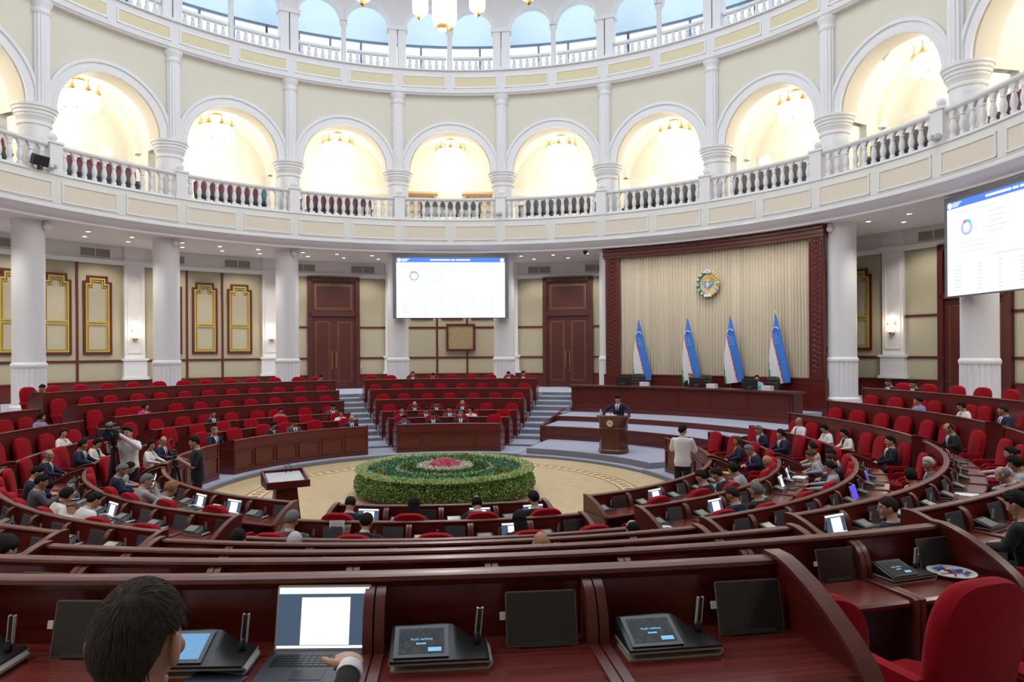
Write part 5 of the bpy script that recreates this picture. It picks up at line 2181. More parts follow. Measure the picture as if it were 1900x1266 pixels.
for px, w in ((783, 'in the middle arch, nearer the door bay'), (890, 'in the middle arch, nearer the stage bay')):
    ph = phi_on_circle(px, 18.2, True)
    t = thing('gilt_cabinet', 'gilt framed glazed cabinet on the gallery wall ' + w, 'cabinet')
    place(t, 18.25, ph, 8.82)
    q = MB()
    path_frame(q, [(-0.68, 0.1), (-0.68, 2.05), (0.68, 2.05), (0.68, 0.1)], 0.10, 0.24, -0.05)
    q.box((0, -0.08, 2.13), (1.62, 0.34, 0.12))
    q.build('frame', M.setdefault('giltwood', mat('honey_gilt_wood', (0.55, 0.33, 0.12), 0.35, noise=0.15)), t)
    q = MB()
    q.box((0, 0.0, 1.07), (1.3, 0.04, 1.9))
    q.build('back_panel', M.setdefault('cabback', mat('pale_cabinet_back', (0.62, 0.50, 0.34), 0.3, noise=0.2, nscale=15)), t)
    for j in range(4):
        q = MB()
        q.box((0, -0.08, 0.35 + 0.45 * j), (1.26, 0.14, 0.03))
        q.build('shelf', 'giltwood', t)
    q = MB()
    for j in range(1, 4):
        q.box((-0.68 + 0.34 * j, -0.16, 1.07), (0.03, 0.02, 1.9))
    q.build('glazing_bar', 'giltwood', t)

# ================================================================== FLOWER BED
def leaf_mat(name, c1, c2):
    m, nt, b = new_mat(name)
    tc = nt.nodes.new('ShaderNodeTexCoord')
    n = nt.nodes.new('ShaderNodeTexNoise')
    n.inputs['Scale'].default_value = 26
    nt.links.new(tc.outputs['Object'], n.inputs['Vector'])
    mx = nt.nodes.new('ShaderNodeMix')
    mx.data_type = 'RGBA'
    mx.inputs['A'].default_value = (*c1, 1)
    mx.inputs['B'].default_value = (*c2, 1)
    nt.links.new(n.outputs['Fac'], mx.inputs['Factor'])
    nt.links.new(mx.outputs['Result'], b.inputs['Base Color'])
    b.inputs['Roughness'].default_value = 0.6
    b.inputs['Specular IOR Level'].default_value = 0.25
    return m


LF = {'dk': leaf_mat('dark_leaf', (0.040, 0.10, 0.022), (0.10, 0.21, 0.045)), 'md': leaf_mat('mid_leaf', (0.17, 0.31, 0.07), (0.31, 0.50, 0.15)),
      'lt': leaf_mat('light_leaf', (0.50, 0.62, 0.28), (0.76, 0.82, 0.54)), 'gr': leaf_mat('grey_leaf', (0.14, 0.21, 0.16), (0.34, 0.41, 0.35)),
      'em': leaf_mat('emerald_leaf', (0.04, 0.24, 0.10), (0.11, 0.42, 0.20)), 'cr': leaf_mat('cream_petal', (0.62, 0.58, 0.36), (0.78, 0.74, 0.56)),
      'wh': leaf_mat('blush_petal', (0.76, 0.66, 0.62), (0.90, 0.85, 0.82)), 'pk': leaf_mat('pink_petal', (0.80, 0.16, 0.23), (0.92, 0.40, 0.46)),
      'ye': leaf_mat('mustard_leaf', (0.20, 0.16, 0.02), (0.34, 0.28, 0.05))}


def leaves(mb, n, pos, size, up=0.5, spread=1.0):
    """small folded leaf blades scattered by pos() -> (point, outward direction)"""
    for _ in range(n):
        p, out = pos()
        d = Vector((random.gauss(0, spread), random.gauss(0, spread), random.gauss(0, spread) * 0.6)) * 0.5 + out + Vector((0, 0, up))
        d.normalize()
        s = d.cross(Vector((random.random() - 0.5, random.random() - 0.5, random.random() - 0.5))).normalized()
        L = size * random.uniform(0.7, 1.35)
        w = L * 0.24
        nn = d.cross(s)
        a = mb.vert(p)
        b = mb.vert(p + d * L * 0.5 + s * w + nn * w * 0.3)
        c = mb.vert(p + d * L)
        e = mb.vert(p + d * L * 0.5 - s * w + nn * w * 0.3)
        mb.face((a, b, c))
        mb.face((a, c, e))


def raw_build(mb, name, mats, parent):
    me = bpy.data.meshes.new(name)
    me.from_pydata(mb.v, [], mb.f)
    for m in mats:
        me.materials.append(m)
    me.polygons.foreach_set('material_index', mb.m)
    me.update()
    return link(name, me, parent)


random.seed(21)
BR = 2.12
t = thing('flower_bed', 'big round flower bed with clipped green hedge rim and pink flowers in the middle', 'flower bed', (0, 0, PARQ))
q = MB()
q.lathe([(1.93, 0.0), (1.93, 0.06), (1.88, 0.10), (1.88, 0.42), (0.0, 0.48)], n=64)
q.build('planter', 'wood', t)
q = MB()
q.lathe([(1.80, 0.42), (1.86, 0.50), (1.2, 0.52), (0.5, 0.56), (0.0, 0.60)], n=48)
q.build('soil', LF['dk'], t)
q = MB()


def side():
    a = random.uniform(0, 2 * math.pi)
    h = random.random()
    z = 0.10 + 0.47 * h
    r = 1.88 + 0.17 * math.sin(math.pi * min(1, 0.25 + 0.75 * h)) + random.uniform(-0.05, 0.03)
    return Vector((r * math.cos(a), r * math.sin(a), z)), Vector((math.cos(a), math.sin(a), 0)) * 0.8


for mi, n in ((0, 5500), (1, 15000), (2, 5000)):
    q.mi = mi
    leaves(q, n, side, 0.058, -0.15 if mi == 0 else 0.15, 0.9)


def rim():
    a = random.uniform(0, 2 * math.pi)
    r = random.uniform(1.80, 2.06)
    return Vector((r * math.cos(a), r * math.sin(a), 0.57 - 0.25 * max(0, r - 1.98))), Vector((math.cos(a), math.sin(a), 0)) * 0.3


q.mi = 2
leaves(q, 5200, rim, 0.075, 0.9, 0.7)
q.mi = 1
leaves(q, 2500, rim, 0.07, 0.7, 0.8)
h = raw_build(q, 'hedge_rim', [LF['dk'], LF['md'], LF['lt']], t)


def annulus(r0, r1, z0, z1):
    def f():
        a = random.uniform(0, 2 * math.pi)
        r = math.sqrt(random.uniform(r0 * r0, r1 * r1))
        return Vector((r * math.cos(a), r * math.sin(a), z0 + (z1 - z0) * random.random())), Vector((0, 0, 0.3))
    return f


for nm, r0, r1, z, n, size, keys in (('grey_foliage_ring', 1.42, 1.82, 0.49, 4200, 0.07, ('gr', 'em', 'dk')), ('green_foliage_ring', 1.14, 1.46, 0.51, 3200, 0.07, ('em', 'gr', 'dk')),
                                     ('cream_flower_ring', 1.05, 1.14, 0.54, 1100, 0.045, ('cr', 'wh', 'md')), ('dark_foliage_ring', 0.62, 1.06, 0.54, 2600, 0.06, ('dk', 'dk', 'gr')),
                                     ('blush_flower_ring', 0.34, 0.66, 0.58, 1800, 0.05, ('wh', 'cr', 'wh'))):
    q = MB()
    for mi, share in ((0, 0.55), (1, 0.3), (2, 0.15)):
        q.mi = mi
        leaves(q, int(n * share), annulus(r0, r1, z, z + 0.05), size, 0.6, 1.1)
    o = raw_build(q, nm, [LF[k] for k in keys], t)
    if nm == 'grey_foliage_ring':
        q = MB()
        for a in (-2.6, -0.55, 1.3):
            f = lambda a=a: (Vector((1.6 * math.cos(a) + random.gauss(0, 0.07), 1.6 * math.sin(a) + random.gauss(0, 0.09), 0.55 + random.random() * 0.05)), Vector((0, 0, 0.3)))
            leaves(q, 160, f, 0.06, 0.6, 1.0)
        raw_build(q, 'mustard_patch', [LF['ye']], o)
q = MB()


def dome():
    a = random.uniform(0, 2 * math.pi)
    r = 0.36 * math.sqrt(random.random())
    return Vector((r * math.cos(a), r * math.sin(a), 0.60 + 0.14 * (1 - (r / 0.36) ** 2))), Vector((math.cos(a) * r, math.sin(a) * r, 0.4))


leaves(q, 1900, dome, 0.06, 0.5, 1.2)
raw_build(q, 'pink_flower_dome', [LF['pk']], t)

# cool fill lamps added to brighten the upper gallery ceiling
for k in range(-6, 12):
    pc = 5.75 + 18 * (k - 4) + 9
    lamp('upper_fill_light', 'POINT', P(17.4, pc, 17.0), 36, (0.72, 0.87, 1.0), 0.5)

# ================================================================== PEOPLE
M['skin'] = mat('skin', (0.52, 0.30, 0.21), 0.5, noise=0.06, nscale=20, spec=0.35)
M['skin2'] = mat('skin_tan', (0.42, 0.22, 0.14), 0.5, noise=0.06, nscale=20, spec=0.35)
M['eye'] = mat('eye', (0.02, 0.015, 0.012), 0.25, noise=0.05)
M['lip'] = mat('lip', (0.38, 0.13, 0.11), 0.45, noise=0.05)


def hair_mat(name, c):
    m, nt, b = new_mat(name)
    tc = nt.nodes.new('ShaderNodeTexCoord')
    mp = nt.nodes.new('ShaderNodeMapping')
    mp.inputs['Scale'].default_value = (90, 14, 22)
    nt.links.new(tc.outputs['Object'], mp.inputs['Vector'])
    n = nt.nodes.new('ShaderNodeTexNoise')
    n.inputs['Scale'].default_value = 2.0
    n.inputs['Detail'].default_value = 5
    nt.links.new(mp.outputs['Vector'], n.inputs['Vector'])
    mx = nt.nodes.new('ShaderNodeMix')
    mx.data_type = 'RGBA'
    mx.inputs['A'].default_value = (*[x * 0.40 for x in c], 1)
    mx.inputs['B'].default_value = (*[min(1, x * 1.7) for x in c], 1)
    nt.links.new(n.outputs['Fac'], mx.inputs['Factor'])
    nt.links.new(mx.outputs['Result'], b.inputs['Base Color'])
    bp = nt.nodes.new('ShaderNodeBump')
    bp.inputs['Strength'].default_value = 0.45
    bp.inputs['Distance'].default_value = 0.006
    nt.links.new(n.outputs['Fac'], bp.inputs['Height'])
    nt.links.new(bp.outputs['Normal'], b.inputs['Normal'])
    b.inputs['Roughness'].default_value = 0.7
    b.inputs['Specular IOR Level'].default_value = 0.12
    return m


HC = {'k': hair_mat('black_hair', (0.012, 0.010, 0.009)), 'd': hair_mat('dark_brown_hair', (0.030, 0.022, 0.017)), 'g': hair_mat('grey_hair', (0.16, 0.16, 0.165)), 'w': hair_mat('white_hair', (0.50, 0.50, 0.52)),
      'a': hair_mat('auburn_hair', (0.06, 0.018, 0.012)), 'b': hair_mat('blond_hair', (0.26, 0.15, 0.07)), 'n': hair_mat('brown_hair', (0.085, 0.048, 0.026)), 'n2': hair_mat('ash_brown_hair', (0.050, 0.040, 0.034))}


def cloth(name, c, rough=0.8):
    return mat(name, c, rough, noise=0.10, nscale=18, bump=0.10, bscale=120, spec=0.15, sheen=0.1)


OUT = {'nv': (cloth('navy_suit', (0.016, 0.021, 0.052)), 'suit'), 'dk': (cloth('black_suit', (0.014, 0.015, 0.019)), 'suit'), 'gy': (cloth('grey_suit', (0.075, 0.082, 0.10)), 'suit'),
       'bl': (cloth('bright_blue_suit', (0.030, 0.050, 0.24)), 'suit'), 'ws': (cloth('white_shirt', (0.74, 0.73, 0.77)), 'shirt'), 'wb': (cloth('white_blouse', (0.76, 0.74, 0.74)), 'blouse'),
       'lb': (cloth('pale_blue_blouse', (0.30, 0.50, 0.66)), 'blouse'), 'bv': (cloth('lavender_blue_top', (0.21, 0.25, 0.52)), 'blouse'), 'mg': (cloth('magenta_top', (0.62, 0.02, 0.25)), 'blouse'),
       'pk': (cloth('pale_pink_top', (0.62, 0.42, 0.50)), 'blouse'), 'co': (cloth('coral_top', (0.55, 0.16, 0.13)), 'blouse'), 'bg': (cloth('beige_jacket', (0.50, 0.41, 0.33)), 'wjacket'), 'wj': (cloth('white_jacket', (0.74, 0.71, 0.66)), 'wjacket'),
       'nb': (cloth('navy_dress', (0.020, 0.022, 0.040)), 'blouse'), 'lg': (cloth('light_grey_shirt', (0.38, 0.38, 0.40)), 'shirt'), 'lj': (cloth('light_grey_jacket', (0.36, 0.35, 0.35)), 'suit'),
       'bt': (cloth('black_tee', (0.016, 0.017, 0.024)), 'tee'), 'mt': (cloth('mint_blouse', (0.38, 0.50, 0.46)), 'blouse')}
M['trouser'] = cloth('dark_trousers', (0.016, 0.017, 0.022))
M['whitecloth'] = cloth('white_shirt_front', (0.78, 0.78, 0.82))
M['blacktop'] = cloth('black_top', (0.012, 0.012, 0.014))
TIES = [cloth('navy_tie', (0.012, 0.018, 0.06)), cloth('black_tie', (0.012, 0.012, 0.014)), cloth('blue_tie', (0.05, 0.09, 0.28)), cloth('burgundy_tie', (0.12, 0.012, 0.03))]

HEADR = (0.076, 0.097, 0.118)


def head_pt(d):
    x, y, z = d
    px, py, pz = HEADR[0] * x, HEADR[1] * y, HEADR[2] * z
    if z < 0:
        k = -z
        px *= 1 - 0.30 * k ** 1.3
        if y < 0:
            py *= 1 - 0.40 * k
        else:
            py *= 1 + 0.04 * k
    else:
        px *= 1 + 0.03 * math.sin(math.pi * z)
    if y > 0:
        py *= 0.97
    return Vector((px, py, pz))


def dirs_grid(nu, nv):
    for i in range(nv + 1):
        th = math.pi * i / nv
        for j in range(nu):
            ph = 2 * math.pi * j / nu
            yield Vector((math.sin(th) * math.cos(ph), math.sin(th) * math.sin(ph), math.cos(th)))


def add_head(mb, Hm, female=False, fine=False, ear=1.0):
    nu, nv = (40, 30) if fine else (28, 20)
    o = len(mb.v)
    for d in dirs_grid(nu, nv):
        mb.vert(Hm @ head_pt(d))
    for i in range(nv):
        for j in range(nu):
            j2 = (j + 1) % nu
            if i == 0:
                mb.face((o + j, o + nu + j, o + nu + j2))
            elif i == nv - 1:
                mb.face((o + i * nu + j, o + (i + 1) * nu + j, o + i * nu + j2))
            else:
                mb.face((o + i * nu + j, o + (i + 1) * nu + j, o + (i + 1) * nu + j2, o + i * nu + j2))
    r3 = Hm.to_3x3()
    w = lambda x, y, z: Hm @ Vector((x, y, z))
    mb.limb(w(0, 0.082, 0.026), w(0, 0.103, -0.018), 0.009, 0.013, 8)          # nose
    mb.ellipsoid(w(0, 0.100, -0.022), (0.018, 0.014, 0.011), 10, 6, r3)
    mb.limb(w(-0.040, 0.078, 0.030), w(0.040, 0.078, 0.030), 0.012, 0.012, 8)  # brow
    mb.ellipsoid(w(0, 0.084, -0.058), (0.026, 0.014, 0.012), 10, 6, r3)        # mouth
    mb.ellipsoid(w(0, 0.070, -0.098), (0.030, 0.026, 0.022), 10, 6, r3)        # chin
    for s in (-1, 1):
        mb.ellipsoid(w(s * 0.045, 0.066, -0.022), (0.022, 0.020, 0.022), 10, 6, r3)   # cheek
        er = r3 @ Matrix.Rotation(s * (0.35 + 0.5 * (ear - 1)), 3, 'Z')
        mb.ellipsoid(w(s * (0.080 + 0.008 * (ear > 1)), -0.008 - 0.008 * (ear > 1), -0.004), (0.010 * ear, 0.022 * ear, 0.034 * ear), 14, 10, er)  # ear
        mb.ellipsoid(w(s * 0.076, 0.000, -0.034), (0.008, 0.012, 0.012), 8, 6, er)


def hand(mb, w, d, up, side, curl=0.5, s=1.0, n=8):
    """palm, four fingers and a thumb; w wrist, d pointing direction, up the back of the hand"""
    w, d, up = Vector(w), Vector(d).normalized(), Vector(up).normalized()
    lat = d.cross(up).normalized()
    up = lat.cross(d).normalized()
    rot = Matrix((lat, d, up)).transposed()
    mb.ellipsoid(w + d * 0.048 * s, (0.042 * s, 0.055 * s, 0.016 * s), 14, 8, rot)
    mb.limb(w - d * 0.02 * s, w + d * 0.03 * s, 0.027 * s, 0.026 * s, n)
    for k, (lx, L) in enumerate(((-0.030, 0.072), (-0.010, 0.082), (0.011, 0.076), (0.030, 0.060))):
        b = w + d * (0.088 - 0.006 * abs(k - 1)) * s + lat * lx * s * side
        a1 = curl * 0.55
        d1 = (d * math.cos(a1) - up * math.sin(a1)).normalized()
        a2 = curl * 1.5 + 0.05 * k
        d2 = (d * math.cos(a2) - up * math.sin(a2)).normalized()
        m = b + d1 * L * 0.5 * s
        mb.limb(b - d * 0.012 * s, m, 0.0098 * s, 0.0090 * s, n)
        mb.limb(m, m + d2 * L * 0.5 * s, 0.0088 * s, 0.0072 * s, n)
    tb = w + d * 0.030 * s - lat * side * 0.032 * s
    td = (d * 0.75 - lat * side * 0.65 - up * 0.15).normalized()
    tm = tb + td * 0.040 * s
    mb.limb(tb, tm, 0.0125 * s, 0.0105 * s, n)
    mb.limb(tm, tm + (td * 0.8 + d * 0.45).normalized() * 0.030 * s, 0.0100 * s, 0.0080 * s, n)


PENDING = []      # (object, voxel, callback)


def remesh_later(mb, name, voxel, mats, cb=None, smooth=2):
    me = bpy.data.meshes.new(name)
    me.from_pydata(mb.v, [], mb.f)
    bm = bmesh.new()
    bm.from_mesh(me)
    bmesh.ops.recalc_face_normals(bm, faces=bm.faces)
    bm.to_mesh(me)
    bm.free()
    o = bpy.data.objects.new('temporary_' + name, me)
    COL.objects.link(o)
    md = o.modifiers.new('fuse', 'REMESH')
    md.mode = 'VOXEL'
    md.voxel_size = voxel
    if smooth:
        sm = o.modifiers.new('smooth', 'SMOOTH')
        sm.factor = 0.5
        sm.iterations = smooth
    rec = {'o': o, 'name': name, 'mats': mats, 'cb': cb, 'me': None}
    PENDING.append(rec)
    return rec


def finish_remesh():
    dg = bpy.context.evaluated_depsgraph_get()
    for rec in PENDING:
        me = bpy.data.meshes.new_from_object(rec['o'].evaluated_get(dg))
        me.name = rec['name']
        me.materials.clear()
        for m in rec['mats']:
            me.materials.append(M[m] if isinstance(m, str) else m)
        me.polygons.foreach_set('use_smooth', [True] * len(me.polygons))
        if rec['cb']:
            rec['cb'](me)
        rec['me'] = me
    for rec in PENDING:
        old = rec['o'].data
        bpy.data.objects.remove(rec['o'])
        bpy.data.meshes.remove(old)
    PENDING.clear()


def face_paint(Hm):
    inv = Hm.inverted()

    def cb(me):
        idx = [0] * len(me.polygons)
        for p in me.polygons:
            c = inv @ p.center
            if abs(c.z) > 0.14 or c.y < 0.045 or abs(c.x) > 0.06:
                continue
            ax = abs(c.x)
            if ((ax - 0.031) / 0.015) ** 2 + ((c.z - 0.008) / 0.0065) ** 2 < 1:
                idx[p.index] = 1
            elif ((ax - 0.033) / 0.022) ** 2 + ((c.z - 0.033 + 0.1 * max(0, ax - 0.035)) / 0.0055) ** 2 < 1:
                idx[p.index] = 2
            elif (c.x / 0.025) ** 2 + ((c.z + 0.058) / 0.008) ** 2 < 1:
                idx[p.index] = 3
        me.polygons.foreach_set('material_index', idx)
    return cb


def archetype(female=False, stand=False, lean=0.08, yaw=0, pitch=6, roll=0, arms=None, vox=0.010, sleeves='long', headscale=1.0, hands=(0.5, 0.5), shrug=0.0, fine=False, handscale=1.0):
    """meshes of one body and its clothes; y is forward, feet at z = 0"""
    hip = 0.93 if stand else 0.53
    T = Matrix.Translation((0, -0.02, hip)) @ Matrix.Rotation(-lean, 4, 'X')
    fs = 0.90 if female else 1.0
    rings = [(-0.12, 0.165, 0.115, 0), (-0.02, 0.168, 0.122, 0), (0.10, 0.150 * (0.93 if female else 1), 0.112, 0), (0.20, 0.155, 0.112, 0.004), (0.31, 0.175, 0.120 + (0.018 if female else 0), 0.008 + (0.01 if female else 0)), (0.40, 0.180, 0.112, 0.004), (0.455, 0.150, 0.092, -0.004), (0.49, 0.10, 0.075, -0.008), (0.515, 0.066, 0.064, -0.006)]

    def torso(mb, grow, tmax=0.6, tmin=-0.2):
        n = 24
        rr = [r for r in rings if tmin <= r[0] <= tmax]
        o = len(mb.v)
        for (t, rx, ry, cy) in rr:
            for j in range(n):
                a = 2 * math.pi * j / n
                c, s = math.cos(a), math.sin(a)
                x = math.copysign(abs(c) ** 0.85, c) * (rx * fs + grow)
                y = math.copysign(abs(s) ** 0.85, s) * (ry * fs + grow) + cy
                mb.vert(T @ Vector((x, y, t)))
        for i in range(len(rr) - 1):
            for j in range(n):
                j2 = (j + 1) % n
                mb.face((o + i * n + j, o + i * n + j2, o + (i + 1) * n + j2, o + (i + 1) * n + j))
        mb.face([o + j for j in range(n)][::-1])
        mb.face([o + (len(rr) - 1) * n + j for j in range(n)])

    def front_y(x, t):
        for (t0, rx0, ry0, c0), (t1, rx1, ry1, c1) in zip(rings, rings[1:]):
            if t0 <= t <= t1:
                w = (t - t0) / (t1 - t0)
                rx, ry, cy = rx0 + (rx1 - rx0) * w, ry0 + (ry1 - ry0) * w, c0 + (c1 - c0) * w
                u = min(0.98, abs(x) / (rx * fs))
                return cy + (ry * fs) * (1 - u ** (2 / 0.85)) ** (0.85 / 2)
        return rings[-1][2] * fs
    sh = 0.178 * fs + 0.004
    S = {s: T @ Vector((s * sh, 0.0 + shrug, 0.425)) for s in (-1, 1)}
    if arms is None:
        arms = {s: ((s * 0.26, 0.10, 0.80), (s * 0.13, 0.34, 0.735)) for s in (-1, 1)} if not stand else {s: ((s * 0.25, -0.03, 1.10), (s * 0.24, 0.06, 0.86)) for s in (-1, 1)}
    Hc = T @ Vector((0, 0.035, 0.635))
    Hm = Matrix.Translation(Hc) @ Matrix.Rotation(R(yaw), 4, 'Z') @ Matrix.Rotation(-R(pitch) - lean * 0.35, 4, 'X') @ Matrix.Rotation(R(roll), 4, 'Y') @ Matrix.Scale(headscale * (0.96 if female else 1.0), 4)
    # ---- body
    b = MB()
    add_head(b, Hm, female, fine, 1.10 if fine else 1.0)
    b.limb(T @ Vector((0, -0.012, 0.45)), Hm @ Vector((0, -0.018, -0.035)), 0.058 * fs, 0.053 * fs, 14)
    torso(b, -0.012)
    for s in (-1, 1):
        e, w = Vector(arms[s][0]), Vector(arms[s][1])
        b.limb(S[s], e, 0.044 * fs, 0.036 * fs)
        b.limb(e, w, 0.038 * fs, 0.024 * fs)
        dd = (w - e).normalized()
        hd = arms[s][2] if len(arms[s]) > 2 else (dd.x - s * 0.25, dd.y + 0.1, dd.z * 0.4 - (0.0 if not stand else 0.5))
        up = arms[s][3] if len(arms[s]) > 3 else ((0, 0, 1) if not stand else (s * 1.0, 0.2, 0.1))
        hand(b, w, hd, up, s, hands[0 if s < 0 else 1], (1.0 if not female else 0.92) * handscale)
        if stand:
            h, k, a = Vector((s * 0.095, -0.02, hip - 0.06)), Vector((s * 0.10, 0.01, 0.50)), Vector((s * 0.105, -0.02, 0.09))
        else:
            h, k, a = Vector((s * 0.095, 0.02, hip)), Vector((s * 0.12, 0.42, 0.50)), Vector((s * 0.12, 0.40, 0.09))
        b.limb(h, k, 0.078, 0.050)
        b.limb(k, a, 0.050, 0.034)
        b.limb(a + Vector((0, -0.02, -0.045)), a + Vector((s * 0.02, 0.16, -0.055)), 0.036, 0.028)
    res = {'Hm': Hm, 'T': T}
    res['body'] = remesh_later(b, 'body', vox, ['skin', 'eye', HC['k'], 'lip'], face_paint(Hm), 1)
    # ---- upper garment
    j = MB()
    torso(j, 0.014, 0.50)
    for s in (-1, 1):
        e, w = Vector(arms[s][0]), Vector(arms[s][1])
        j.ellipsoid(S[s] + Vector((-s * 0.015, 0, -0.005)), (0.068 * fs, 0.066 * fs, 0.066 * fs), 14, 10)
        if sleeves == 'short':
            m = S[s].lerp(e, 0.82)
            j.limb(S[s], m, 0.064 * fs, 0.062 * fs, 12)
        else:
            j.limb(S[s], e, 0.061 * fs, 0.052 * fs, 12)
            j.limb(e, e.lerp(w, 0.93), 0.053 * fs, 0.037 * fs, 12)
    res['top'] = remesh_later(j, 'jacket', max(vox, 0.012) if not fine else 0.008, ['trouser'], None, 3)
    # ---- trousers
    q = MB()
    q.ellipsoid((0, -0.02, hip - 0.05), (0.170, 0.122, 0.13), 18, 10)
    for s in (-1, 1):
        if stand:
            q.limb((s * 0.095, -0.02, hip - 0.06), (s * 0.10, 0.005, 0.50), 0.098, 0.075, 14)
            q.limb((s * 0.10, 0.005, 0.50), (s * 0.105, -0.02, 0.09), 0.075, 0.062, 14)
        else:
            q.limb((s * 0.095, 0.02, hip), (s * 0.12, 0.42, 0.50), 0.092, 0.068, 12)
            q.limb((s * 0.12, 0.42, 0.50), (s * 0.12, 0.40, 0.10), 0.066, 0.055, 12)
    res['trousers'] = remesh_later(q, 'trousers', 0.014, ['trouser'], None, 2)
    for s in (-1, 1):
        q = MB()
        ay = -0.02 if stand else 0.40
        q.limb((s * 0.115, ay - 0.05, 0.045), (s * 0.135, ay + 0.17, 0.035), 0.045, 0.034, 10)
        q.box((s * 0.125, ay + 0.06, 0.010), (0.085, 0.28, 0.02))
        res['shoe%d' % s] = q.mesh('shoe', 'dark', 50)

    # ---- shirt front, collar, tie
    def patch(wid, t0, t1, out, n=8):
        p = MB()
        for i in range(n + 1):
            t = t0 + (t1 - t0) * i / n
            w = wid(t)
            for k in range(7):
                x = w * (k / 3 - 1)
                y = front_y(x, t) + out
                p.vert(T @ Vector((x, y, t)))
            for k in range(7):
                x = w * (k / 3 - 1)
                p.vert(T @ Vector((x * 0.9, front_y(x, t) - 0.03, t)))
        for i in range(n):
            a, c = i * 14, (i + 1) * 14
            for k in range(6):
                p.face((a + k, a + k + 1, c + k + 1, c + k))
                p.face((a + 7 + k, c + 7 + k, c + 8 + k, a + 8 + k))
            p.face((a, c, c + 7, a + 7))
            p.face((a + 6, a + 13, c + 13, c + 6))
        p.face(list(range(7)) + [13, 12, 11, 10, 9, 8, 7])
        o = n * 14
        p.face([o + k for k in range(7)] + [o + 13 - k for k in range(7)])
        return p
    lo = 0.20 if not female else 0.28
    shirt = patch(lambda t: 0.006 + 0.060 * max(0, (t - lo) / (0.47 - lo)), lo, 0.485, 0.021)
    nk = T @ Vector((0, -0.008, 0.50))
    ax = (T.to_3x3() @ Vector((0, 0, 1)))
    for k in range(20):
        a0, a1 = 2 * math.pi * k / 20, 2 * math.pi * (k + 1) / 20
        f = lambda a, z: T @ Vector((0.064 * fs * math.cos(a), 0.066 * math.sin(a) - 0.004, z + 0.018 * (-math.sin(a))))
        o = len(shirt.v)
        for (a, z, g) in ((a0, 0.470, 1.10), (a1, 0.470, 1.10), (a1, 0.515, 1.0), (a0, 0.515, 1.0)):
            shirt.vert(f(a, z))
        shirt.face((o, o + 1, o + 2, o + 3))
    res['shirt'] = shirt.mesh('shirt', 'whitecloth', 60)
    tie = patch(lambda t: 0.013 + 0.014 * max(0, (0.46 - t) / 0.26), lo + 0.01, 0.475, 0.027)
    res['tie'] = tie.mesh('tie', TIES[0], 50)
    neck = patch(lambda t: 0.004 + 0.055 * max(0, (t - 0.37) / 0.10), 0.37, 0.485, 0.017)
    res['neckline'] = neck.mesh('neckline', 'skin', 60)
    res['tri'] = shirt.mesh('inner_top', 'blacktop', 60)
    return res


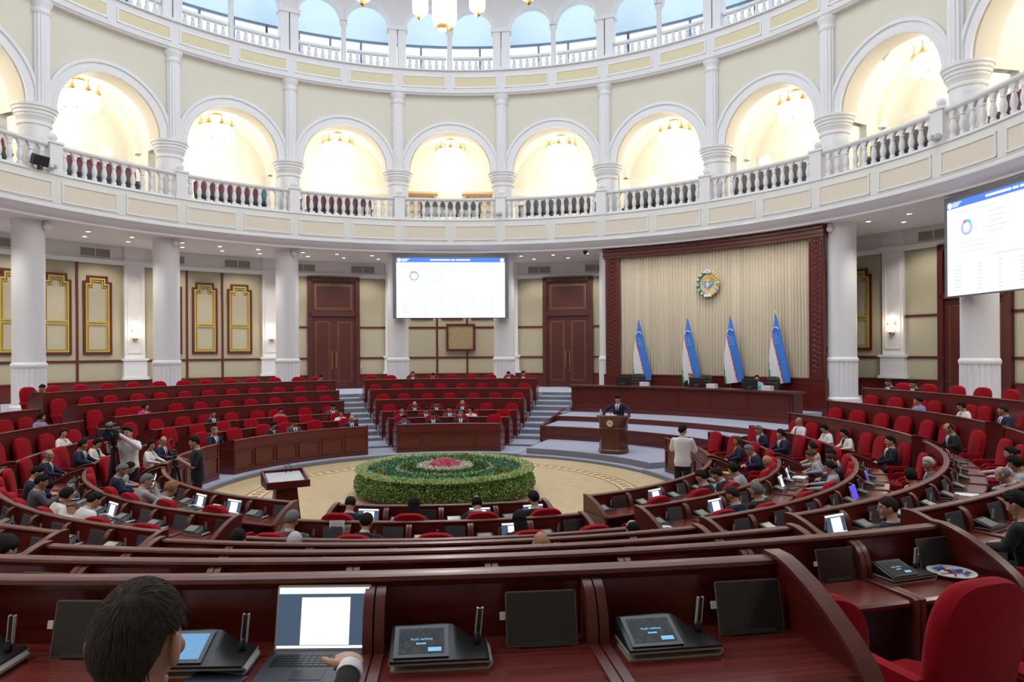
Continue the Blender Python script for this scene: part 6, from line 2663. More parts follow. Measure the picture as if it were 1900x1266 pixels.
def hair_mesh(style, nu=56, nv=40):
    q = MB()
    fem = style in ('long', 'bob', 'bun', 'puff')

    def line(d):
        x, y, z = d
        if style == 'bald':
            return -0.42 if y < 0 else -0.10 + 0.75 * y
        if fem:
            lo = {'long': -0.75, 'bob': -0.62, 'bun': -0.38, 'puff': -0.50}[style]
            if y > 0.35:
                return 0.30 + 0.42 * (y - 0.35) / 0.65
            if y > 0.05:
                return (lo * 0.8) + (0.30 - lo * 0.8) * ((y - 0.05) / 0.30) ** 1.4
            return lo * 0.8 + lo * 0.2 * min(1, -y + 0.05)
        if y > 0.30:
            return 0.28 + 0.36 * (y - 0.30) / 0.70
        if y > 0.12:
            return -0.05 + 0.33 * (y - 0.12) / 0.18
        if y > -0.25:
            return 0.02 if style != 'writer' else 0.14
        if style == 'writer':
            return 0.14 - 1.05 * min(1, max(0, (-0.33 - y) / 0.55))
        return 0.02 - 0.62 * min(1, (-0.25 - y) / 0.6)
    thick = {'short': 0.017, 'bald': 0.007, 'long': 0.020, 'bob': 0.026, 'bun': 0.014, 'puff': 0.036, 'crop': 0.009, 'writer': 0.015}[style]
    vid = {}
    D = list(dirs_grid(nu, nv))
    for i, d in enumerate(D):
        h = d.z - line(d) + 0.05 * math.sin(d.x * 31 + d.y * 7) * math.sin(d.y * 23 + 1.7) + 0.03 * math.sin(d.x * 57)
        if style == 'bald':
            h = min(h, 0.50 - d.z + (0.25 if d.y < -0.3 else 0) - 0.5 * max(0, d.y))
        p = head_pt(d)
        n = Vector((p.x / HEADR[0] ** 2, p.y / HEADR[1] ** 2, p.z / HEADR[2] ** 2)).normalized()
        w = max(-1.0, min(1.0, h / (0.38 if d.y > 0 else 0.30)))
        tk = thick * (w if w > 0 else w * 0.35) * (1 + (0.10 * math.sin(d.x * 21 + d.z * 13) + 0.08 * math.sin(d.y * 27 - d.x * 9)) * (1.0 if style != 'bald' else 0.3))
        if style in ('short',) and d.z > 0.5 and d.y > 0.1:
            tk *= 1.35
        if style == 'puff' and d.z > 0.2:
            tk *= 1.15
        vid[i] = (p + n * (tk + (-0.002 if h < 0 else 0.001)), h)
        q.vert(vid[i][0])
    for i in range(nv):
        for j in range(nu):
            j2 = (j + 1) % nu
            ids = [i * nu + j, (i + 1) * nu + j, (i + 1) * nu + j2, i * nu + j2]
            if max(vid[k][1] for k in ids) > -0.04:
                if i == 0:
                    q.face((ids[0], ids[1], ids[2]))
                elif i == nv - 1:
                    q.face((ids[0], ids[1], ids[3]))
                else:
                    q.face(ids)
    if style == 'long':
        n, m = 18, 8
        o = len(q.v)
        for layer, off in ((0, 0.0), (1, -0.022)):
            for k in range(m + 1):
                z = -0.02 - 0.27 * k / m
                for j in range(n + 1):
                    a = math.pi * (1.08 + 0.84 * j / n)
                    rx, ry = 0.094 + off + 0.012 * k / m, 0.104 + off - 0.02 * k / m
                    q.vert((rx * math.cos(a), ry * math.sin(a) - 0.004, z + 0.02 * math.sin(a) * k / m))
        L = (m + 1) * (n + 1)
        for layer in (0, 1):
            for k in range(m):
                for j in range(n):
                    a = o + layer * L + k * (n + 1) + j
                    q.face((a, a + 1, a + n + 2, a + n + 1))
        for j in range(n):
            a = o + m * (n + 1) + j
            q.face((a, a + 1, a + 1 + L, a + L))
    if style == 'bun':
        q.ellipsoid((0, -0.118, 0.0), (0.046, 0.040, 0.044), 14, 10)
    # keep only vertices in use
    used = sorted({k for f in q.f for k in f})
    mp = {k: i for i, k in enumerate(used)}
    q.v = [q.v[k] for k in used]
    q.f = [tuple(mp[k] for k in f) for f in q.f]
    return q.mesh('hair', HC['k'], 70)


HAIR = {s: hair_mesh(s) for s in ('writer', 'short', 'bald', 'long', 'bob', 'bun', 'puff', 'crop')}
gq = MB()
for s in (-1, 1):
    pts = [(s * 0.034 + 0.021 * math.cos(2 * math.pi * k / 14), 0.100 - 0.004 * abs(math.cos(2 * math.pi * k / 14)), 0.006 + 0.015 * math.sin(2 * math.pi * k / 14)) for k in range(15)]
    gq.tube(pts, 0.0022, 5)
    gq.tube([(s * 0.054, 0.096, 0.010), (s * 0.078, 0.07, 0.010), (s * 0.084, 0.0, 0.008)], 0.002, 5)
gq.tube([(-0.013, 0.101, 0.008), (0.013, 0.101, 0.008)], 0.002, 5)
GLASSES = gq.mesh('glasses', 'dark', 60)

LAP = {s: ((s * 0.25, 0.04, 0.78), (s * 0.07, 0.26, 0.69)) for s in (-1, 1)}
ARCH = {}
for fem in (False, True):
    ARCH[(fem, 'fwd')] = archetype(fem, lean=0.06, pitch=4)
    ARCH[(fem, 'read')] = archetype(fem, lean=0.20, pitch=24)
    ARCH[(fem, 'low')] = archetype(fem, lean=0.42, pitch=20)
    ARCH[(fem, 'lt')] = archetype(fem, lean=0.10, yaw=40, pitch=6)
    ARCH[(fem, 'rt')] = archetype(fem, lean=0.10, yaw=-40, pitch=6)
    ARCH[(fem, 'lap')] = archetype(fem, lean=-0.04, pitch=10, arms=LAP)
# single poses
ARCH['phone'] = archetype(False, lean=0.16, pitch=16, yaw=-6, arms={-1: ((-0.27, 0.12, 0.80), (-0.12, 0.34, 0.735)), 1: ((0.27, 0.16, 0.80), (0.16, 0.42, 0.92))})
ARCH['chin'] = archetype(False, lean=0.22, pitch=8, yaw=-15, arms={-1: ((-0.27, 0.12, 0.80), (-0.12, 0.34, 0.735)), 1: ((0.22, 0.30, 0.76), (0.09, 0.27, 1.02), (-0.3, 0.1, 1.0), (0.4, 0.9, 0.1))})
ARCH['reach'] = archetype(True, lean=0.12, pitch=14, yaw=0, arms={-1: ((-0.25, 0.15, 0.79), (-0.14, 0.42, 0.735)), 1: ((0.30, 0.14, 0.80), (0.34, 0.48, 0.735))})
ARCH['speaker'] = archetype(False, stand=True, lean=0.14, pitch=24, arms={-1: ((-0.36, 0.14, 1.22), (-0.40, 0.34, 1.05), (0.1, 1, -0.1), (0, 0, 1)), 1: ((0.36, 0.14, 1.22), (0.40, 0.34, 1.05), (-0.1, 1, -0.1), (0, 0, 1))}, hands=(0.7, 0.7))
ARCH['cameraman'] = archetype(False, stand=True, lean=0.03, pitch=2, yaw=8, arms={-1: ((-0.33, 0.16, 1.30), (-0.03, 0.34, 1.58), (0.6, 0.5, 0.2), (-0.3, 0, 1)), 1: ((0.31, 0.12, 1.22), (0.21, 0.30, 1.40), (-0.3, 1, 0.4), (0.3, 0, 1))})
ARCH['photographer'] = archetype(False, stand=True, lean=0.04, pitch=8, yaw=-10, sleeves='short', arms={-1: ((-0.26, 0.06, 1.12), (-0.08, 0.32, 1.26), (0.3, 1, 0.2), (-0.5, 0, 1)), 1: ((0.26, 0.06, 1.12), (0.08, 0.32, 1.26), (-0.3, 1, 0.2), (0.5, 0, 1))}, hands=(0.8, 0.8))
ARCH['backview'] = archetype(False, stand=True, lean=0.03, pitch=14, yaw=-28, sleeves='short', arms={-1: ((-0.24, 0.10, 1.12), (-0.04, 0.30, 1.14)), 1: ((0.27, 0.05, 1.10), (0.16, 0.28, 1.12), (-0.2, 1, 0.3), (0.3, 0, 1))})
ARCH['writer'] = archetype(False, lean=0.22, pitch=2, yaw=-4, vox=0.0055, fine=True, headscale=1.0, handscale=1.12, shrug=0.05,
                           arms={-1: ((-0.30, 0.20, 0.76), (-0.28, 0.52, 0.715)), 1: ((0.29, 0.54, 0.66), (0.285, 0.90, 0.752), (-0.30, 1.0, 0.0), (0.05, 0.2, 1))}, hands=(0.5, 0.95))
finish_remesh()

PEOPLE = []


def person(label, loc, rz, key, outfit, hair, hc, scale=0.94, tie=0, glasses=False, skin='skin', trousers=None, group=None):
    A = ARCH[key]
    t = thing('person', label, 'person', loc, rz)
    t.scale = (scale,) * 3
    t['category'] = 'person'
    o = link('body', A['body']['me'], t)
    hm = HC['k' if hc in ('k', 'a', 'd', 'n', 'n2') else hc]
    for i, m in ((0, M[skin]), (2, hm)):
        o.material_slots[i].link = 'OBJECT'
        o.material_slots[i].material = m
    m, kind = OUT[outfit]
    nm = {'suit': 'suit_jacket', 'shirt': 'shirt', 'blouse': 'blouse', 'wjacket': 'jacket', 'tee': 'tee_shirt'}[kind]
    o = link(nm, A['top']['me'], t)
    o.material_slots[0].link = 'OBJECT'
    o.material_slots[0].material = m
    o = link('trousers', A['trousers']['me'], t)
    link('shoe', A['shoe-1'], t)
    link('shoe', A['shoe1'], t)
    if kind == 'suit':
        link('shirt_front', A['shirt'], t)
        if tie is not None:
            o = link('tie', A['tie'], t)
            o.material_slots[0].link = 'OBJECT'
            o.material_slots[0].material = TIES[tie % 4]
    elif kind == 'wjacket':
        link('inner_top', A['tri'], t)
    elif kind in ('blouse', 'tee'):
        o = link('neckline', A['neckline'], o.parent)
        o.material_slots[0].link = 'OBJECT'
        o.material_slots[0].material = M[skin]
    elif kind == 'shirt':
        o = link('collar', A['shirt'], t)
        o.material_slots[0].link = 'OBJECT'
        o.material_slots[0].material = m
        if tie is not None and tie >= 10:
            o = link('tie', A['tie'], t)
            o.material_slots[0].link = 'OBJECT'
            o.material_slots[0].material = TIES[1]
    if hair:
        o = link('hair', HAIR[hair], t)
        o.matrix_local = A['Hm']
        o.material_slots[0].link = 'OBJECT'
        o.material_slots[0].material = HC[hc]
    if glasses:
        o = link('glasses', GLASSES, t)
        o.matrix_local = A['Hm']
    return t


# seated people: block, row, picture column (None: angle given), angle, moved back, female, pose, outfit, hair, hair colour, glasses, label
SEATED = [
 ('L', 5, 80, None, 0.05, 0, 'low', 'dk', 'short', 'k', 0, 'dark-suited man bent low at the outer end of the last far left bench'),
 ('B', 3, 78, None, 0.0, 1, 'lt', 'bv', 'bob', 'k', 0, 'woman in a lavender blue top sitting alone in the fourth left side row'),
 ('L', 3, 270, None, 0.0, 1, 'lt', 'mg', 'bob', 'k', 0, 'woman in a magenta top sitting alone on a far left bench'),
 ('L', 2, 395, None, 0.0, 0, 'fwd', 'nv', 'short', 'k', 0, 'dark-haired man in a navy suit alone between empty red chairs, far left block'),
 ('L', 2, 521, None, 0.0, 1, 'read', 'co', 'bun', 'k', 0, 'woman in a coral top reading, third far left row'),
 ('L', 2, 618, None, 0.0, 0, 'read', 'gy', 'short', 'k', 0, 'man in a grey suit at the aisle end of the third far left row'),
 ('L', 1, 633, None, 0.0, 1, 'rt', 'wb', 'bob', 'k', 0, 'woman in a white blouse at the aisle end of the second far left row'),
 ('L', 0, 652, None, 0.0, 0, 'read', 'nv', 'bald', 'g', 0, 'balding man in a navy suit at the aisle end of the front far left bench'),
 ('L', 0, 508, None, 0.0, 1, 'read', 'nb', 'bob', 'k', 0, 'woman in a navy dress at the middle of the front far left bench'),
 ('L', 0, 547, None, 0.0, 0, 'read', 'gy', 'short', 'k', 0, 'man in a grey suit beside the woman in navy, front far left bench'),
 ('L', 0, 399, None, 0.0, 0, 'fwd', 'nv', 'short', 'g', 0, 'grey-haired man in a navy suit at the press end of the front far left bench'),
 ('L', 5, 595, None, 0.0, 0, 'low', 'dk', 'short', 'k', 0, 'dark head bent down on the last far left bench by the door'),
 ('A', 5, 766, None, 0.0, 0, 'fwd', 'dk', 'short', 'd', 0, 'man looking up over the last centre bench beside the column'),
 ('A', 5, 803, None, 0.0, 0, 'low', 'dk', 'short', 'k', 0, 'man with head bent down on the last centre bench under the lattice panel'),
 ('A', 5, 943, None, 0.0, 0, 'read', 'dk', 'short', 'k', 0, 'man before the second screen column on the last centre bench'),
 ('A', 5, 971, None, 0.0, 0, 'lt', 'dk', 'short', 'k', 0, 'man at the stage end of the last centre bench turned to his neighbour'),
 ('A', 2, 769, None, 0.0, 0, 'read', 'dk', 'bald', 'd', 1, 'balding man with glasses in the third centre row'),
 ('A', 2, 809, None, 0.0, 0, 'read', 'dk', 'short', 'k', 1, 'black-haired man with glasses in the third centre row'),
 ('A', 2, 857, None, 0.0, 0, 'fwd', 'dk', 'bald', 'w', 0, 'white-fringed balding man in a dark suit in the third centre row'),
 ('A', 1, 745, None, 0.0, 0, 'fwd', 'nv', 'short', 'k', 0, 'man in a dark suit at the screen aisle end of the second centre row'),
 ('A', 1, 790, None, 0.0, 0, 'read', 'nv', 'short', 'd', 0, 'man in navy looking down, second in the second centre row'),
 ('A', 1, 834, None, 0.0, 0, 'rt', 'gy', 'short', 'k', 0, 'man in grey turning his head, second centre row'),
 ('A', 1, 873, None, 0.0, 1, 'rt', 'wb', 'bob', 'k', 0, 'woman in a white blouse in the second centre row'),
 ('A', 0, 750, None, 0.0, 0, 'low', 'bl', 'short', 'k', 0, 'man in a bright blue suit bent over the front centre bench'),
 ('A', 0, 803, None, 0.0, 0, 'read', 'nv', 'short', 'd', 0, 'brown-haired man in navy with hand near his chin, front centre bench'),
 ('A', 0, 854, None, 0.0, 0, 'rt', 'nv', 'short', 'g', 0, 'grey-haired man in navy on the front centre bench'),
 ('B', 2, 120, None, 0.0, 1, 'rt', 'wb', 'puff', 'a', 0, 'woman with auburn hair in a white blouse, left side block'),
 ('B', 1, 155, None, 0.0, 0, 'lt', 'nv', 'short', 'k', 0, 'man in a navy suit turned to the woman in a white jacket, left side block'),
 ('B', 1, 182, None, 0.0, 1, 'read', 'wj', 'bob', 'k', 0, 'woman in a white jacket over black, next to the video camera'),
 ('B', 1, 92, None, 0.05, 0, 'fwd', 'nv', 'bald', 'g', 1, 'balding man with glasses in a navy suit, near end of the second left side row'),
 ('B', 0, 283, None, 0.0, 1, 'rt', 'wb', 'bob', 'k', 0, 'woman with black bobbed hair in white seen from behind beside the photographer'),
 ('B', 0, 304, None, 0.05, 0, 'rt', 'nv', 'bald', 'd', 1, 'balding man with glasses in a navy suit between the press cameras'),
 ('C', 1, 63, None, 0.0, 0, 'read', 'nv', 'short', 'k', 0, 'man in navy half hidden behind the man touching his tablet, near left block'),
 ('C', 1, 80, None, 0.0, 0, 'phone', 'gy', 'short', 'k', 0, 'man in a grey suit reaching towards his tablet, near left block'),
 ('C', 1, 76, -139.0, 0.05, 1, 'low', 'wj', 'bob', 'k', 0, 'woman with black hair and white sleeves leaning over the desk, near left block'),
 ('C', 1, 180, None, 0.0, 0, 'low', 'ws', 'short', 'k', 0, 'black-haired man in a white shirt stretching his arm on the second near left desk'),
 ('C', 0, 228, None, 0.05, 0, 'read', 'nv', 'short', 'g', 0, 'grey-haired man in navy at the far end of the front near left desk'),
 ('C', 0, 240, None, 0.0, 1, 'low', 'lg', 'bun', 'k', 0, 'dark-haired woman leaning forward between two grey-haired men, near left block'),
 ('C', 0, 252, -136.5, 0.0, 0, 'chin', 'lj', 'short', 'g', 0, 'grey-haired man in a pale jacket resting his head on his hand'),
 ('C', 0, 322, None, 0.0, 1, 'low', 'mt', 'puff', 'b', 0, 'blond woman in a mint blouse at the front near left desk'),
 ('N', 4, 8, None, 0.0, 0, 'read', 'dk', 'short', 'k', 0, 'dark head of a man with white collar beside the left end of a near bench'),
 ('N', 2, 442, None, 0.0, 0, 'fwd', 'dk', 'short', 'k', 0, 'large dark-haired head seen from behind at the end of the third near bench'),
 ('N', 1, 541, None, 0.0, 0, 'read', 'gy', 'short', 'g', 0, 'man with greying hair seen from behind at the end of the second near bench'),
 ('N', 2, 548, None, 0.0, 0, 'low', 'dk', 'crop', 'w', 0, 'white crown of a bent head showing over the third near bench'),
 ('N', 0, 651, None, 0.0, 0, 'read', 'nv', 'bald', 'd', 0, 'balding man in navy typing on the laptop at the front near bench'),
 ('N', 0, 766, None, 0.0, 1, 'read', 'nb', 'long', 'k', 0, 'woman with long black hair seen from behind at the front near bench'),
 ('N', 0, 883, None, 0.0, 0, 'low', 'dk', 'bald', 'k', 0, 'man with a bald crown seen from behind at the front near bench'),
 ('N', 0, 988, None, 0.0, 0, 'read', 'dk', 'short', 'k', 0, 'black-haired man at the stage end of the front near bench'),
 ('N', 1, 679, None, 0.0, 0, 'low', 'dk', 'short', 'k', 0, 'dark-haired man beside the black laptop on the second near bench'),
 ('N', 1, 961, None, 0.0, 1, 'read', 'nb', 'long', 'k', 0, 'woman with straight black hair seen from behind on the second near bench'),
 ('N', 2, 1170, None, 0.0, 0, 'read', 'dk', 'bald', 'k', 0, 'man with a bald crown at the stage end of the third near bench'),
 ('N', 3, 1000, None, 0.0, 0, 'low', 'dk', None, 'g', 0, 'bare pink crown of a bent head showing over the fourth near bench'),
 ('D', 0, 1297, None, 0.0, 0, 'read', 'dk', 'short', 'k', 0, 'black-haired man seen from behind at the near end of the front near right desk'),
 ('D', 1, 1355, None, 0.0, 0, 'read', 'nv', 'short', 'd', 0, 'brown-haired man in navy seen from behind on the second near right desk'),
 ('D', 1, 1398, None, 0.0, 0, 'fwd', 'dk', 'short', 'g', 0, 'grey-haired man in a charcoal suit beside the brown-haired man'),
 ('D', 0, 1355, 130.5, 0.10, 0, 'low', 'dk', 'short', 'k', 0, 'dark-haired man bent over white papers, front near right desk'),
 ('D', 0, 1383, 123.5, 0.10, 1, 'low', 'lg', 'bob', 'k', 0, 'woman with dark hair bent beside the papers, front near right desk'),
 ('D', 0, 1431, 116.5, 0.45, 0, 'read', 'lj', None, 'g', 0, 'bald man in a grey jacket leaning forward, near right block'),
 ('D', 1, 1497, None, 0.0, 1, 'low', 'lg', 'bun', 'n', 1, 'woman with brown hair in a bun and glasses, second near right desk'),
 ('D', 1, 1552, 121.0, 0.18, 1, 'reach', 'lg', 'bun', 'k', 1, 'woman with a black bun and grey top resting her arms on the desk'),
 ('D', 1, 1540, 115.0, 0.22, 0, 'read', 'nv', 'crop', 'd', 1, 'man with cropped hair and glasses next to the woman with a black bun'),
 ('D', 1, 1562, 109.0, 0.25, 1, 'read', 'pk', 'bob', 'k', 0, 'woman in a pale pink top beside the curved desk end'),
 ('D', 2, 1680, 127.0, 0.12, 1, 'rt', 'nb', 'bob', 'k', 0, 'woman with black hair turned away, third near right desk'),
 ('D', 2, 1712, 119.5, 0.32, 0, 'lt', 'gy', 'short', 'w', 1, 'white-haired man with glasses looking towards the viewer'),
 ('D', 3, 1652, 150.6, 0.0, 0, 'lt', 'dk', 'crop', 'd', 0, 'tanned man in profile behind the curved desk end, fourth near right desk'),
 ('D', 3, 1868, 120.5, 0.10, 1, 'reach', 'pk', 'bun', 'k', 0, 'woman in a pale top with black bun typing at the right edge'),
 ('D', 3, 1890, 126.5, 0.15, 1, 'read', 'lg', 'bob', 'k', 0, 'woman with short black hair close to the right edge'),
 ('D', 3, 1885, 132.0, 0.20, 0, 'low', 'dk', 'bald', 'g', 0, 'bald head bent low at the right edge'),
 ('D', 4, 1889, 151.6, 0.0, 0, 'read', 'dk', 'short', 'k', 0, 'broad man in a black suit at the double laptop by the right edge'),
 ('E', 0, 1367, None, 0.0, 1, 'lap', 'nb', 'long', 'n', 0, 'woman in a navy dress with crossed arms, front right side row'),
 ('E', 1, 1405, None, 0.0, 0, 'read', 'nv', 'short', 'g', 0, 'greying man in a navy suit looking down, second right side row'),
 ('E', 1, 1446, None, 0.0, 0, 'rt', 'nv', 'short', 'k', 0, 'man in a navy suit with blue tie in profile, second right side row'),
 ('E', 2, 1481, None, 0.0, 0, 'lap', 'ws', 'bald', 'g', 0, 'bald man in a white shirt and black tie, third right side row'),
 ('E', 2, 1526, None, 0.0, 1, 'read', 'wb', 'bob', 'k', 0, 'woman with black bob in a white blouse, third right side row'),
 ('E', 2, 1563, None, 0.0, 1, 'read', 'wj', 'long', 'k', 0, 'woman in a white jacket over black, third right side row'),
 ('E', 1, 1504, None, 0.0, 1, 'rt', 'bg', 'bun', 'k', 0, 'woman in a beige jacket with her hair tied back'),
 ('E', 0, 1408, 101.6, 0.25, 0, 'low', 'nv', 'short', 'g', 1, 'grey-haired man in a navy suit bent over his lap'),
 ('E', 2, 1650, 101.5, 0.12, 0, 'lap', 'dk', 'short', 'k', 0, 'man in a dark suit seated at the near end of the third right side row'),
 ('E', 3, 1760, None, 0.0, 0, 'read', 'dk', 'bald', 'k', 0, 'heavy balding man in black at the near end of the fourth right side row'),
 ('E', 4, 1700, None, 0.0, 1, 'rt', 'bv', 'bun', 'k', 0, 'woman in a pale blue top in the fifth right side row'),
 ('E', 4, 1780, None, 0.0, 1, 'read', 'wb', 'bob', 'k', 0, 'woman in a white blouse bent over papers, fifth right side row'),
 ('E', 4, 1858, None, 0.0, 0, 'rt', 'nv', 'short', 'd', 0, 'man in a navy suit in profile, fifth right side row'),
 ('E', 5, 1643, None, 0.0, 0, 'read', 'nv', 'short', 'd', 0, 'man in navy at the stage end of the last right side row'),
 ('E', 5, 1692, None, 0.0, 0, 'read', 'dk', 'short', 'k', 0, 'black-haired man in a dark suit on the last right side row'),
]
FAR = {'A', 'L', 'B', 'E'}
HEADY = {'fwd': 0.08, 'read': 0.16, 'low': 0.30, 'lt': 0.10, 'rt': 0.10, 'lap': 0.0, 'phone': 0.14, 'chin': 0.18, 'reach': 0.12}
for i, (b, n, px, ph, back, fem, pose, outfit, hair, hc, gl, label) in enumerate(SEATED):
    r = ROW_R[n] + 0.86 + back
    if ph is None:
        a0, a1 = block_span(b, n)
        best = None
        k = a0 + 1
        while k <= a1 - 1:
            q = project(P(r - HEADY[pose], k, ROW_F[n] + 1.1))
            if q:
                e = abs(q[0] - px)
                if best is None or e < best[0]:
                    best = (e, k)
            k += 0.1
        ph = best[1]
    PEOPLE_AT.setdefault((b, n), []).append(ph if ph >= block_span(b, n)[0] - 25 else ph + 360)
    key = (bool(fem), pose) if (bool(fem), pose) in ARCH else pose
    person(label, P(r, ph, ROW_F[n]), math.pi - R(ph), key, outfit, hair, hc, 0.94 if not fem else 0.92, tie=i if outfit != 'ws' else 11, glasses=bool(gl), skin='skin' if i % 3 else 'skin2')

# presidium
for px, fem, outfit, hair, hc, label, pose in ((1283, False, 'dk', 'short', 'g', 'grey-haired chairman in a dark suit behind the presidium desk', 'fwd'), (1408, True, 'lb', 'bun', 'k', 'woman in pale blue with tied black hair behind the presidium desk', 'lt')):
    ph = phi_on_circle(px, 13.62, True)
    person(label, P(13.55, ph, 1.03), math.pi - R(ph), (fem, pose), outfit, hair, hc, 0.98)

# standing
pl = P(6.30, pphi, 0.16)
pdir = Vector((math.sin(R(PODF)), math.cos(R(PODF)), 0))
person('man in a navy suit speaking at the podium, both hands on its top', pl + pdir * 0.66, math.pi - R(PODF), 'speaker', 'nv', 'short', 'k', 1.0, tie=1)
cmx = P(6.62, -112.0, 0.0)
person('cameraman in a white shirt with lanyard standing behind the video camera', (cmx.x, cmx.y, 0.0), R(172), 'cameraman', 'ws', 'short', 'k', 1.03, tie=None)
person('photographer in a black tee shirt standing behind a tripod camera', (-4.62, -2.84, PARQ), R(112), 'photographer', 'bt', 'short', 'k', 1.0)
person('man in a white short-sleeved shirt seen from behind, holding a small camera', (5.22, -1.45, PARQ), R(-18), 'backview', 'ws', 'short', 'k', 1.0, tie=None)
# the writing man close to the viewer
fm = person('dark-haired man with back turned, resting his right hand on the lit laptop', (0.565, -15.30, 1.42 + 0.115), 0.0, 'writer', 'dk', 'writer', 'n2', 0.96, tie=None)

# loose strands over the writing man's hair
hq = MB()
random.seed(17)
for _ in range(5200):
    d = Vector((random.gauss(0, 1), random.gauss(0, 1), random.gauss(0, 1))).normalized()
    if d.z < -0.72 + 0.75 * max(0, min(1, (d.y + 0.75) / 0.9)) or (d.y > 0.12 and d.z < 0.55) or (d.y > -0.70 and d.z < 0.36):
        continue
    crown = Vector((0.1, -0.55, 0.83))
    comb = (d - crown).normalized()
    comb = (comb - d * comb.dot(d)).normalized() + Vector((0.35, 0.15, 0)) * max(0, d.z)
    lift = 0.0155 * min(1, max(0.25, (d.z + 0.75) / 0.7))
    prev = None
    L = random.uniform(0.020, 0.042)
    wd = random.uniform(0.0007, 0.0013)
    for k in range(4):
        u = k / 3
        dd = (d + comb * (L * u / 0.1)).normalized()
        p = head_pt(dd) + dd * (lift + 0.003 * math.sin(math.pi * u) + random.uniform(0, 0.0012))
        s = dd.cross(comb).normalized() * wd * (1 - 0.7 * u)
        a, b = hq.vert(p - s), hq.vert(p + s)
        if prev:
            hq.face((prev[0], prev[1], b, a))
        prev = (a, b)
o = hq.build('hair_strand', HC['n2'], fm, smooth=0)
o.matrix_local = ARCH['writer']['Hm']

cq = MB()
A_ = ARCH['writer']
w0, e0 = Vector((0.285, 0.90, 0.752)), Vector((0.29, 0.54, 0.66))
dv_ = (w0 - e0).normalized()
cq.tube([w0 - dv_ * 0.035, w0 - dv_ * 0.02, w0 + dv_ * 0.006], [0.040, 0.041, 0.037], 18)
cq.build('shirt_cuff', 'whitecloth', fm)

# ================================================================== PRESS EQUIPMENT
def tripod(parent, x, y, z0, z1, spread, rz0=0.3):
    q = MB()
    q.tube([(x, y, z1 - 0.55), (x, y, z1)], 0.025, 8)
    q.lathe([(0.05, z1 - 0.10), (0.06, z1 - 0.05), (0.06, z1)], (x, y, 0), 12)
    q.build('head_post', 'dark', parent)
    for k in range(3):
        a = rz0 + 2 * math.pi * k / 3
        e = (x + spread * math.cos(a), y + spread * math.sin(a), z0 + 0.02)
        m = (x + spread * 0.5 * math.cos(a), y + spread * 0.5 * math.sin(a), (z0 + z1 - 0.2) / 2)
        q = MB()
        q.tube([(x + 0.04 * math.cos(a), y + 0.04 * math.sin(a), z1 - 0.12), m], 0.024, 8)
        q.tube([m, e], 0.017, 8)
        q.ellipsoid(e, (0.025, 0.025, 0.02), 8, 6)
        q.build('leg', 'dark', parent)


cxy = P(6.86, -113.6, 0)
t = thing('video_tripod', 'tall black tripod carrying the broadcast video camera', 'tripod', (cxy.x, cxy.y, 0.0))
tripod(t, 0, 0, 0.0, 1.48, 0.30)
t = thing('video_camera', 'large black broadcast video camera with fluffy grey microphone in front of the cameraman', 'camera', (cxy.x, cxy.y, 1.48), R(14))
q = MB()
q.box((0, 0.02, 0.15), (0.15, 0.42, 0.22))
q.box((0.0, 0.25, 0.10), (0.17, 0.14, 0.16))
q.box((0, 0, 0.02), (0.10, 0.26, 0.04))
q.build('body', 'dark', t, bevel=0.012)
q = MB()
q.tube([(0, -0.18, 0.15), (0, -0.40, 0.15)], [0.062, 0.055], 20)
q.tube([(0, -0.38, 0.15), (0, -0.44, 0.15)], [0.075, 0.085], 20)
q.build('lens_barrel', 'dark', t)
q = MB()
q.tube([(0, -0.441, 0.15), (0, -0.447, 0.15)], 0.068, 20)
q.build('front_glass', M.setdefault('lensglass', mat('blue_coated_glass', (0.02, 0.03, 0.10), 0.05, noise=0.05)), t)
q = MB()
q.tube([(0, -0.16, 0.27), (0, -0.14, 0.33), (0, 0.10, 0.33), (0, 0.12, 0.27)], 0.018, 8)
q.build('handle', 'dark', t)
q = MB()
q.limb((-0.03, -0.28, 0.34), (-0.03, -0.10, 0.35), 0.045, 0.045, 14)
q.build('microphone', M.setdefault('fluff', mat('grey_windshield', (0.16, 0.17, 0.18), 0.95, noise=0.2, nscale=60)), t)
q = MB()
q.box((-0.16, -0.16, 0.20), (0.14, 0.16, 0.13))
q.tube([(-0.16, -0.08, 0.20), (-0.16, 0.02, 0.20)], 0.04, 12)
q.build('viewfinder', 'slate', t, bevel=0.01)
q = MB()
q.box((0.10, -0.05, 0.14), (0.06, 0.20, 0.16))
q.build('recorder', 'slate', t, bevel=0.01)
px_, py_ = -4.97, -3.00
t = thing('photo_tripod', 'slim black tripod in front of the photographer', 'tripod', (px_, py_, PARQ))
tripod(t, 0, 0, 0.0, 1.22, 0.30, 0.9)
t = thing('still_camera', 'black still camera held on the slim tripod by the photographer', 'camera', (px_, py_, PARQ + 1.22), R(112))
q = MB()
q.box((0, 0, 0.06), (0.15, 0.07, 0.11))
q.box((0, 0, 0.13), (0.07, 0.06, 0.05))
q.build('body', 'dark', t, bevel=0.012)
q = MB()
q.tube([(0, 0.03, 0.06), (0, 0.17, 0.06)], [0.040, 0.045], 16)
q.build('lens', 'dark', t)
q = MB()
q.box((0, 0.01, 0.19), (0.05, 0.06, 0.06))
q.build('flash_unit', 'slate', t, bevel=0.008)
t = thing('handheld_camera', 'small black camera held up by the man in the white short-sleeved shirt', 'camera', (5.45, -1.13, 1.03), R(-18))
q = MB()
q.box((0, 0, 0.05), (0.13, 0.07, 0.10))
q.box((0, 0, 0.115), (0.06, 0.05, 0.04))
q.build('body', 'dark', t, bevel=0.01)
q = MB()
q.tube([(0, 0.03, 0.05), (0, 0.13, 0.05)], 0.035, 14)
q.build('lens', 'dark', t)

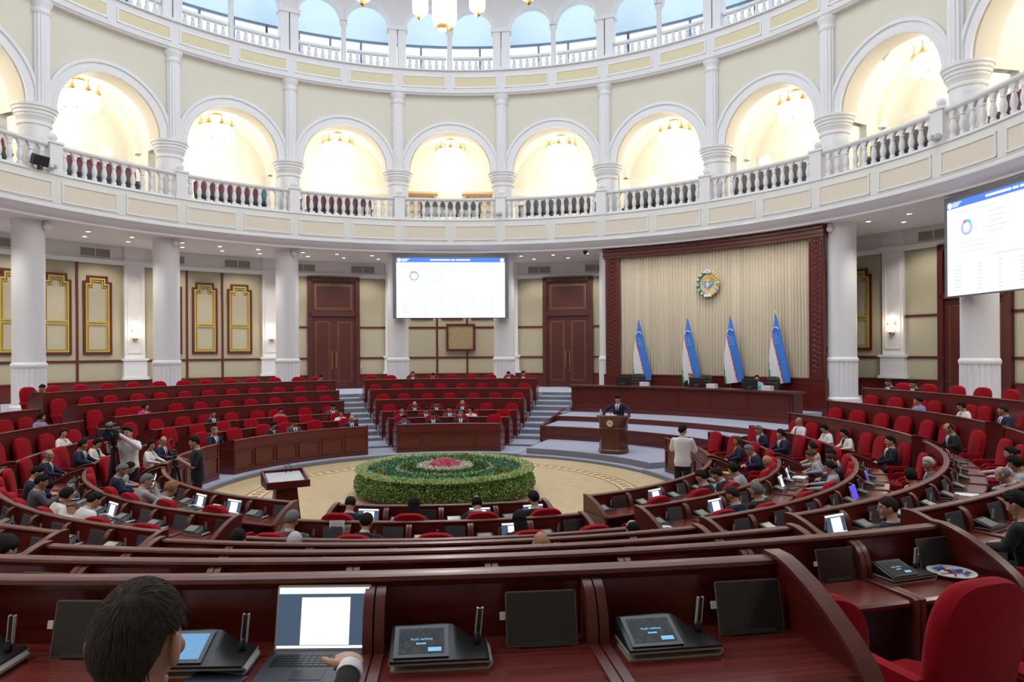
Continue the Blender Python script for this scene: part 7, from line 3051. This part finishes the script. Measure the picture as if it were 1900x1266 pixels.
# ================================================================== PAPERS AND SMALL THINGS ON DESKS
def on_desk(b, n, px, rr, far=False):
    ph = phi_on_circle(px, ROW_R[n] + rr, far)
    return P(ROW_R[n] + rr, ph, ROW_TOP[n] - 0.245), ph


def open_book(name, label, cat, p, rz, w=0.21, d=0.29, lines=False):
    t = thing(name, label, cat, p, rz)
    for s in (-1, 1):
        q = MB()
        k = 8
        for i in range(k + 1):
            u = i / k
            x = s * w * u
            z = 0.006 + 0.018 * math.sin(math.pi * min(1, u * 1.1)) * (1 - u * 0.6)
            for y in (-d / 2, d / 2):
                q.vert((x, y, z))
        o = len(q.v)
        for i in range(k + 1):
            for y in (-d / 2, d / 2):
                q.vert((s * w * i / k, y, 0.001))
        for i in range(k):
            a = 2 * i
            q.face((a, a + 1, a + 3, a + 2))
            q.face((o + a, o + a + 2, o + a + 3, o + a + 1))
            q.face((a, a + 2, o + a + 2, o + a))
            q.face((a + 1, o + a + 1, o + a + 3, a + 3))
        q.face((2 * k, 2 * k + 1, o + 2 * k + 1, o + 2 * k))
        q.face((0, o, o + 1, 1))
        pg = q.build('page', 'paper', t, smooth=40)
        if lines:
            r = MB()
            for j in range(14):
                y = d / 2 - 0.035 - j * 0.0165
                for i in range(6):
                    xa, xb = s * w * (0.12 + 0.13 * i), s * w * (0.12 + 0.13 * (i + 0.8))
                    za = 0.0075 + 0.018 * math.sin(math.pi * min(1, abs(xa) / w * 1.1)) * (1 - abs(xa) / w * 0.6)
                    r.box(((xa + xb) / 2, y, za), (abs(xb - xa), 0.0012, 0.0008))
            r.build('ruling', M.setdefault('ruling', mat('pale_ruling', (0.50, 0.52, 0.58), 0.8, noise=0.03)), pg)
    return t


open_book('open_notebook', 'open white notebook beside the dark-haired writing man', 'notebook', Vector((-0.12, -14.46, 2.137)), R(14), 0.20, 0.27, True)
q = MB()
q.tube([(0, 0, 0), (0.13, 0.03, 0.004)], 0.0045, 8)
q.tube([(0.13, 0.03, 0.004), (0.145, 0.034, 0.004)], [0.0045, 0.001], 8)
o = q.build('ballpoint_pen', 'blueflag', None)
o.location = (-0.16, -14.52, 2.166)
o.rotation_euler = (0, 0, R(30))
tag(o, 'blue ballpoint pen lying on the open notebook', 'pen')
t = thing('dark_folder', 'dark navy folder lying on the desk between the writing man and his laptop', 'folder', (0.345, -14.36, 2.136), R(-14))
q = MB()
q.box((0, 0, 0.010), (0.18, 0.25, 0.018))
q.build('cover', 'navy', t, bevel=0.004)
q = MB()
q.box((0.002, -0.002, 0.0105), (0.176, 0.247, 0.012))
q.build('sheets', 'paper', t)

SHEETS = [('N', 1, 622, 0.14, 'white typed page propped on the dark laptop, second near bench', 'up'), ('C', 2, 283, 0.40, 'open white booklet on the third near left desk', 'book'), ('C', 1, 150, 0.42, 'white papers under the outstretched arm, near left block', 'flat'),
          ('C', 0, 392, 0.42, 'open white notebook under the lit laptop at the end of the front near left desk', 'book'), ('C', 1, 232, 0.40, 'dark red folder on the second near left desk', 'folder'), ('D', 1, 1220, 0.30, 'curling white magazine at the end of the second near right desk', 'book'),
          ('D', 0, 1328, 0.38, 'white papers under the bent dark-haired man, front near right desk', 'flat'), ('D', 1, 1487, 0.40, 'open white book before the woman with a black bun', 'book'), ('D', 3, 1570, 0.40, 'pale blue sheet on the fourth near right desk', 'blue'),
          ('D', 2, 1545, 0.42, 'blue printed sheets on the third near right desk', 'blue'), ('D', 3, 1795, 0.40, 'white bundle of papers on the fourth near right desk', 'flat'), ('D', 0, 1375, 0.30, 'yellow pencil tray paper beside the tilted laptop', 'yellow')]
for i, (b, n, px, rr, lab, kind) in enumerate(SHEETS):
    p, ph = on_desk(b, n, px, rr)
    rz = math.pi - R(ph)
    if kind == 'book':
        open_book('open_booklet', lab, 'book', p + Vector((0, 0, 0.002)), rz + R(12 * (-1) ** i), 0.16, 0.23)
        continue
    q = MB()
    if kind == 'up':
        q.extrude([(-0.10, 0.0), (0.10, 0.0), (0.105, 0.12), (0.10, 0.26), (-0.10, 0.26), (-0.095, 0.12)], 0, 0.002, lambda x, z, y: (x, y + 0.05 * (z / 0.26), z))
        mt, nm, c = 'paper', 'typed_page', 'paper'
    elif kind == 'folder':
        q.box((0, 0, 0.008), (0.24, 0.30, 0.016))
        mt, nm, c = 'strip', 'folder', 'folder'
    else:
        for k in range(3):
            q.box((0.006 * k, 0.004 * k, 0.002 + 0.003 * k), (0.21, 0.29, 0.003), Matrix.Rotation(0.06 * k, 3, 'Z'))
        mt = {'flat': 'paper', 'blue': M.setdefault('bluepaper', mat('pale_blue_paper', (0.30, 0.48, 0.80), 0.7, noise=0.1)), 'yellow': M.setdefault('yellowpaper', mat('yellow_paper', (0.62, 0.46, 0.10), 0.7, noise=0.1))}[kind]
        nm, c = 'paper_sheaf', 'papers'
    o = q.build(nm, mt, None)
    o.location = p + Vector((0, 0, 0.002))
    o.rotation_euler = (0, 0, rz + R(8 * (-1) ** i))
    tag(o, lab, c)
    if kind == 'up':
        r = MB()
        for j in range(16):
            w = 0.15 if j % 5 else 0.10
            r.box((0, -0.001 + 0.05 * ((0.235 - j * 0.0135) / 0.26), 0.235 - j * 0.0135), (w, 0.001, 0.003))
        r.build('typed_line', 'ink', o)

p, ph = P(12.90, 161.6, ROW_TOP[5] - 0.245), 161.6
t = thing('candy_plate', 'white plate of red and blue wrapped sweets at the end of the sixth near bench', 'plate', p + Vector((0, 0, 0.001)))
q = MB()
q.lathe([(0.06, 0.0), (0.09, 0.006), (0.135, 0.022), (0.135, 0.026), (0.085, 0.012), (0.0, 0.010)], n=32)
q.build('dish', 'whitepaint', t)
random.seed(4)
for i in range(26):
    a, rr = random.uniform(0, 6.28), 0.085 * math.sqrt(random.random())
    q = MB()
    c = Vector((rr * math.cos(a), rr * math.sin(a), 0.020 + 0.010 * random.random()))
    d = Vector((random.uniform(-1, 1), random.uniform(-1, 1), 0.1)).normalized()
    q.limb(c - d * 0.008, c + d * 0.008, 0.007, 0.007, 8)
    q.tube([c + d * 0.014, c + d * 0.022], [0.002, 0.006], 6)
    q.tube([c - d * 0.014, c - d * 0.022], [0.002, 0.006], 6)
    q.build('sweet', ['redflag', 'blueflag', 'paper'][i % 3], t)

# the big laptop
t = thing('laptop', 'large lit laptop with a white page under the hand of the dark-haired man', 'laptop', (0.655, -14.06, 2.137), R(0.5))
t.scale = (1.06, 1.06, 1.06)
k = link('keyboard_base', DEVICE['l_base'], t)
link('keyboard', DEVICE['l_keys'], k)
l = link('lid', DEVICE['l_lid'], t)
l.rotation_euler = (-R(14), 0, 0)
l.location = (0, 0, 0.012)
link('screen', DEVICE['l_margin'], l)
link('document', DEVICE['l_doc'], l)

make_chair('red armchair of the dark-haired man with the lit laptop', (0.62, -15.42, 1.42), 0.0, 'red armchairs of the deputies')
make_chairs()
make_devices()
